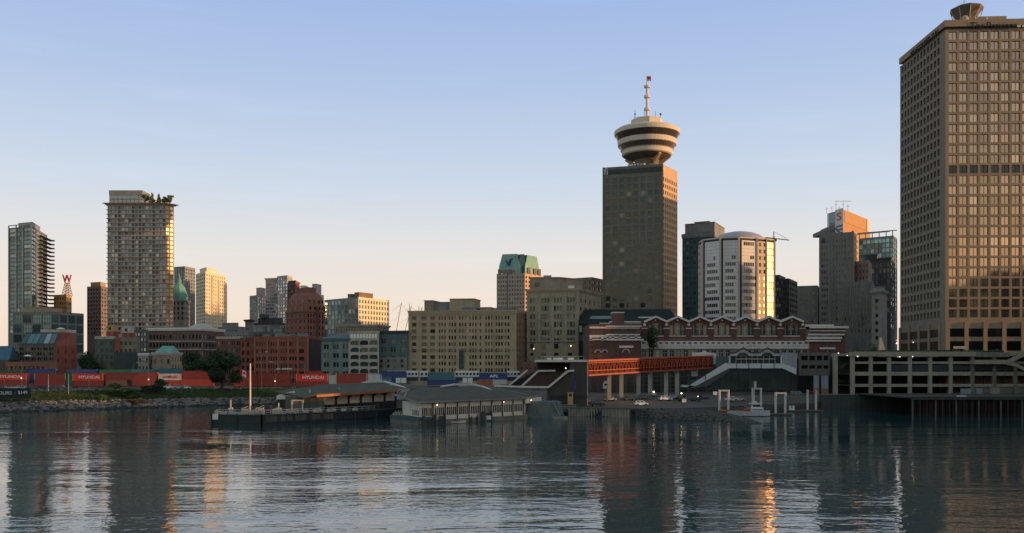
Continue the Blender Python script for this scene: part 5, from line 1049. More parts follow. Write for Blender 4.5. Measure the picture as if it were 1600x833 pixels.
# --- containers on the rail yard
rustm = wall('rail_rust', (.10, .06, .045), streak=False); yel = wall('yellow_frame', (.62, .40, .10), var=.15)
def cmat(n, c): return wall('container_' + n, c, rough=.55, var=.18, scale=.35)
CR = cmat('red', (.80, .050, .028)); CD = cmat('dull_red', (.31, .052, .036)); CB = cmat('blue', (.035, .06, .16)); CT = cmat('teal', (.05, .15, .17)); CW = cmat('white', (.50, .47, .45)); CG = cmat('green', (.03, .13, .08)); CO = cmat('orange_brown', (.30, .12, .07))
def container(px0, px1, y0, y1, D, m, label, text=None, tm=None, group=None, posts=False, tw=.55):
    k_ = D / F; w = (px1 - px0) * k_; zb, zt_ = Z(y1, D), Z(y0, D); h = zt_ - zb
    t = thing('shipping_container', label, 'container', (X((px0 + px1) / 2, D), D, zb), group=group)
    mb = MB(); n = max(8, int(w / .45)); dep = 2.5
    for i in range(n):   # corrugated side
        x0, x1 = -w/2 + .12 + (w - .24) * i / n, -w/2 + .12 + (w - .24) * (i + 1) / n; xa, xb = x0 + (x1 - x0) * .35, x0 + (x1 - x0) * .65
        mb.face([(x0, .06, .15), (xa, .06, .15), (xa, .06, h - .12), (x0, .06, h - .12)]); mb.face([(xa, .06, .15), (xb, .0, .15), (xb, .0, h - .12), (xa, .06, h - .12)]); mb.face([(xb, .0, .15), (x1, .06, .15), (x1, .06, h - .12), (xb, .0, h - .12)])
    mb.box(-w/2, w/2, .08, dep, .02, h); mb.box(-w/2, w/2, -.06, .08, h - .14, h + .02); mb.box(-w/2, w/2, -.06, .08, 0, .16)
    mb.build('body', m, t)
    mb = MB()
    for sx_ in (-1, 1): mb.box(sx_ * w/2 - .14, sx_ * w/2 + .14, -.08, .1, 0, h + .03)
    mb.build('corner_posts', yel if posts else m, t)
    if text: lettering(text, h * .6, tm or white, t, (0 + w * .04, -.1, h * .5), width=w * tw, extr=.02, bold=.012)
    mb = MB()
    for i in range(4): mb.box(-w/2 - .06, -w/2 - .005, .5 + i * .55, .55 + i * .55, .2, h - .2)
    mb.build('door_bars', metal_g, t); return t
DD = 402
gC = 'shipping containers stacked on the rail cars'
LB = wall('container_letter', (.85, .82, .78), streak=False)
cons = [
 (-14, 41, 583.5, 594, CR, 'bright red container with white lettering at the left frame edge', 'HYUNDAI', True), (-14, 41, 594.3, 605, CD, 'dull red container under the lettered one at the left frame edge', None, False),
 (54, 102, 583.5, 593, CD, 'upper dull red container between the two left lettered ones', None, True), (54, 102, 593.3, 604.5, CD, 'lower dull red container between the two left lettered ones', None, False),
 (103.5, 112.5, 581.5, 604, CG, 'short dark green container end left of the second lettered red one', None, False),
 (114, 161, 584, 595, CR, 'bright red lettered container with yellow corner posts above the bank bushes', 'HYUNDAI', True), (114, 161, 595.3, 605, CD, 'dull red container under the lettered one above the bank bushes', None, False),
 (165, 206, 582, 593.5, CD, 'dull red container right of the lettered one above the bank bushes', None, False), (166, 198, 593.8, 604, CO, 'pale orange brown container hidden behind the bank bushes', None, False), (207, 245, 582, 604, CD, 'tall dull red container behind the street lamp on the bank', None, False),
 (248, 283, 584, 594, CW, 'white container with faint red lettering and yellow corner posts', 'HAMBURG', True), (248, 283, 594.3, 605, CD, 'dull red container under the white lettered one', None, False),
 (285, 332, 579.5, 591.5, cmat('wine', (.19, .035, .03)), 'upper wine red container just left of the big shore tree', None, False), (284, 333, 592, 604.5, CD, 'lower dull red container just left of the big shore tree', None, False),
 (366, 402, 584, 605, CD, 'dull red container behind the white mast and the flag', None, False), (404, 452, 583, 594, CD, 'upper dull red container left of the lettered one behind the floating terminal', None, False), (404, 452, 594.3, 605, CD, 'lower dull red container left of the lettered one behind the floating terminal', None, False),
 (463, 512, 584, 596, CR, 'bright red lettered container behind the floating terminal roof', 'HYUNDAI', True), (463, 512, 596.3, 604, CD, 'dull red container under the lettered one behind the terminal roof', None, False),
 (514, 524, 586, 600, CW, 'small white container box with faint red marks', None, False), (525.5, 573, 584, 600, CD, 'long dull red container left of the pale grey one', None, True),
 (575, 596, 585, 601, CW, 'pale grey container between dull red and navy ones', None, False), (595, 634, 580, 592, CB, 'navy container at the left end of the white coaches', None, False), (612, 628, 592.3, 602, CB, 'short navy container below the left navy one', None, False),
 (597, 611, 589.5, 597, cmat('slate', (.16, .20, .24)), 'slate grey container box below the left navy one', None, False),
 (669, 709, 582, 593, CT, 'teal container between the two white coaches', None, False), (668, 716, 593.3, 602, CB, 'navy container under the teal one', None, False),
 (749, 792, 583, 593, CB, 'navy container with white lettering right of the white coach', 'APL', False), (746, 769, 593.3, 603, CO, 'rusty brown container under the lettered navy one', None, False), (771, 791, 593.3, 600, CW, 'short pale grey container under the lettered navy one', None, False)]
for (a, b_, y0, y1, m_, lab, tx, po) in cons:
    container(a, b_, y0, y1, DD, m_, lab, tx, (wall('red_letter', (.55, .05, .03), streak=False) if m_ is CW else LB), gC, po, tw=.34 if tx == 'APL' else .68)
back = [(40, 86, 576.5, 583, CB, 'navy container top behind the left lettered containers'), (104, 150, 577, 583.5, CB, 'second navy container top behind the bushy dark trees'), (156, 205, 577.5, 583, CG, 'green container top behind the narrow sage green building front'), (206, 246, 577, 582, CT, 'teal container top left of the stone house'), (248, 284, 576, 583.5, CT, 'teal container top in front of the stone house'), (480, 504, 579.5, 584, CD, 'dull red container top behind the lettered one near the grey green building'), (0, 38, 578.5, 583, CG, 'green container top behind the lettered one at the left edge')]
for (a, b_, y0, y1, m_, lab) in back: container(a, b_, y0, y1 + 16, DD + 9, m_, lab, None, None, 'containers in the back row of the rail yard')
# rail cars carrying them
def rail_car(px0, px1, label):
    D = DD; k_ = D / F; w = (px1 - px0) * k_; t = thing('rail_car', label, 'rail car', (X((px0 + px1) / 2, D), D, gz(300, D) + .1), group='flat rail cars under the containers')
    mb = MB(); mb.box(-w/2, w/2, -.15, 2.5, .55, .95); mb.box(-w/2, w/2, -.25, -.16, .5, 1.05); mb.build('deck', rustm, t)
    for sx_ in (-1, 1):
        mb = MB(); x = sx_ * (w/2 - 1.6)
        for dx in (-.9, .9): mb.tube((x + dx, -.1, .45), (x + dx, .05, .45), .45, n=12)
        mb.box(x - 1.3, x + 1.3, -.05, .2, .3, .6); mb.build('bogie', metal_d, t)
for a, b_, lab in ((-15, 43, 'rail car under the lettered container at the left edge'), (52, 103, 'rail car under the twin dull red containers'), (112, 163, 'rail car under the lettered container by the bank bushes'), (164, 246, 'rail car behind the bank bushes'), (247, 336, 'rail car under the white lettered container'), (365, 453, 'rail car behind the white mast'), (462, 574, 'rail car behind the left floating terminal roof'), (594, 636, 'rail car under the left navy container'), (666, 718, 'rail car under the teal container'), (745, 793, 'rail car under the lettered navy container')): rail_car(a, b_, lab)
# white commuter coaches
def coach(px0, px1, label):
    D = DD + 5; k_ = D / F; w = (px1 - px0) * k_; zb = Z(590.5, D); h = Z(579.5, D) - zb; t = thing('rail_coach', label, 'rail coach', (X((px0 + px1) / 2, D), D, zb), group='white commuter coaches')
    mb = MB(); mb.prism([(-w/2, 0), (w/2, 0), (w/2, 2.8), (-w/2, 2.8)], 0, h * .86); mb.prism([(-w/2, .15), (w/2, .15), (w/2, 2.65), (-w/2, 2.65)], h * .86, h); mb.build('body', white, t)
    n = int(w / 1.5)
    for i in range(n): x = -w/2 + w * (i + .5) / n; mb = MB(); mb.box(x - .48, x + .48, -.04, -.004, h * .38, h * .72); mb.build('window', g_dark, t)
    mb = MB(); mb.box(-w/2, w/2, -.05, -.005, h * .02, h * .14); mb.build('stripe', CB, t)
    mb = MB(); mb.box(-w/2 + .2, w/2 - .2, .3, 2.4, -1.4, -.01); mb.build('underframe', metal_d, t)
for a, b_, lab in ((605, 653, 'white coach with blue stripe behind the left navy container'), (656, 669, 'short white coach end left of the teal container'), (711, 749, 'white coach with a row of dark windows left of the lettered navy container'), (792, 818, 'white coach partly hidden behind the sloping escalator covers')): coach(a, b_, lab)

# --- cars
tyre = wall('tyre', (.02, .02, .02), streak=False); chrome = wall('wheel_rim', (.35, .35, .35), rough=.35, metal=.8, streak=False); g_car = glass('car_glass', (.012, .014, .016), pb=0, tilt=0)
tail = wall('tail_lamp', (.35, .015, .012), rough=.3, streak=False); headm = wall('head_lamp', (.6, .6, .58), rough=.2, streak=False)
def paint(n, c): return wall('paint_' + n, c, rough=.28, var=.05, streak=False, spec=.6)
PAINT = {'white': paint('white', (.68, .68, .66)), 'silver': paint('silver', (.34, .35, .36)), 'black': paint('black', (.018, .018, .02)), 'grey': paint('grey', (.10, .105, .11)), 'blue': paint('blue', (.03, .05, .10)), 'red': paint('red', (.30, .025, .02)), 'green': paint('green', (.03, .07, .05))}
def car_proto(kind, col):
    t = link('parked_car', None)
    if kind == 'sedan': lo = [(-2.25, .35), (-2.3, .75), (-1.55, .92), (1.2, .95), (2.2, .82), (2.25, .35)]; cab = [(-1.75, .9), (-1.0, 1.42), (.55, 1.45), (1.45, .93)]
    elif kind == 'suv': lo = [(-2.3, .4), (-2.35, 1.0), (-2.2, 1.1), (1.1, 1.1), (2.25, 1.0), (2.3, .4)]; cab = [(-2.2, 1.08), (-1.95, 1.75), (.5, 1.78), (1.3, 1.08)]
    else: lo = [(-2.6, .4), (-2.6, 1.15), (1.6, 1.15), (2.5, 1.0), (2.55, .4)]; cab = [(-2.6, 1.13), (-2.55, 2.05), (1.1, 2.05), (1.85, 1.13)]
    hw = .9; mb = MB(); k = len(lo); n = len(mb.v)
    mb.v += [(x, -hw, z) for x, z in lo] + [(x, hw, z) for x, z in lo]
    mb.f += [[n + i for i in reversed(range(k))], [n + k + i for i in range(k)]]; mb.m += [0, 0]
    for i in range(k): j = (i + 1) % k; mb.f.append([n + i, n + j, n + k + j, n + k + i]); mb.m.append(0)
    ci = .12; n = len(mb.v); kk = len(cab)
    ys = [hw - .04, hw - ci - .06, hw - ci - .06, hw - .04]
    mb.v += [(x, -y, z) for (x, z), y in zip(cab, ys)] + [(x, y, z) for (x, z), y in zip(cab, ys)]
    mb.f += [[n + i for i in reversed(range(kk))], [n + kk + i for i in range(kk)]]; mb.m += [0, 0]
    for i in range(kk - 1): mb.f.append([n + i, n + i + 1, n + kk + i + 1, n + kk + i]); mb.m.append(0)
    for x in (-1.4, 1.4):   # dark wheel arches
        mb.tube((x, -hw - .012, .38), (x, hw + .012, .38), .46, n=14, m=1)
    mb.build('body', [PAINT[col], tyre], t)
    def at(u, v, side):   # on the cab side
        x0 = cab[0][0] + (cab[1][0] - cab[0][0]) * v; x1 = cab[3][0] + (cab[2][0] - cab[3][0]) * v
        return (x0 + (x1 - x0) * u, side * (ys[0] + (ys[1] - ys[0]) * v + .012), cab[0][1] + (cab[1][1] - cab[0][1]) * v)
    for side in (-1, 1):
        for u0, u1 in ((.07, .47), (.52, .92)): mb = MB(); mb.face([at(u0, .14, side), at(u1, .14, side), at(u1 * .98, .88, side), at(u0 + .02, .88, side)]); mb.build('side_window', g_car, t)
    for e in ((cab[3], cab[2], 1), (cab[0], cab[1], -1)):
        (xa, za), (xb, zb), sg = e; mb = MB()
        def q(y, v): return (xa + (xb - xa) * v + sg * .015, y * ((ys[0] - .08) * (1 - v) + (ys[1] - .06) * v), za + (zb - za) * v + .012)
        mb.face([q(-1, .1), q(1, .1), q(1, .9), q(-1, .9)]); mb.build('windscreen', g_car, t)
    for x in (-1.4, 1.4):
        for s in (-1, 1):
            w = MB(); w.tube((x, s * (hw - .14), .36), (x, s * (hw + .03), .36), .36, n=14); w.tube((x, s * (hw + .03), .36), (x, s * (hw + .045), .36), .2, n=10, m=1); w.build('wheel', [tyre, chrome], t)
    for s in (-1, 1):
        mb = MB(); mb.box(lo[-1][0] - .12, lo[-1][0] + .0, s * .68 - .16, s * .68 + .16, .66, .8); mb.build('head_lamp', headm, t)
        mb = MB(); mb.box(lo[0][0] - .06, lo[0][0] + .1, s * .7 - .12, s * .7 + .12, .66, .84); mb.build('tail_lamp', tail, t)
    return t
PRO = {}
def car(px, D, kind, col, rz, label, group, z=None):
    loc = (X(px, D), D, (gz(px, D) if z is None else z) + .01)
    if (kind, col) not in PRO:
        t = car_proto(kind, col); PRO[(kind, col)] = t; t.location = loc; t.rotation_euler = (0, 0, rz); tag(t, label, 'car', group)
    else: t = dup(PRO[(kind, col)], loc, rz, label, group)
    return t
gL, gR = 'cars parked beside the rail yard', 'cars parked on the waterfront car park'
for px, D, kind, col, rz, lab in [
    (6, 380, 'sedan', 'grey', .1, 'grey car at the left frame edge above the price billboard'), (16.5, 379, 'sedan', 'silver', .0, 'silver car above the word on the price billboard'), (28, 379, 'sedan', 'white', .2, 'white car above the middle of the price billboard'), (37, 379, 'suv', 'silver', .1, 'silver car with tall roof above the price on the billboard'), (50, 379, 'sedan', 'blue', 0, 'dark blue car right of the price billboard'),
    (73, 381, 'suv', 'black', .1, 'black car in front of the twin dull red containers'), (83, 381, 'sedan', 'green', .2, 'dark green car beside the black one before the dull red containers'), (96, 381, 'suv', 'grey', .1, 'dark grey tall car at the right end of the dull red containers'),
    (263, 388, 'suv', 'white', .1, 'white tall car right of the upright bank bush'), (280, 388, 'suv', 'silver', .0, 'silver tall car in the middle of the trio under the tall dull red container'), (291, 388, 'sedan', 'white', .0, 'white low car nearest the big shore tree'), (300, 389, 'sedan', 'grey', .2, 'grey car half hidden by the big shore tree')]:
    car(px, D, kind, col, rz, lab, gL)
for px, D, kind, col, rz, lab in [
    (903, 305, 'suv', 'blue', .3, 'dark blue car closest to the dark terminal block'), (917, 311, 'sedan', 'grey', .2, 'grey car behind the black tall car near the terminal block'), (934, 299, 'suv', 'black', .15, 'black tall car at the edge of the ribbed quay wall'), (953, 316, 'sedan', 'silver', .25, 'silver low car in the middle of the car park'), (984, 318, 'sedan', 'green', .2, 'dark green low car left of the parked white tall car'), (1007, 321, 'suv', 'grey', -.2, 'dark grey tall car behind the parked white tall car'),
    (1002, 302, 'suv', 'white', .12, 'white tall car alone at the grassy edge of the car park'), (1040, 317, 'suv', 'white', .25, 'white tall car in front of the tallest walkway column'), (1051, 321, 'sedan', 'silver', .25, 'silver low car behind the right hand white tall car'), (1066, 318, 'van', 'black', 1.2, 'black van with its lamp on near the foot of the white stairs'), (1084, 318, 'sedan', 'black', 2.8, 'black car with lit headlamp right of the black van'), (1099, 322, 'sedan', 'blue', .5, 'dark blue car left of the first pale pile frame'),
    (1143, 322, 'suv', 'white', .2, 'white tall car behind the first pale pile frame'), (1155, 325, 'sedan', 'silver', .2, 'silver low car behind the gangway'), (1245, 341, 'van', 'grey', 0, 'grey van at the seawall right of the patrol boat'), (1020, 328, 'suv', 'silver', 1.6, 'small silver car with bright headlamps by the low wall')]:
    car(px, D, kind, col, rz, lab, gR)
def bulb(px, py, D, r, label, m=lampw, name='lamp', rr=0):
    r *= .6; p = W3(px, py, D); t = thing(name, label, 'lamp', p); mb = MB(); mb.blob((0, 0, 0), r, 0, sub=2); mb.build('glow', m, t); mb = MB(); mb.box(-r * .7, r * .7, r * .7, r * 1.6, -r * .5, r * 1.1); mb.build('housing', metal_d, t); return t
for px, py, D, r, lab in [(1021.5, 612.5, 324, .55, 'bright twin headlamp of the small car by the low wall'), (1064.8, 614.7, 315, .42, 'orange lamp glowing on the black van'), (1090.5, 619.5, 314, .26, 'headlamp of the black car right of the van'), (834, 545, 436, .42, 'street lamp glowing before the stone office'), (892, 540.5, 437, .4, 'light burning in a stone office window')]: bulb(px, py, D, r, lab)
for px, py, D, r, lab in [(1310, 552, 352, .28, 'white lamp dot left of the parking deck roof edge'), (1324, 555.5, 340, .28, 'white lamp dot at the left corner of the parking deck'), (1340, 557, 336.6, .3, 'warm lamp under the left end of the deck roof edge'), (1406, 557.5, 336.6, .25, 'lamp under the middle of the deck roof edge'), (1426, 557.5, 336.6, .25, 'lamp under the right part of the deck roof edge'), (1427, 535, 352, .26, 'lamp at the foot of the big concrete tower')]: bulb(px, py, D, r, lab, lampc)
redg = emit('red_lamp_glow', (1, .05, .02), 5)
bulb(1401, 532, 370, .4, 'red signal lamp left of the big concrete tower', redg, 'signal_lamp'); bulb(1401, 536.5, 370, .4, 'white signal lamp under the red one left of the big concrete tower', lampc, 'signal_lamp')
# --- street lamps and poles
def street_lamp(px, ytop, ybase, D, label, arm=0.0, lit=None):
    p = W3(px, ybase, D); h = Z(ytop, D) - p.z; t = thing('street_lamp', label, 'street lamp', p, group='street lamps and poles along the rail yard')
    mb = MB(); mb.tube((0, 0, -.5), (0, 0, h), .15, .09, 7)
    if arm:
        s = 1 if arm > 0 else -1; pv = (0, 0, h)
        for k in range(1, 6): a = k / 5 * math.pi / 2; q = (s * abs(arm) * math.sin(a), 0, h + abs(arm) * .5 * (1 - math.cos(a))); q = (s * abs(arm) * k / 5, 0, h + abs(arm) * .45 * math.sin(a)); mb.tube(pv, q, .08, n=5); pv = q
        mb.build('pole', metal_g, t); mb = MB(); mb.box(pv[0] - .45, pv[0] + .45, -.2, .2, pv[2] - .14, pv[2] + .1); mb.build('lamp_head', white, t)
    else: mb.build('pole', metal_g, t)
    if lit: mb = MB(); mb.blob((0, -.25, Z(lit, D) - p.z), .2, 0, sub=2); mb.build('glow', lampc, t)
for px, yt, yb, D, lab, arm, lit in [(34, 563, 604, 378, 'tall pole with low lamp in front of the left lettered container', 0, 591), (7.5, 593, 607, 374, 'short pole above the left part of the billboard', 0, None), (41.5, 584, 604, 378, 'short pole at the right end of the left lettered container', 0, None), (75.5, 585, 613, 356, 'thin pole in front of the twin dull red containers', 0, None), (107, 584, 614, 352, 'thin pole before the dark green container end', 0, None), (139, 584, 606, 376, 'thin pole in front of the second lettered container', 0, None),
    (232.5, 565, 600, 392, 'tall curved street lamp with a glowing box right of the bank bushes', -2.0, 593), (409, 553, 604, 390, 'tall street lamp right of the white mast', 2.0, None), (430, 568, 605, 388, 'street lamp with a lit box left of the third lettered container', -1.8, 595.5), (208, 570, 590, 425, 'curved street lamp in front of the dark teal shop front', 2.2, None), (834, 546, 580, 430, 'slim lamp post below the glowing street lamp by the stone office', 0, None), (476, 571, 582, 425, 'small post right of the white sign lettering', 0, None), (1293, 540, 553, 372, 'small lamp post right of the station end', 0, None)]:
    street_lamp(px, yt, yb, D, lab, arm, lit)
# --- price billboard
p = W3(21, 622.5, 332); t = thing('billboard', 'dark billboard with white price lettering on the left bank', 'billboard', p, group=None); kb = 332 / F
mb = MB(); mb.box(-30 * kb, 26.5 * kb, 0, .3, 0, 16 * kb); mb.build('panel', wall('billboard_navy', (.02, .027, .034), streak=False, var=.15), t)
mb = MB()
for x in (-24, -8, 8, 22): mb.box(x * kb - .12, x * kb + .12, .31, .5, -2, 15 * kb)
mb.build('post', metal_d, t)
lettering('TOURS', 7.6 * kb, white, t, (-15.5 * kb, -.05, 8.2 * kb), width=26 * kb); lettering('$149', 7.2 * kb, white, t, (14.5 * kb, -.05, 9 * kb), width=14.5 * kb); lettering('|', 6 * kb, metal_g, t, (2.5 * kb, -.05, 8 * kb))
# --- flag by the mast and the low white walls of the path
flag(375, 587, 300, 3.0, 2.0, 'red and white maple leaf flag flying left of the white mast', tilt=.35)

# ================================================================== floating terminals
roofm = wall('grey_green_roof', (.055, .050, .029), var=.5, scale=.35); edge = wall('roof_edge_white', (.50, .47, .43), var=.15); soffit = wall('rust_soffit', (.34, .15, .07)); hull = wall('black_hull', (.028, .034, .036), rough=.5, var=.3); hullb = wall('brown_hull', (.085, .075, .06), var=.35); wpan = wall('terminal_panel', (.62, .54, .43), var=.15); post = wall('dark_post', (.05, .042, .038))
# left pontoon
A0, A1, A2, A3 = W(331, 243), W(409, 239), W(588, 269), W(625, 281)
t = thing('pontoon', 'long black pontoon with cluttered deck moored below the left terminal roof', 'pontoon', (A1.x, A1.y, 0)); o = A1
def lp(v): return v - o
mb = MB(); back_ = Vector((3, 15)); mb.prism([lp(A0), lp(A1), lp(A2), lp(A3), lp(A3) + back_, lp(A0) + back_], -.6, 2.75)
for a, b_ in ((A0, A1), (A1, A2)):
    d_ = (b_ - a); n_ = int(d_.length / 7)
    for k in range(n_ + 1): q = lp(a + d_ * (k / n_)); mb.box(q.x - .18, q.x + .18, q.y - .35, q.y + .1, -.5, 3.0)
    mb.obox(lp(a), lp(b_), .22, 2.45, 2.8, 0, .004); mb.obox(lp(a), lp(b_), .16, .5, .75, 0, .004)
mb.build('hull', hull, t)
mb = MB(); d_ = (A2 - A1)
for k in range(5): q = lp(A1 + d_ * (.03 + .12 * k)); e = lp(A1 + d_ * (.12 + .12 * k)); mb.obox(q, e, .08, .85, 2.4, 0, .006)
mb.build('fender_panel', hullb, t)
mb = MB(); qs = [lp(A0) + Vector((1, 1)), lp(A1) + Vector((0, 1)), lp(A1 + d_ * .98) + Vector((0, 1))]
for a, b_ in zip(qs, qs[1:]):
    n_ = int((b_ - a).length / 2.4)
    for k in range(n_ + 1): q = a + (b_ - a) * (k / n_); mb.tube((q.x, q.y, 2.75), (q.x, q.y, 4.0), .05, n=4)
    for z in (3.4, 4.0): mb.tube((a.x, a.y, z), (b_.x, b_.y, z), .055, n=4)
mb.build('railing', edge, t)
mb = MB(); q = lp(W(337, 242.4)); mb.box(q.x - .75, q.x + .75, q.y - .35, q.y - .2, 1.4, 2.9); mb.build('notice_board', white, t)
mb = MB(); rn = random.Random(5)
for (px, w, h, dy) in ((336, 1.3, .9, 1.5), (342, 1.0, .6, 2), (347, 1.6, .5, 1.6), (357, .9, 1.3, 1.8), (378, 1.6, 1.5, 2.2), (383, .7, 1.1, 1.6), (388, 1.2, .7, 2), (396, .8, 1.3, 2.2), (402, 1.4, 1.7, 3), (407, .7, 1.4, 1.8), (424, 1.7, 1.2, 4), (433, 1.2, 1.0, 2.0), (447, .9, .8, 2), (453, 1.5, .7, 1.7), (460, .8, .9, 1.8), (474, 1.2, .6, 1.8), (490, 1.3, .7, 1.6), (497, .7, .9, 1.6), (512, 1.4, .6, 1.7), (520, .7, .8, 1.6), (535, 1.5, .6, 1.7), (552, 1.2, .6, 1.7)):
    D_ = 243 - (px - 331) * 4 / 78 if px < 409 else 239 + (px - 409) * .168
    q = lp(W(px, D_)); y = q.y + dy; mb.box(q.x - w/2, q.x + w/2, y, y + 1, 2.76, 2.76 + h); mb.bar((q.x - w/2, y, 2.76 + h), (q.x + w * .6, y + .3, 2.9 + h * 1.35), .16)
    if rn.random() < .6: mb.lathe([(.2, 0), (.26, .6), (.34, .65), (.34, .8)], (q.x + w * .8, y - .4, 2.76), 8)
mb.build('deck_gear', wall('deck_gear_cream', (.46, .37, .29), var=.3), t)
for px in (348, 433, 438): pass
mb = MB()
for px, yt in ((357.5, 625), (433, 630)):
    D_ = 243 if px < 409 else 243; q = lp(W(px, D_)); mb.tube((q.x, q.y + 1.6, 2.76), (q.x, q.y + 1.6, Z(yt, D_)), .16, n=8); mb.box(q.x - .6, q.x + .6, q.y + 1.2, q.y + 2, 4.1, 4.4)
mb.build('davit', edge, t)
mb = MB(); q = lp(W(414, 247)); mb.box(q.x - 1.4, q.x + 1.4, q.y, q.y + 2.2, 2.76, 5.0); mb.build('locker', wall('navy_locker', (.03, .035, .05)), t)
t2 = thing('mast', 'tall white mast standing on the black pontoon', 'mast', (*W(391, 246), 2.75)); mb = MB(); mb.tube((0, 0, 0), (0, 0, Z(568, 246) - 2.75), .27, .17, 10); mb.build('pole', wall('mast_cream', (.66, .55, .44), var=.05), t2); mb = MB(); mb.bar((0, 0, 9), (-2.5, .3, 10.4), .1); mb.tube((0, 0, 0), (0, 0, .5), .5, n=10); mb.build('gaff', metal_g, t2)
# left terminal building
def face3(mb, pts, m=0): mb.face(pts, m)
base = W3(550, 640, 270); t = thing('ferry_terminal', 'left floating ferry terminal with rust edged roof over white panelled walls', 'ferry terminal', (base.x, base.y, 2.75)); T1 = t
def q3(px, py, D): return W3(px, py, D) - Vector((base.x, base.y, 2.75))
E0, E1, E2 = q3(474, 621, 258), q3(495, 616.8, 259.5), q3(622, 608.5, 282); R0, R1, HL = q3(512, 600, 288), q3(602, 597.5, 306), q3(428, 611.5, 278)
mb = MB(); th = Vector((0, 0, -.35))
for pts in ([E0, E1, R0], [E1, E2, R1, R0], [HL, E0, R0], [E2, E2 + Vector((8, 26, .4)), R1], [HL, R0, R1, E2 + Vector((8, 26, .4)), HL + Vector((20, 26, 0))]): mb.face(pts)
for a, b_ in ((HL, E0), (E0, E1)): mb.face([a, b_, b_ + th, a + th])
mb.build('roof', roofm, t)
mb = MB(); n_ = Vector((0, -.12, 0)); mb.face([E1 + n_, E2 + n_, E2 + n_ + Vector((0, .2, -.75)), E1 + n_ + Vector((0, .2, -.75))]); mb.face([E1 + th, E2 + th, E2 + th + Vector((-.5, 6, .3)), E1 + th + Vector((-.5, 6, .3))]); mb.build('fascia', soffit, t)
mb = MB(); pts = [(566, 598.6, 300), (578, 596.4, 303), (600, 596.3, 303), (615, 600.5, 298), (633, 606.5, 292)]
for a, b_ in zip(pts, pts[1:]): mb.bar(q3(*a), q3(*b_), 1.1, .45)
mb.bar(q3(610, 602, 297), q3(614, 607, 290), .35); mb.build('ridge_cap', edge, t)
w0, w1 = q3(497, 640, 265), q3(620, 640, 287.5); dw = (w1 - w0); dw.z = 0; zt1 = lambda u: (Z(617.5, 262) - 2.75) * (1 - u) + (Z(609, 285) - 2.75) * u
mb = MB(); mb.face([(w0.x, w0.y, 0), (w1.x, w1.y, 0), (w1.x, w1.y, zt1(1)), (w0.x, w0.y, zt1(0))]); mb.face([(w0.x, w0.y, 0), (w0.x, w0.y, zt1(0)), (w0.x + 3, w0.y + 16, zt1(0)), (w0.x + 3, w0.y + 16, 0)]); mb.build('wall', wall('shadow_wall', (.04, .045, .043)), t)  # shade under the eaves is put into the dark wall colour
for k in range(6):
    u0, u1 = .075 + .155 * k, .075 + .155 * k + .135
    p0, p1 = w0 + dw * u0, w0 + dw * u1; zl = 1.7 + .6 * k / 6; zh = zt1(u0) - .1; o_ = Vector((0, -.12, 0)); c_ = (p1.x - p0.x)
    mb = MB(); mb.face([(p0.x, p0.y - .12, zl), (p1.x, p1.y - .12, zl), (p1.x, p1.y - .12, zh + .1), (p0.x + c_ * .42, p0.y - .12, zh), (p0.x + c_ * .15, p0.y - .12, zh - .7), (p0.x, p0.y - .12, zh - 1.5)]); mb.build('wall_panel', wpan, t)
for k in range(7):
    u = .06 + .155 * k; p0 = w0 + dw * u; mb = MB(); mb.box(p0.x - .2, p0.x + .2, p0.y - .7, p0.y - .2, -.6, zt1(u) - .1); mb.bar((p0.x, p0.y - .5, zt1(u) - 1.8), (p0.x + 1.6, p0.y - 1.2, zt1(u) - .2), .25); mb.build('post', post if k else edge, t)
for k in range(22): u = .08 + .9 * k / 22; p0 = w0 + dw * u; mb = MB(); mb.box(p0.x, p0.x + .55, p0.y - .08, p0.y - .02, .1, 1.5); mb.build('window', g_dark, t)
mb = MB(); a = q3(455, 640, 262); mb.box(a.x, a.x + .45, a.y, a.y + .4, -.2, 2.9); mb.box(a.x + 3.1, a.x + 3.55, a.y, a.y + .4, -.2, 2.9); mb.box(a.x, a.x + 3.55, a.y - .01, a.y + .41, 2.9, 3.3); mb.build('door_frame', wpan, t)
mb = MB(); mb.box(a.x - 1.8, a.x + 9.5, a.y + .42, a.y + 1, -.2, 4.4); mb.box(a.x + .46, a.x + 3.09, a.y + .2, a.y + .4, 0, 2.88, 1); mb.build('end_wall', [wall('end_wall_green', (.10, .105, .095)), g_dark], t)
mb = MB(); a0, a1 = q3(432, 624, 274), q3(461, 624, 270); mb.face([a0, a1, q3(461, 610.5, 270), q3(449, 613, 272), q3(432, 618, 274)]); mb.face([a0 + Vector((0, .1, -3)), a1 + Vector((0, .1, -3)), a1 + Vector((0, .1, 0)), a0 + Vector((0, .1, 0))], 1); mb.build('gable_wall', [wpan, g_dark], t)
mb = MB(); p_ = q3(530, 607, 275); mb.blob(p_, .25, 0, sub=1); p_ = q3(484, 613, 268); mb.tube(p_ + Vector((0, 0, -.3)), p_ + Vector((0, 0, .9)), .22, n=8); mb.build('roof_vent', edge, t)
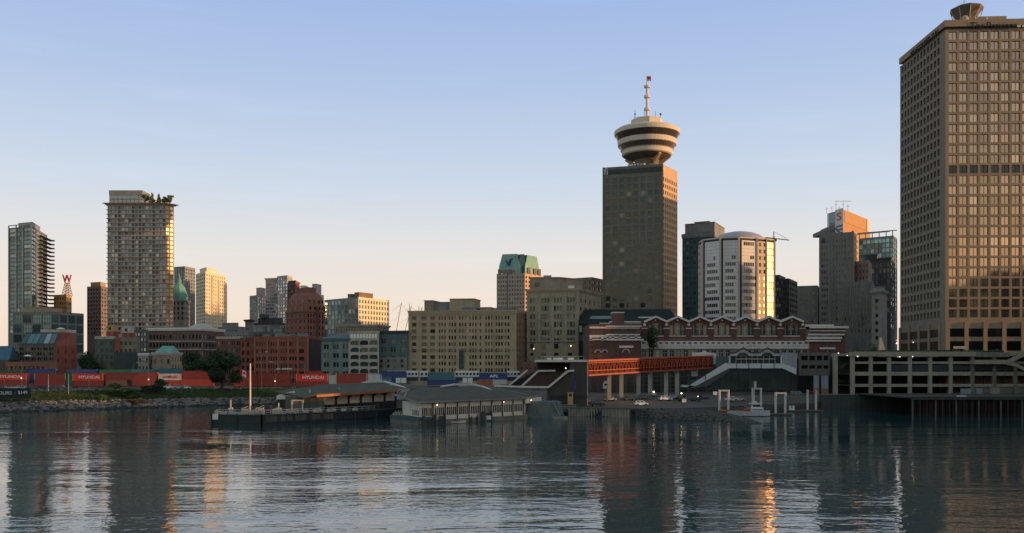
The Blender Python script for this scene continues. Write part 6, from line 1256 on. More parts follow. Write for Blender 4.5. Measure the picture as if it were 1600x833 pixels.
# right terminal building
base = W3(735, 655, 255); base.z = 0; tb = Bld('ferry_terminal', 'right floating ferry terminal with grey green hipped roof and lamps along its windows', 'ferry terminal', base); t = tb.root
def q3(px, py, D): return W3(px, py, D) - base
E0, E1 = q3(651, 628.3, 239), q3(820, 621.5, 271); LBk, RBk = q3(617, 616, 258), q3(848, 616, 290); R0, R1 = q3(658, 605.5, 283), q3(766, 603, 296)
mb = MB()
mb.face([E0, E1, R1, R0]); mb.face([LBk, E0, R0]); mb.face([E1, RBk, R1]); mb.face([LBk, R0, R1, RBk, RBk + Vector((-6, 26, 0)), LBk + Vector((6, 30, 0))])
mb.face([E0 + th, E1 + th, R1 + th, R0 + th]); mb.build('roof', roofm, t)
mb = MB(); mb.bar(E0 + Vector((0, -.15, -.18)), E1 + Vector((0, -.15, -.18)), .3, .42); mb.bar(LBk + Vector((-.1, -.1, -.15)), E0 + Vector((-.1, -.1, -.15)), .28, .42); mb.bar(E1 + Vector((.1, -.1, -.15)), RBk + Vector((.1, -.1, -.15)), .28, .42); mb.build('gutter', wall('gutter_grey', (.20, .195, .18)), t)
mb = MB(); pts = [(690, 604.6, 284), (700, 603, 287), (711, 601.2, 290), (738, 600.8, 293), (752, 604.5, 292), (769, 611.5, 284)]
for a, b_ in zip(pts, pts[1:]): mb.bar(q3(*a) + Vector((0, 0, .1)), q3(*b_) + Vector((0, 0, .1)), 1.1, .5)
mb.build('ridge_cap', edge, t)
mb = MB(); mb.bar(q3(769, 611, 284), E1 + Vector((0, .2, .1)), .25); mb.bar(q3(748, 602.5, 294), q3(825, 617, 280), .25); mb.build('hip_trim', wall('gutter_grey', (.20, .195, .18)), t); mb = MB(); mb.bar(q3(636, 610, 268), q3(632, 621, 250), .25); mb.build('hip_trim', wall('gutter_grey', (.20, .195, .18)), t)
a, b_ = tb.loc(W(657, 241.2)), tb.loc(W(818, 271.8)); zc = 6.05
cols_ = []
nb = 9
for k in range(nb):
    for j in range(5): u = (k + .1 + .82 * (j + .08) / 5) / nb; cols_.append((u, u + .82 * .84 / 5 / nb))
tb.facade(a, b_, 1.15, zc, wpan, g_dark, cols=cols_, rows=[(2.3, 4.5)], depth=.25)
lb = tb.loc(W(629, 254)); tb.facade(lb, a, 1.15, zc, wpan, g_dark, cols=[(.55 + .1 * i, .62 + .1 * i) for i in range(4)], rows=[(2.4, 3.9)], depth=.25)
tb.facade(b_, b_ + Vector((6, 22)), 1.15, zc, wpan, g_dark); tb.finish()
dwn = (b_ - a)
for k in range(nb + 1):
    q = a + dwn * (k / nb); mb = MB(); mb.box(q.x - .13, q.x + .13, q.y - .45, q.y - .05, .4, zc + .1); mb.build('post', post if k else edge, t)
mb = MB(); mb.prism([lb + Vector((-3.4, -.8)), a + Vector((-1.2, -1.6)), b_ + Vector((1, -1.6)), b_ + Vector((6, 24)), lb + Vector((-3, 8))], -.5, 1.15)
mb.prism([lb + Vector((-3.5, -.9)), a + Vector((-1.3, -1.7)), a + dwn * .1 + Vector((0, -1.75)), lb + Vector((-1, 4))], 1.16, 2.1, 1); mb.build('float', [wall('float_concrete', (.16, .145, .12), var=.35), wall('blue_green_steel', (.06, .09, .10))], t)
mb = MB()
for u, w, h in ((.03, .5, 2.4), (.09, .8, 1.5), (.13, .5, 2.6), (.19, 1.4, 2.2), (.215, .5, 3.2), (.46, .5, 1.4), (.57, 1.2, 2.8), (.63, 1.6, 2.4), (.66, .4, 3), (.52, .4, 1.6)):
    q = a + dwn * u; mb.box(q.x - w/2, q.x + w/2, q.y - 2.1, q.y - 1.4, -.3, h); mb.tube((q.x + w * .7, q.y - 2, -.3), (q.x + w * .7, q.y - 2, h + .5), .14, n=6)
mb.build('fender', metal_d, t)
mb = MB(); q = a + dwn * .635; mb.box(q.x - .75, q.x + .75, q.y - 2.3, q.y - 2.15, .5, 1.6); mb.build('notice_board', white, t)
mb = MB(); q = lb + Vector((-2.5, 0)); 
for k in range(5): mb.box(q.x + .8 * k - .3, q.x + .8 * k + .3, q.y - .6, q.y + .3, 2.1, 2.5 + .2 * (k % 3)); mb.bar((q.x + .8 * k, q.y, 2.5), (q.x + .8 * k + .7, q.y + .2, 3.3), .14)
mb.build('deck_gear', MATS['deck_gear_cream'], t)
for i, (px, py) in enumerate(((683, 633), (736.6, 630.8), (787, 628.2), (830, 625.4))):
    u = (px - 657) / 161; D_ = 241.2 + 30.6 * u - .5; l_ = bulb(px, py, D_, .26, ['first glowing lamp from the left on the right terminal wall', 'second glowing lamp from the left on the right terminal wall', 'third glowing lamp from the left on the right terminal wall', 'last glowing lamp near the concrete mooring block'][i], lampw, 'wall_lamp'); l_['group'] = 'wall lamps of the right terminal'
mb = MB(); q0, q1 = tb.loc(W(820, 272)), tb.loc(W(846, 280)); mb.prism([q0, q1, q1 + Vector((0, 6)), q0 + Vector((0, 6))], 4.6, zc); mb.build('link_panel', wpan, t)
for px, py, D, lab in ((626, 600, 330, 'white hut with twin roof boxes behind the left terminal roof'), (730.5, 600, 330, 'white hut with twin roof boxes behind the right terminal ridge')):
    p = W3(px, 603, D); t = thing('service_hut', lab, 'hut', p); mb = MB(); mb.box(-3.2, 3.2, 0, 3, -5, 0); mb.box(-1.9, 1.9, .2, 2.6, 0, .7); mb.build('base', wall('hut_grey', (.30, .30, .31)), t)
    for s in (-1, 1): mb = MB(); mb.box(s * .95 - .85, s * .95 + .85, .1, 2.4, 1.0 + .003, 2.9); mb.build('cooling_unit', white, t)
    mb = MB(); mb.box(-1.9, 1.9, .5, 2.2, .7, 1.0); mb.build('frame', metal_d, t)
# dinghy by the terminal
def hull_mesh(L, w, h, flare=.75, n=10):
    mb = MB(); secs = []
    for i in range(n + 1):
        u = i / n; x = -L/2 + L * u; k = (1 - max(0, (u - .45) / .55) ** 2.2) if u > .45 else 1; ww = w/2 * max(.02, k); z0 = -.25 + .5 * max(0, u - .75) * 2; zs = h * (1 + .35 * max(0, u - .5))
        secs.append([(x, -ww, zs), (x, -ww * flare, .05 + z0 * .2), (x, 0, z0), (x, ww * flare, .05 + z0 * .2), (x, ww, zs)])
    for a, b_ in zip(secs, secs[1:]):
        for k in range(4): mb.face([a[k], b_[k], b_[k+1], a[k+1]])
        mb.face([tuple(Vector(a[0]) - Vector((0, 0, .12))), tuple(Vector(b_[0]) - Vector((0, 0, .12))), tuple(Vector(b_[4]) - Vector((0, 0, .12))), tuple(Vector(a[4]) - Vector((0, 0, .12)))], 1)
    mb.face(secs[0]); return mb
t = thing('dinghy', 'small grey dinghy with a dark cover moored at the right terminal', 'boat', (*W(716, 249.5), .1), rz=.2); hull_mesh(4.2, 1.6, .55).build('hull', [wpan, metal_d], t); mb = MB(); mb.lathe([(1.0, 0), (.85, .35), (.4, .6), (.05, .68)], (-.5, 0, .5), 10); mb.build('cover', wall('tarp', (.09, .08, .08)), t); mb = MB(); mb.box(-2.5, -2.1, -.2, .2, .2, .95); mb.build('outboard', metal_d, t)

# --- concrete mooring block
p = W(850, 272); t = thing('mooring_block', 'rounded blue grey concrete mooring block at the water between terminal and quay', 'mooring block', (*p, 0))
mb = MB(); N = 20
def ell(rx, ry, z, dx=0): return [(dx + rx * math.copysign(abs(math.cos(a)) ** .55, math.cos(a)), 5.5 + ry * math.copysign(abs(math.sin(a)) ** .55, math.sin(a)), z) for a in [2 * math.pi * i / N for i in range(N)]]
rings = [ell(6.9, 6.0, -.6), ell(6.9, 6.0, .45), ell(6.4, 5.5, .5), ell(6.1, 5.2, 1.6, .1), ell(5.5, 4.7, 3.6, .3), ell(4.9, 4.2, 4.9, .5), ell(4.5, 3.9, 5.15, .5)]
for a, b_ in zip(rings, rings[1:]):
    for i in range(N): j = (i + 1) % N; mb.face([a[i], a[j], b_[j], b_[i]])
mb.face(rings[-1]); mb.build('body', wall('blue_concrete', (.10, .115, .11), var=.4, scale=.35), t)
mb = MB(); mb.box(2.6, 7.2, -.9, 0.2, -.3, .62); mb.bar((3.0, .6, 4.6), (4.8, -.2, 1.0), .25); mb.build('ledge', wall('ledge_concrete', (.22, .20, .17)), t)
# --- terminal block with sloping escalator covers
D0 = 300; base = W3(880, 632, D0); t = thing('escalator_block', 'dark concrete terminal block with white edged sloping escalator covers', 'building', (base.x, base.y, 3.0))
def q3(px, py, D=D0): return W3(px, py, D) - Vector((base.x, base.y, 3.0))
dk = wall('brown_black_concrete', (.060, .052, .046), var=.25); wtrim = wall('white_trim', (.55, .50, .46), var=.1)
def slabp(mb, pts, depth, m=0, D=D0):
    f = [q3(px, py, D) for px, py in pts]; bk_ = [p + Vector((0, depth, 0)) for p in f]
    mb.face(f, m); mb.face(list(reversed(bk_)), m)
    for i in range(len(f)): j = (i + 1) % len(f); mb.face([f[i], bk_[i], bk_[j], f[j]], m)
mb = MB(); slabp(mb, [(858, 640), (918, 640), (918, 566.5), (891, 566.5), (891, 580.5), (888, 580.5), (858, 606)], 20); mb.build('main_wall', dk, t)
mb = MB(); slabp(mb, [(790, 604), (857, 607), (889, 580), (840, 578)], 4, 0, 306); slabp(mb, [(840, 580), (895, 580), (895, 565), (840, 565)], 12, 0, 308); mb.build('recess_wall', wall('recess_dark', (.028, .025, .024)), t)
mb = MB(); slabp(mb, [(838, 565.8), (918.5, 565.8), (918.5, 562.2), (838, 562.2)], 21, 0, D0 - .4); mb.build('roof_slab', wtrim, t)
def poly_bar(pts, w, h, name, m, D):
    mb = MB()
    for i, (a, b_) in enumerate(zip(pts, pts[1:])): mb.bar(q3(*a, D) + Vector((0, -.003 * i, 0)), q3(*b_, D) + Vector((0, -.003 * i, 0)), w, h)
    return mb.build(name, m, t)
poly_bar([(772, 602.6), (815, 604.6), (857, 605), (887, 580), (897, 579.2)], 1.2, .62, 'escalator_rail', wtrim, D0 - .7)
poly_bar([(815, 603.5), (841, 579.6), (868, 579.2)], 1.0, .62, 'escalator_rail', wtrim, 303); poly_bar([(796, 602), (824, 578.2)], 1.0, .5, 'escalator_rail', wtrim, 305)
mb = MB(); slabp(mb, [(816, 603), (856, 603.5), (884, 580.5), (842, 580.5)], .4, 0, 304.6); mb.build('escalator_side', wall('escalator_brown', (.085, .05, .038)), t)
mb = MB(); slabp(mb, [(860, 622), (918, 622), (918, 618), (860, 618)], .2, 0, D0 - .15); mb.build('stain_band', wall('dark_stain', (.035, .036, .036)), t)
mb = MB()
for px in (846, 852, 860, 866, 874, 880, 888, 896, 904, 912): a = q3(px, 562, D0 + 1); mb.tube(a, a + Vector((0, 0, 1.1)), .05, n=4)
mb.bar(q3(846, 557, D0 + 1), q3(912, 557, D0 + 1), .08)
for px, w in ((858, .8), (872, 1.6), (892, 1.0)): a = q3(px, 562.2, D0 + 3); mb.box(a.x - w, a.x + w, a.y, a.y + 1.2, a.z, a.z + .7)
mb.build('roof_rail', wtrim, t)
mb = MB(); mb.bar(q3(917.8, 634), q3(917.8, 567), .2); mb.build('edge_trim', wtrim, t)
bulb(884, 575.5, D0 - .6, .3, 'lamp glowing at the top of the white escalator edge'); 
B = block('brick_shed', 'low brown brick building behind the sloping escalator covers', [(812, 392), (840, 388), (842, 396)], 565.5, brickd, g_dark, dict(fl=3, nx=4, fw=.3, fh=.4), None, vis=590, roof=roofd)
p = W3(895.5, 632, 297); t = thing('blue_pole', 'blue banner pole standing against the dark terminal block', 'pole', p); mb = MB(); mb.tube((0, 0, 0), (0, 0, Z(581, 297) - p.z), .16, n=8); mb.build('pole', wall('blue_paint', (.03, .06, .2)), t); mb = MB(); mb.box(.16, .9, -.05, .05, 5, 8); mb.build('banner', wall('blue_paint', (.03, .06, .2)), t)
p = W3(892, 632, 296); t = thing('ticket_booth', 'small orange ticket booth at the foot of the dark terminal block', 'booth', p); mb = MB(); mb.box(-1.0, .7, 0, 1.2, 0, 3.8); mb.box(-1.2, .9, -.2, 1.4, 3.8, 4.0); mb.build('cabin', wall('orange_booth', (.48, .28, .11)), t); mb = MB(); mb.box(-.6, .3, -.04, -.004, 2.6, 3.5); mb.build('window', g_dark, t)
B = None
p = W3(883, 641, 289); t = thing('landing_stage', 'pale gangway landing between mooring block and ribbed quay wall', 'landing', p); mb = MB(); mb.box(-1.6, 4, 0, 6, -.5, .5); mb.build('deck', concd, t); mb = MB()
for k in range(5): mb.tube((-1.4 + 1.2 * k, .1, .5), (-1.4 + 1.2 * k, .1, 1.7), .06, n=4)
mb.bar((-1.4, .1, 1.7), (3.6, .1, 1.7), .1); mb.bar((-1.4, .1, 1.1), (3.6, .1, 1.1), .08); mb.build('railing', edge, t)
# --- orange walkway bridge
p0, p1 = W3(918, 586.5, 305), W3(1113, 574.5, 352); top0, top1 = Z(563.5, 305), Z(556, 352)
t = thing('walkway_bridge', 'long orange red enclosed truss walkway on concrete columns', 'footbridge', (p0.x, p0.y, 5)); ob = Vector((p0.x, p0.y, 5)); orng = wall('bridge_orange', (.36, .064, .023), var=.2, rough=.6); ordk = wall('bridge_oxide', (.09, .022, .016)); conl = wall('column_concrete', (.33, .30, .25))
A, Bp = p0 - ob, p1 - ob; hA, hB = top0 - p0.z, top1 - p1.z; dv = Bp - A; dh = Vector((dv.x, dv.y, 0)).normalized(); nn = Vector((dh.y, -dh.x, 0))
def pt(u, v, off=0): return A + dv * u + Vector((0, 0, (hA * (1 - u) + hB * u) * v)) + nn * off
mb = MB()
for v, w, h in ((0, .6, .5), (.30, .35, .28), (.98, .6, .55), (.83, .3, .25)): mb.bar(pt(0, v, .25), pt(1, v, .25), w, h)
mb.build('chord', orng, t)
N = 44
mb = MB()
for k in range(N):
    u0, u1, um = k / N, (k + 1) / N, (k + .5) / N
    mb.bar(pt(u0, .3, .28), pt(um, .83, .28), .2); mb.bar(pt(um, .83, .285), pt(u1, .3, .285), .2)
    if k % 2 == 0: mb.bar(pt(u0, .02, .27), pt(u0, .98, .27), .22)
mb.build('truss_lattice', orng, t)
mb = MB(); mb.face([pt(0, .04, -.1), pt(1, .04, -.1), pt(1, .97, -.1), pt(0, .97, -.1)]); mb.face([pt(0, .04, -4), pt(1, .04, -4), pt(1, .97, -4), pt(0, .97, -4)]); mb.face([pt(0, 0, .2), pt(1, 0, .2), pt(1, 0, -4.2), pt(0, 0, -4.2)]); mb.build('inner_wall', ordk, t)
mb = MB(); mb.face([pt(0, 1.02, .5), pt(1, 1.02, .5), pt(1, 1.04, -4.4), pt(0, 1.04, -4.4)]); mb.face([pt(0, 1.02, .52), pt(1, 1.02, .52), pt(1, .93, .52), pt(0, .93, .52)]); mb.build('roof', orng, t)
for px in (957, 976, 1003, 1021, 1046, 1063):
    u = (px - 918) / 195; u = u * 305 / (352 - u * 47); c_ = pt(u, 0, -1.6); mb = MB(); mb.box(c_.x - .7, c_.x + .7, c_.y - .5, c_.y + .5, -.3, c_.z - .25); mb.bar(c_ + Vector((0, -1.8, -.4)), c_ + Vector((0, 2.2, -.4)), 1.0, .7); mb.build('column', conl, t)
p = W3(918, 622, 331); t = thing('low_wall', 'low pale orange lit wall along the back of the car park', 'wall', p); mb = MB(); mb.box(0, 22, 0, .4, -.6, 1.25); mb.box(-.05, 22.05, -.06, .46, 1.25, 1.4); mb.build('wall', wall('sunlit_wall', (.40, .30, .21)), t)  # pale concrete with orange sunlight put into its colour
# dark undercroft behind the columns: decks and rails of the station yard
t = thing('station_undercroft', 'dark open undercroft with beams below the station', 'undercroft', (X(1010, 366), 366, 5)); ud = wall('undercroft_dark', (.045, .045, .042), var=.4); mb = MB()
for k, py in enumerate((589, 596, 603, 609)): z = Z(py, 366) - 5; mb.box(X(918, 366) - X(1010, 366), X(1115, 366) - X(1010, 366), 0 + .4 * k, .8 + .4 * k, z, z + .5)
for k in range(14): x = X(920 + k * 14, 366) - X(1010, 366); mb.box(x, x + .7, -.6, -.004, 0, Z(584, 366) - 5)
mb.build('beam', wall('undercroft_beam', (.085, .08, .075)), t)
p = W3(947, 600, 345); t = thing('signal_cabin', 'small pale cabin standing in the shade under the orange walkway', 'hut', p); mb = MB(); mb.box(-1, 1, 0, 1.5, -1.8, .4); mb.box(-.6, .6, .2, 1, .4, 1.2); mb.build('cabin', white, t); mb = MB(); mb.box(-.7, .7, -.05, -.004, -.6, .1); mb.build('window', g_dark, t); mb = MB(); mb.tube((0, .7, -6), (0, .7, -1.8), .3); mb.build('leg', metal_g, t)
# --- white stair and gallery
Dg = 338; ob = W3(1180, 612, Dg); ob.z = 5; t = thing('stair_gallery', 'pale raised gallery with twin arched gables and long sloping stairs', 'gallery', ob)
def g3(px, py, D=Dg): return W3(px, py, D) - ob
wg = wall('gallery_white', (.50, .50, .50), var=.12); dg_ = wall('gallery_dark', (.04, .05, .052))
def gs(mb, pts, depth, m=0, D=Dg):
    f = [g3(px, py, D) for px, py in pts]; bk_ = [p + Vector((0, depth, 0)) for p in f]; mb.face(f, m); mb.face(list(reversed(bk_)), m)
    for i in range(len(f)): j = (i + 1) % len(f); mb.face([f[i], bk_[i], bk_[j], f[j]], m)
mb = MB(); gs(mb, [(1139, 575.5), (1223, 575.5), (1223, 568), (1139, 568)], .4); mb.build('parapet', wg, t)
mb = MB(); gs(mb, [(1073.5, 605), (1084, 605), (1139, 575.5), (1139, 567.5), (1133, 567.5)], .4); mb.build('stair_side', wg, t)
mb = MB(); gs(mb, [(1065, 604.6), (1085, 605.4), (1085, 603), (1067, 601.4)], 3); mb.build('stair_foot', wg, t)
mb = MB(); gs(mb, [(1223, 575.5), (1244.5, 585.5), (1244.5, 576), (1223, 567.5)], .4); mb.build('ramp_side', wg, t)
mb = MB(); gs(mb, [(1084, 605.2), (1104, 604), (1140, 580), (1140, 575.7)], .3, 0, Dg + .2); mb.build('stringer', wall('stringer_teal', (.06, .08, .08)), t)
for px in (1151, 1170, 1189.5, 1209.5, 1102): mb = MB(); yy = 575.8 if px > 1140 else 594; a = g3(px, yy, Dg - .1); mb.box(a.x - .12, a.x + .12, a.y - .08, a.y, a.z, a.z + 2); mb.build('joint', dg_, t)
# gables
for c_ in (1161, 1199):
    mb = MB(); pts = [(c_ - 19.2, 556), (c_ - 19.2, 552), (c_ - 12, 551.5), (c_, 544), (c_ + 12, 551.5), (c_ + 19, 552), (c_ + 19, 556), (c_ + 9, 556)] + [(c_ + 9 * math.cos(R(a)), 556.5 - 6 * math.sin(R(a))) for a in range(20, 161, 20)] + [(c_ - 9, 556)]
    f = [g3(px, py, Dg - .5) for px, py in pts]; mb.face(f); mb.face([q + Vector((0, .4, 0)) for q in reversed(f)]); mb.build('gable', wg, t)
    mb = MB(); mb.bar(g3(c_ - 20, 551.3, Dg - .7), g3(c_ - 11.5, 550.8, Dg - .7), 1.4, .3); mb.bar(g3(c_ - 11.8, 550.9, Dg - .72), g3(c_, 543.4, Dg - .72), 1.4, .3); mb.bar(g3(c_, 543.4, Dg - .74), g3(c_ + 11.8, 550.9, Dg - .74), 1.4, .3); mb.bar(g3(c_ + 11.5, 550.8, Dg - .7), g3(c_ + 19, 551.3, Dg - .7), 1.4, .3); mb.build('gable_trim', wall('oxide_trim', (.07, .045, .042)), t)
    mb = MB(); mb.face([g3(c_ + 9.3 * math.cos(R(a)), 556.5 - 6.2 * math.sin(R(a)), Dg - .05) for a in range(0, 181, 15)]); mb.build('fanlight', g_green, t)
mb = MB(); gs(mb, [(1140, 568), (1222, 568), (1222, 556.2), (1140, 556.2)], .2, 0, Dg + 3); mb.build('back_wall', dg_, t)
for px in (1140, 1221): mb = MB(); a = g3(px, 568, Dg - .3); b_ = g3(px, 556, Dg - .3); mb.bar(a, b_, .5); mb.build('post', wg, t)
mb = MB()
for px in (1150, 1158, 1166, 1175, 1184, 1193, 1202, 1211): a = g3(px, 568, Dg + 2.9); b_ = g3(px, 556, Dg + 2.9); mb.bar(a, b_, .14)
mb.bar(g3(1150, 561, Dg + 2.8), g3(1211, 561, Dg + 2.8), .3); mb.build('glazing_bar', wg, t)
mb = MB(); gs(mb, [(1222, 567), (1245, 576), (1245, 551.5), (1226, 551.5)], 3, 0, Dg + 1); mb.build('end_block', wall('gallery_grey', (.27, .275, .28)), t)
mb = MB(); gs(mb, [(1082, 556), (1119, 556), (1119, 552.5), (1106, 550.5), (1101, 547.5), (1096, 550.5), (1082, 551)], .6, 0, 351.6); gs(mb, [(1115, 569), (1119, 569), (1119, 555.9), (1115, 555.9)], .6, 0, 351.5); gs(mb, [(1081, 588), (1090, 588), (1090, 574), (1081, 574)], .6, 0, 349); mb.build('portal', wg, t)
mb = MB(); gs(mb, [(1119, 575), (1139, 569), (1139, 557), (1119, 556)], .3, 0, 350); gs(mb, [(1072, 606), (1100, 606), (1100, 594), (1082, 594)], .3, 0, 345); mb.build('screen', wall('screen_teal', (.09, .105, .105)), t)
mb = MB(); gs(mb, [(1104, 610), (1245, 610), (1245, 580), (1140, 580)], .4, 0, 352); gs(mb, [(1172, 607), (1188, 607), (1188, 578), (1172, 578)], 2, 1, 345); gs(mb, [(1178, 606), (1182, 606), (1182, 596), (1178, 596)], .1, 2, 344.8); mb.build('undercroft', [wall('gallery_shadow', (.05, .062, .06), var=.5), wall('teal_pier', (.05, .065, .066)), wg], t)  # dark sheet: shade below the gallery put into its colour
for px, w, py in ((1098, 2.6, 600), (1091, 1.6, 601)): mb = MB(); a = g3(px, py, 344); mb.box(a.x - w * .35, a.x + w * .35, a.y - .3, a.y, a.z - 1, a.z + 1.4); mb.build('poster_case', wall('poster_blue', (.22, .28, .32)), t)
# --- car park building between station and deck
Dk = 345; ob = W3(1280, 615, Dk); ob.z = 5.3; B = Bld('car_park', 'small concrete car park frame between the gallery and the long deck', 'building', ob)
def k2(px, D=Dk): v = W(px, D); return Vector((v.x - ob.x, v.y - ob.y))
def kz(py, D=Dk): return Z(py, D) - 5.3
kc = wall('car_park_concrete', (.115, .105, .088), var=.3)
B.facade(k2(1248), k2(1297), kz(587), kz(551), kc, gdk, cols=[(.08, .29), (.34, .53), (.58, .75), (.8, .95)], rows=[(kz(576), kz(571)), (kz(563), kz(556))], depth=1.2); B.facade(k2(1297), k2(1297) + Vector((0, 14)), kz(587), kz(551), kc, gdk); B.mb.face([(*k2(1248), kz(551)), (*k2(1297), kz(551)), (*(k2(1297) + Vector((0, 14))), kz(551)), (*(k2(1248) + Vector((0, 14))), kz(551))]); B.finish()
mb = MB(); a = k2(1306, 340); mb.box(a.x - .75, a.x + .75, a.y, a.y + 1.4, -.2, kz(552, 340)); mb.build('column', wall('tan_column', (.27, .235, .185)), B.root)
for px, w in ((1276, .9), (1285.5, .35), (1291, .8)): a = k2(px, 344); mb = MB(); mb.box(a.x - w, a.x + w, a.y, a.y + 1, -.2, kz(587, 344)); mb.box(a.x - w - .05, a.x + w + .05, a.y - .06, a.y + 1.02, -.2, kz(607, 344), 1); mb.build('column', [wall('blue_white_column', (.27, .29, .31)), wall('ochre_base', (.22, .16, .10))], B.root)
mb = MB(); mb.box(k2(1246, 362).x, k2(1332, 362).x, k2(1246, 362).y, k2(1246, 362).y + .5, -.3, kz(560, 362)); mb.box(k2(1306, 352).x, k2(1326, 352).x, k2(1306, 352).y, k2(1306, 352).y + .5, kz(598), kz(594), 1); mb.box(k2(1306, 352).x, k2(1326, 352).x, k2(1306, 352).y - .01, k2(1306, 352).y + .5, kz(586), kz(553), 1); mb.build('back_wall', [ud, wall('ramp_green', (.06, .066, .058))], B.root)
mb = MB(); mb.bar((k2(1312, 350).x, k2(1312, 350).y, kz(576)), (k2(1324, 350).x, k2(1324, 350).y, kz(567)), .6, .8); mb.build('ramp', kc, B.root)
# --- long concrete deck in front of the big tower
Dd = 338; ob = W3(1450, 615, Dd); ob.z = 5.3; t = thing('parking_deck', 'long multi level concrete parking deck with tan roof edge at the right waterfront', 'parking deck', ob)
dc = wall('deck_concrete', (.29, .25, .19), var=.3); dtan = wall('deck_edge_tan', (.30, .25, .185), var=.2); dgr = wall('deck_stained', (.16, .145, .12), var=.35)
xs = [1331, 1359.5, 1388, 1420.5, 1452, 1484, 1518, 1552, 1585, 1620, 1656]
def kx(px): return X(px, Dd) - ob.x
def kz(py): return Z(py, Dd) - 5.3
mb = MB(); mb.box(kx(1327), kx(1522), -1.2, .8, kz(557), kz(549.5)); mb.box(kx(1327), kx(1680), .81, 20, kz(556), kz(552)); mb.build('roof_edge', dtan, t)
mb = MB(); mb.box(kx(1522), kx(1575), -1.1, .8, kz(558), kz(550.5)); mb.box(kx(1516), kx(1567), -3.5, .3, kz(569), kz(562.5), 1); mb.bar((kx(1566), -3.2, kz(566)), (kx(1602), -3.2, kz(550)), .8, 1.3, 1)
mb.box(kx(1590), kx(1680), -3.4, .5, kz(557), kz(549), 1)
pv = None
for k in range(8): a = k / 7; q = (kx(1566 + 34 * a), -3.0, kz(567 + 16 * a ** 1.8)); 
for k in range(8):
    a0, a1 = k / 8, (k + 1) / 8; mb.bar((kx(1566 + 36 * a0), -3.0, kz(568 + 15 * a0 ** 1.8)), (kx(1566 + 36 * a1), -3.0, kz(568 + 15 * a1 ** 1.8)), .8, 1.2, 1)
mb.build('ramp', [dgr, dtan], t)
for i, px in enumerate(xs):
    mb = MB(); w = 3.9 if i else 4.6; mb.box(kx(px) - w * .12, kx(px) + w * .12 + .4, -.5, .6, -.2, kz(557) - .01); mb.build('column', dc if px < 1500 else dgr, t)
for y0, y1, x1_ in ((568.5, 565, 1680), (587, 581, 1680), (604.5, 600, 1680)):
    mb = MB(); mb.box(kx(1331), kx(1680), -.38, .5, kz(y0), kz(y1)); mb.build('floor_edge', dc, t)
for y0 in (585, 603): mb = MB(); mb.box(kx(1332), kx(1678), .52, 18, kz(y0), kz(y0 - 1)); mb.build('floor', dgr, t)
mb = MB(); mb.box(kx(1328), kx(1680), 18.1, 18.5, -.2, kz(557)); mb.build('back_wall', ud, t); mb = MB(); mb.box(kx(1680) + .01, kx(1680) + .5, -.3, 18.5, -.2, kz(552)); mb.build('end_wall', dgr, t)
mb = MB()
for i in range(6, 10): mb.box(kx(xs[i]) + .9, kx(xs[i+1]) - .6, -.2, .1, -.2, kz(605.5))
mb.build('infill_wall', dgr, t)
mb = MB()
for k in range(3): mb.box(kx(1389 + 32 * k), kx(1418 + 32 * k), -.1, .1, kz(580.5), kz(570))
mb.build('screen', wall('screen_navy', (.035, .042, .048)), t)
mb = MB(); mb.box(kx(1488), kx(1680), -.12, .1, kz(578), kz(572)); mb.build('screen', wall('screen_navy', (.035, .042, .048)), t)
mb = MB(); rn = random.Random(9)
for k in range(60): px = 1332 + 4 * k; mb.blob((kx(px), .4 + rn.random(), kz(549) + rn.uniform(-.1, .25)), rn.uniform(.5, .95), .3, 0, 1, (1.3, 1, .7), rn)
mb.build('hedge', leafd, t)
p = W3(1379, 548, 350); t = thing('pylon', 'slim pale tapering pylon standing on the long deck', 'pylon', p); mb = MB(); mb.prism([(-1.6, 0), (1.3, 0), (1.3, 1), (-1.6, 1)], -.5, 0); n_ = len(mb.v); mb.face([(-1.4, 0, 0), (1.1, 0, 0), (-.3, .2, Z(527, 350) - p.z), (-1.0, .2, Z(528, 350) - p.z)]); mb.face([(1.1, 0, 0), (1.1, 1, 0), (-.3, .6, Z(527, 350) - p.z), (-.3, .2, Z(527, 350) - p.z)]); mb.face([(-1.4, 1, 0), (-1.4, 0, 0), (-1.0, .2, Z(528, 350) - p.z), (-1.0, .6, Z(528, 350) - p.z)]); mb.face([(-1.0, .2, Z(528, 350) - p.z), (-.3, .2, Z(527, 350) - p.z), (-.3, .6, Z(527, 350) - p.z), (-1.0, .6, Z(528, 350) - p.z)]); mb.build('shaft', conl, t)
p = W3(1500, 545, 349); t = thing('road_sign', 'small pale sign board at the foot of the big concrete tower', 'sign', p); mb = MB(); mb.box(-2.5, 2.5, 0, .2, 0, 1.0); mb.build('board', conl, t); mb = MB(); mb.tube((-1.5, .1, -2), (-1.5, .1, 0), .1); mb.tube((1.5, .1, -2), (1.5, .1, 0), .1); mb.build('post', metal_g, t)
# --- seawall and wharf at the right
a, b_ = W(1283, 334.8), W(1430, 334.8); t = thing('seawall', 'dark stained concrete seawall below the long deck', 'seawall', (a.x, a.y, 0)); mb = MB(); Lw = b_.x - a.x; mb.box(0, Lw + 40, -.4, 2.2, -1, 5.35); mb.build('wall', wall('stained_seawall', (.05, .055, .052), var=.45, scale=.15), t); mb = MB(); mb.box(-.05, Lw + 40, -.6, 2.25, 5.36, 5.6); mb.build('coping', dgr, t)
Wd = 289; ob = W(1425, Wd); t = thing('timber_wharf', 'dark timber wharf on close set piles at the right edge', 'wharf', (ob.x, ob.y, 0)); zt = Z(620.5, Wd); mb = MB(); mb.box(0, 62, 0, 46, zt - .45, zt); mb.box(-.1, 62, -.25, .15, zt - .9, zt + .15); mb.build('deck', wall('wet_timber', (.05, .048, .042), var=.4), t)
mb = MB(); rn = random.Random(4); pilem = wall('tarred_pile', (.035, .024, .02), var=.4)
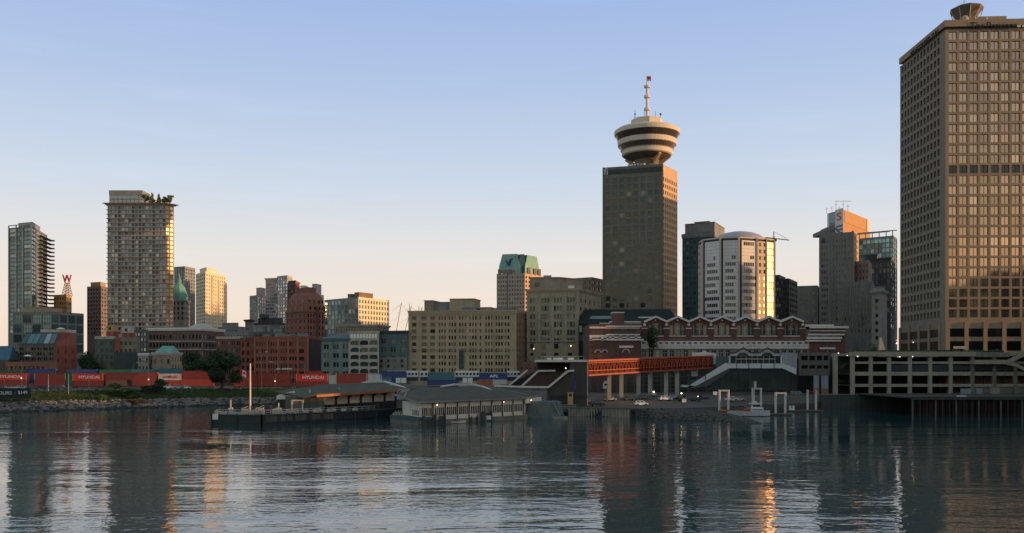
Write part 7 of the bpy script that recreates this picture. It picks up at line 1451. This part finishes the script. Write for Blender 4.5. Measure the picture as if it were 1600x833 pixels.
for k in range(21): mb = MB(); x = .5 + 2.35 * k + rn.uniform(-.2, .2); mb.tube((x, .3, -2), (x + rn.uniform(-.1, .1), .3, zt - .9), .27, .27, 8); mb.build('pile', pilem if k % 3 else wall('grey_pile', (.10, .095, .085), var=.3), t)
mb = MB()
for k in range(26): mb.box(.2 + 1.9 * k, 1.6 + 1.9 * k, 1.0, 1.25, -1, zt - .5)
mb.build('bulkhead', wall('oxblood_boards', (.026, .013, .012), var=.5), t)
for px, w, h, m_, lab, nm in ((1510, 3.2, 2.2, wall('box_blue_grey', (.22, .25, .28)), 'pale blue grey storage box on the wharf', 'storage_box'), (1531, 1.6, 2.2, wall('box_blue_grey', (.22, .25, .28)), 'narrow blue grey cabinet on the wharf beside the larger box', 'storage_box'), (1556, 2.6, 2.6, wall('box_tan', (.26, .22, .18)), 'tan storage box on the wharf by the right deck columns', 'storage_box'), (1504, 2.6, .35, white, 'long low white crate lying at the wharf edge', 'crate')):
    D_ = 291 if nm == 'crate' else 326; p = W(px, D_); t = thing(nm, lab, 'box', (p.x, p.y, zt if D_ < 300 else 5.7)); mb = MB(); mb.box(-w/2, w/2, 0, 1.2, .05, h); mb.box(-w/2 - .05, w/2 + .05, -.05, 1.25, h, h + .08); mb.build('body', m_, t); mb = MB(); mb.box(-w/2 + .1, -w/2 + .3, .1, 1.1, 0, .05); mb.box(w/2 - .3, w/2 - .1, .1, 1.1, 0, .05); mb.build('skid', metal_d, t)
# --- pile frames, float and boats
pf = wall('pile_frame_white', (.50, .44, .40), var=.2)
for i, (x0, x1, yt, D, lab) in enumerate([(1124, 1138, 609, 300, 'leftmost pale pile frame beside the stony spit'), (1176, 1189, 606, 322, 'pale pile frame behind the patrol boat cabin'), (1212, 1227, 613, 294, 'pale pile frame at the bow of the patrol boat'), (1262, 1275, 611, 318, 'pale pile frame with red crossbeam at the end of the float')]):
    c_ = W((x0 + x1) / 2, D); t = thing('pile_frame', lab, 'pile frame', (c_.x, c_.y, 0), group='pale pile frames of the small boat float'); w = (x1 - x0) * D / F / 2; ht = Z(yt, D)
    for s in (-1, 1): mb = MB(); mb.tube((s * w, 0, -2), (s * w, 0, ht + (.4 if i == 3 else 0)), .40, n=10); mb.build('pile', pf, t)
    mb = MB(); mb.bar((-w - .3, 0, ht - .3), (w + .3, 0, ht - .3), .7, .5 if i < 3 else .3); mb.build('crossbeam', pf if i < 3 else wall('red_beam', (.35, .05, .03)), t)
timber = wall('float_timber', (.14, .105, .075))
for px, D, w, lab in ((1214, 292, 9, 'timber float under the pale pile frame at the patrol boat bow'), (1256, 316, 13, 'timber float with a white bench right of the patrol boat')):
    p = W(px, D); t = thing('float', lab, 'float', (p.x, p.y, 0)); mb = MB(); mb.box(-w/2, w/2, -1.4, 1.6, .35, .6); mb.build('deck', timber, t); mb = MB(); mb.box(-w/2 + .2, w/2 - .2, -1.3, 1.5, -.3, .34); mb.build('pontoon', metal_d, t)
p = W(1237.5, 315); t = thing('deck_bench', 'small white deck locker standing on the timber float', 'locker', (p.x, p.y, .6)); mb = MB(); mb.box(-.9, -.3, 0, .6, 0, 1.6); mb.box(.3, .9, 0, .6, 0, 1.6); mb.box(-.3, .3, 0, .6, 0, .7); mb.build('body', white, t); mb = MB(); mb.box(-.95, .95, -.05, .65, 1.6, 1.68); mb.build('lid', conl, t)
p = W(1172, 286); t = thing('patrol_boat', 'grey hulled patrol boat with white cabin moored behind the stony spit', 'boat', (p.x, p.y, .15), rz=R(-8))
o_ = hull_mesh(12.4, 3.6, 1.5, .8, 14).build('hull', [wall('boat_grey', (.42, .43, .42), rough=.4, var=.1), wall('boat_deck', (.20, .12, .10))], t)
mb = MB(); mb.prism([(.2, -1.2), (4.0, -1.0), (4.0, 1.0), (.2, 1.2)], 1.4, 2.7); mb.prism([(.5, -1.1), (3.2, -1.0), (3.2, 1.0), (.5, 1.1)], 2.7, 3.9); mb.box(-.2, 3.6, -1.3, 1.3, 3.9, 4.05); mb.build('cabin', white, t)
mb = MB()
mb.box(.7, 3.0, -1.13, -1.09, 2.9, 3.6); mb.box(.45, 3.7, -1.24, -1.13, 1.85, 2.2, 1); mb.build('cabin_window', [g_dark, wall('boat_blue', (.08, .14, .35))], t)
mb = MB(); mb.tube((1.4, 0, 4.05), (1.4, 0, 8.6), .09, n=6); mb.bar((.7, 0, 6.3), (2.1, 0, 6.3), .1); mb.box(1.0, 2.0, -.4, .4, 4.06, 4.7); mb.tube((1.1, .1, 5), (1.1, .1, 6.8), .12); mb.build('mast', pf, t)
mb = MB()
for k in range(10): x = -5.6 + .62 * k; mb.tube((x, -1.65, 1.5), (x, -1.65, 2.35), .05, n=4)
mb.bar((-5.7, -1.65, 2.35), (0.2, -1.65, 2.35), .09); mb.build('rail', wall('rail_red', (.32, .08, .06)), t)
mb = MB(); mb.blob((-1.0, -.6, 1.9), .8, .1, sub=2, sq=(1.4, .8, .8)); mb.build('life_raft', wall('raft_orange', (.5, .09, .04)), t)
mb = MB(); mb.lathe([(.16, -.35), (.2, 0), (.16, .35)], (3.0, -1.9, .7), 8); mb.lathe([(.16, -.35), (.2, 0), (.16, .35)], (-2.0, -2.0, .6), 8); mb.build('fender', white, t)
p = W(1131.5, 291); t = thing('inflatable_raft', 'small orange inflatable raft at the foot of the leftmost pile frame', 'raft', (p.x, p.y, 1.2)); mb = MB()
for a_, b_ in (((-1.3, -.5, .3), (.9, -.5, .3)), ((-1.3, .5, .3), (.9, .5, .3)), ((.9, -.5, .3), (1.5, 0, .45)), ((.9, .5, .3), (1.5, 0, .45)), ((-1.3, -.5, .3), (-1.3, .5, .3))): mb.tube(a_, b_, .3, n=8)
mb.build('tube', wall('raft_orange', (.5, .09, .04)), t); mb = MB(); mb.box(-1.2, .8, -.4, .4, .1, .2); mb.build('floor', metal_d, t)
g0, g1 = W3(1133, 621, 316), W3(1176, 640, 298); t = thing('gangway', 'grey lattice gangway sloping from the quay down to the boat float', 'gangway', g0); d_ = g1 - g0; mb = MB()
for off in (-.7, .7):
    o1 = Vector((0, off, 0)); mb.bar(o1, d_ + o1, .14); mb.bar(o1 + Vector((0, 0, 1.1)), d_ + o1 + Vector((0, 0, 1.1)), .12)
    for k in range(10): a_ = d_ * (k / 10); b_ = d_ * ((k + 1) / 10); mb.bar(a_ + o1, b_ + o1 + Vector((0, 0, 1.1)), .08); mb.bar(b_ + o1, b_ + o1 + Vector((0, 0, 1.1)), .08)
mb.build('side_truss', metal_g, t); mb = MB(); mb.face([Vector((0, -.7, .05)), d_ + Vector((0, -.7, .05)), d_ + Vector((0, .7, .05)), Vector((0, .7, .05))]); mb.build('walkway', metal_d, t)
for px, py, D, lab in ((1117.5, 614.5, 316, 'small white notice board left of the leftmost pile frame'), (1069, 626, 298, 'white notice board at the top of the stony spit')):
    p = W3(px, py, D); t = thing('notice_board', lab, 'sign', p); mb = MB(); mb.box(-.7, .7, 0, .1, -.6, .6); mb.build('board', white, t); mb = MB(); mb.tube((0, .15, -2.8), (0, .15, .5), .06); mb.build('post', metal_d, t)
# --- added unseen blocks beyond the right edge, spaced to shape sun and shadow
def shadow_block(x0, x1, y0, y1, h, label):
    t = Bld('office_tower', label, 'building', (x0, y0, 5)); a, b_, c_, d_ = Vector((0, 0)), Vector((x1 - x0, 0)), Vector((x1 - x0, y1 - y0)), Vector((0, y1 - y0))
    t.facade(a, b_, 0, h, concd, g_teal, nx=max(2, int((x1 - x0) / 8)), ny=int(h / 8), fw=.7, fh=.6); t.facade(d_, a, 0, h, concd, g_teal, nx=max(2, int((y1 - y0) / 8)), ny=int(h / 8), fw=.7, fh=.6)
    t.facade(b_, c_, 0, h, concd, g_teal); t.facade(c_, d_, 0, h, concd, g_teal); t.mb.face([(*q, h) for q in (a, b_, c_, d_)]); t.finish(limit=0)
shadow_block(330, 380, 441, 500, 134, 'added tall slim shadow block out of frame beyond the big concrete tower')
shadow_block(330, 380, 421, 440.5, 52, 'added low slim shadow block out of frame beyond the big concrete tower')
shadow_block(330, 380, 340, 420, 88, 'added broad shadow block out of frame beyond the big concrete tower')
shadow_block(400, 450, 508, 690, 94, 'added long shadow slab out of frame behind the right hand towers')
shadow_block(226, 250, 290, 329, 58, 'added square shadow block out of frame right of the concrete deck')
shadow_block(226, 246, 216, 262.5, 58, 'added shadow block out of frame beyond the timber wharf')
shadow_block(226, 246, 262.6, 289.9, 15, 'added low shadow block out of frame beside the square shadow block')
shadow_block(226, 246, 185, 216, 28, 'added low shadow block out of frame right of the wharf')
shadow_block(226, 246, 20, 185, 60, 'added long shadow block out of frame right of the photographer')
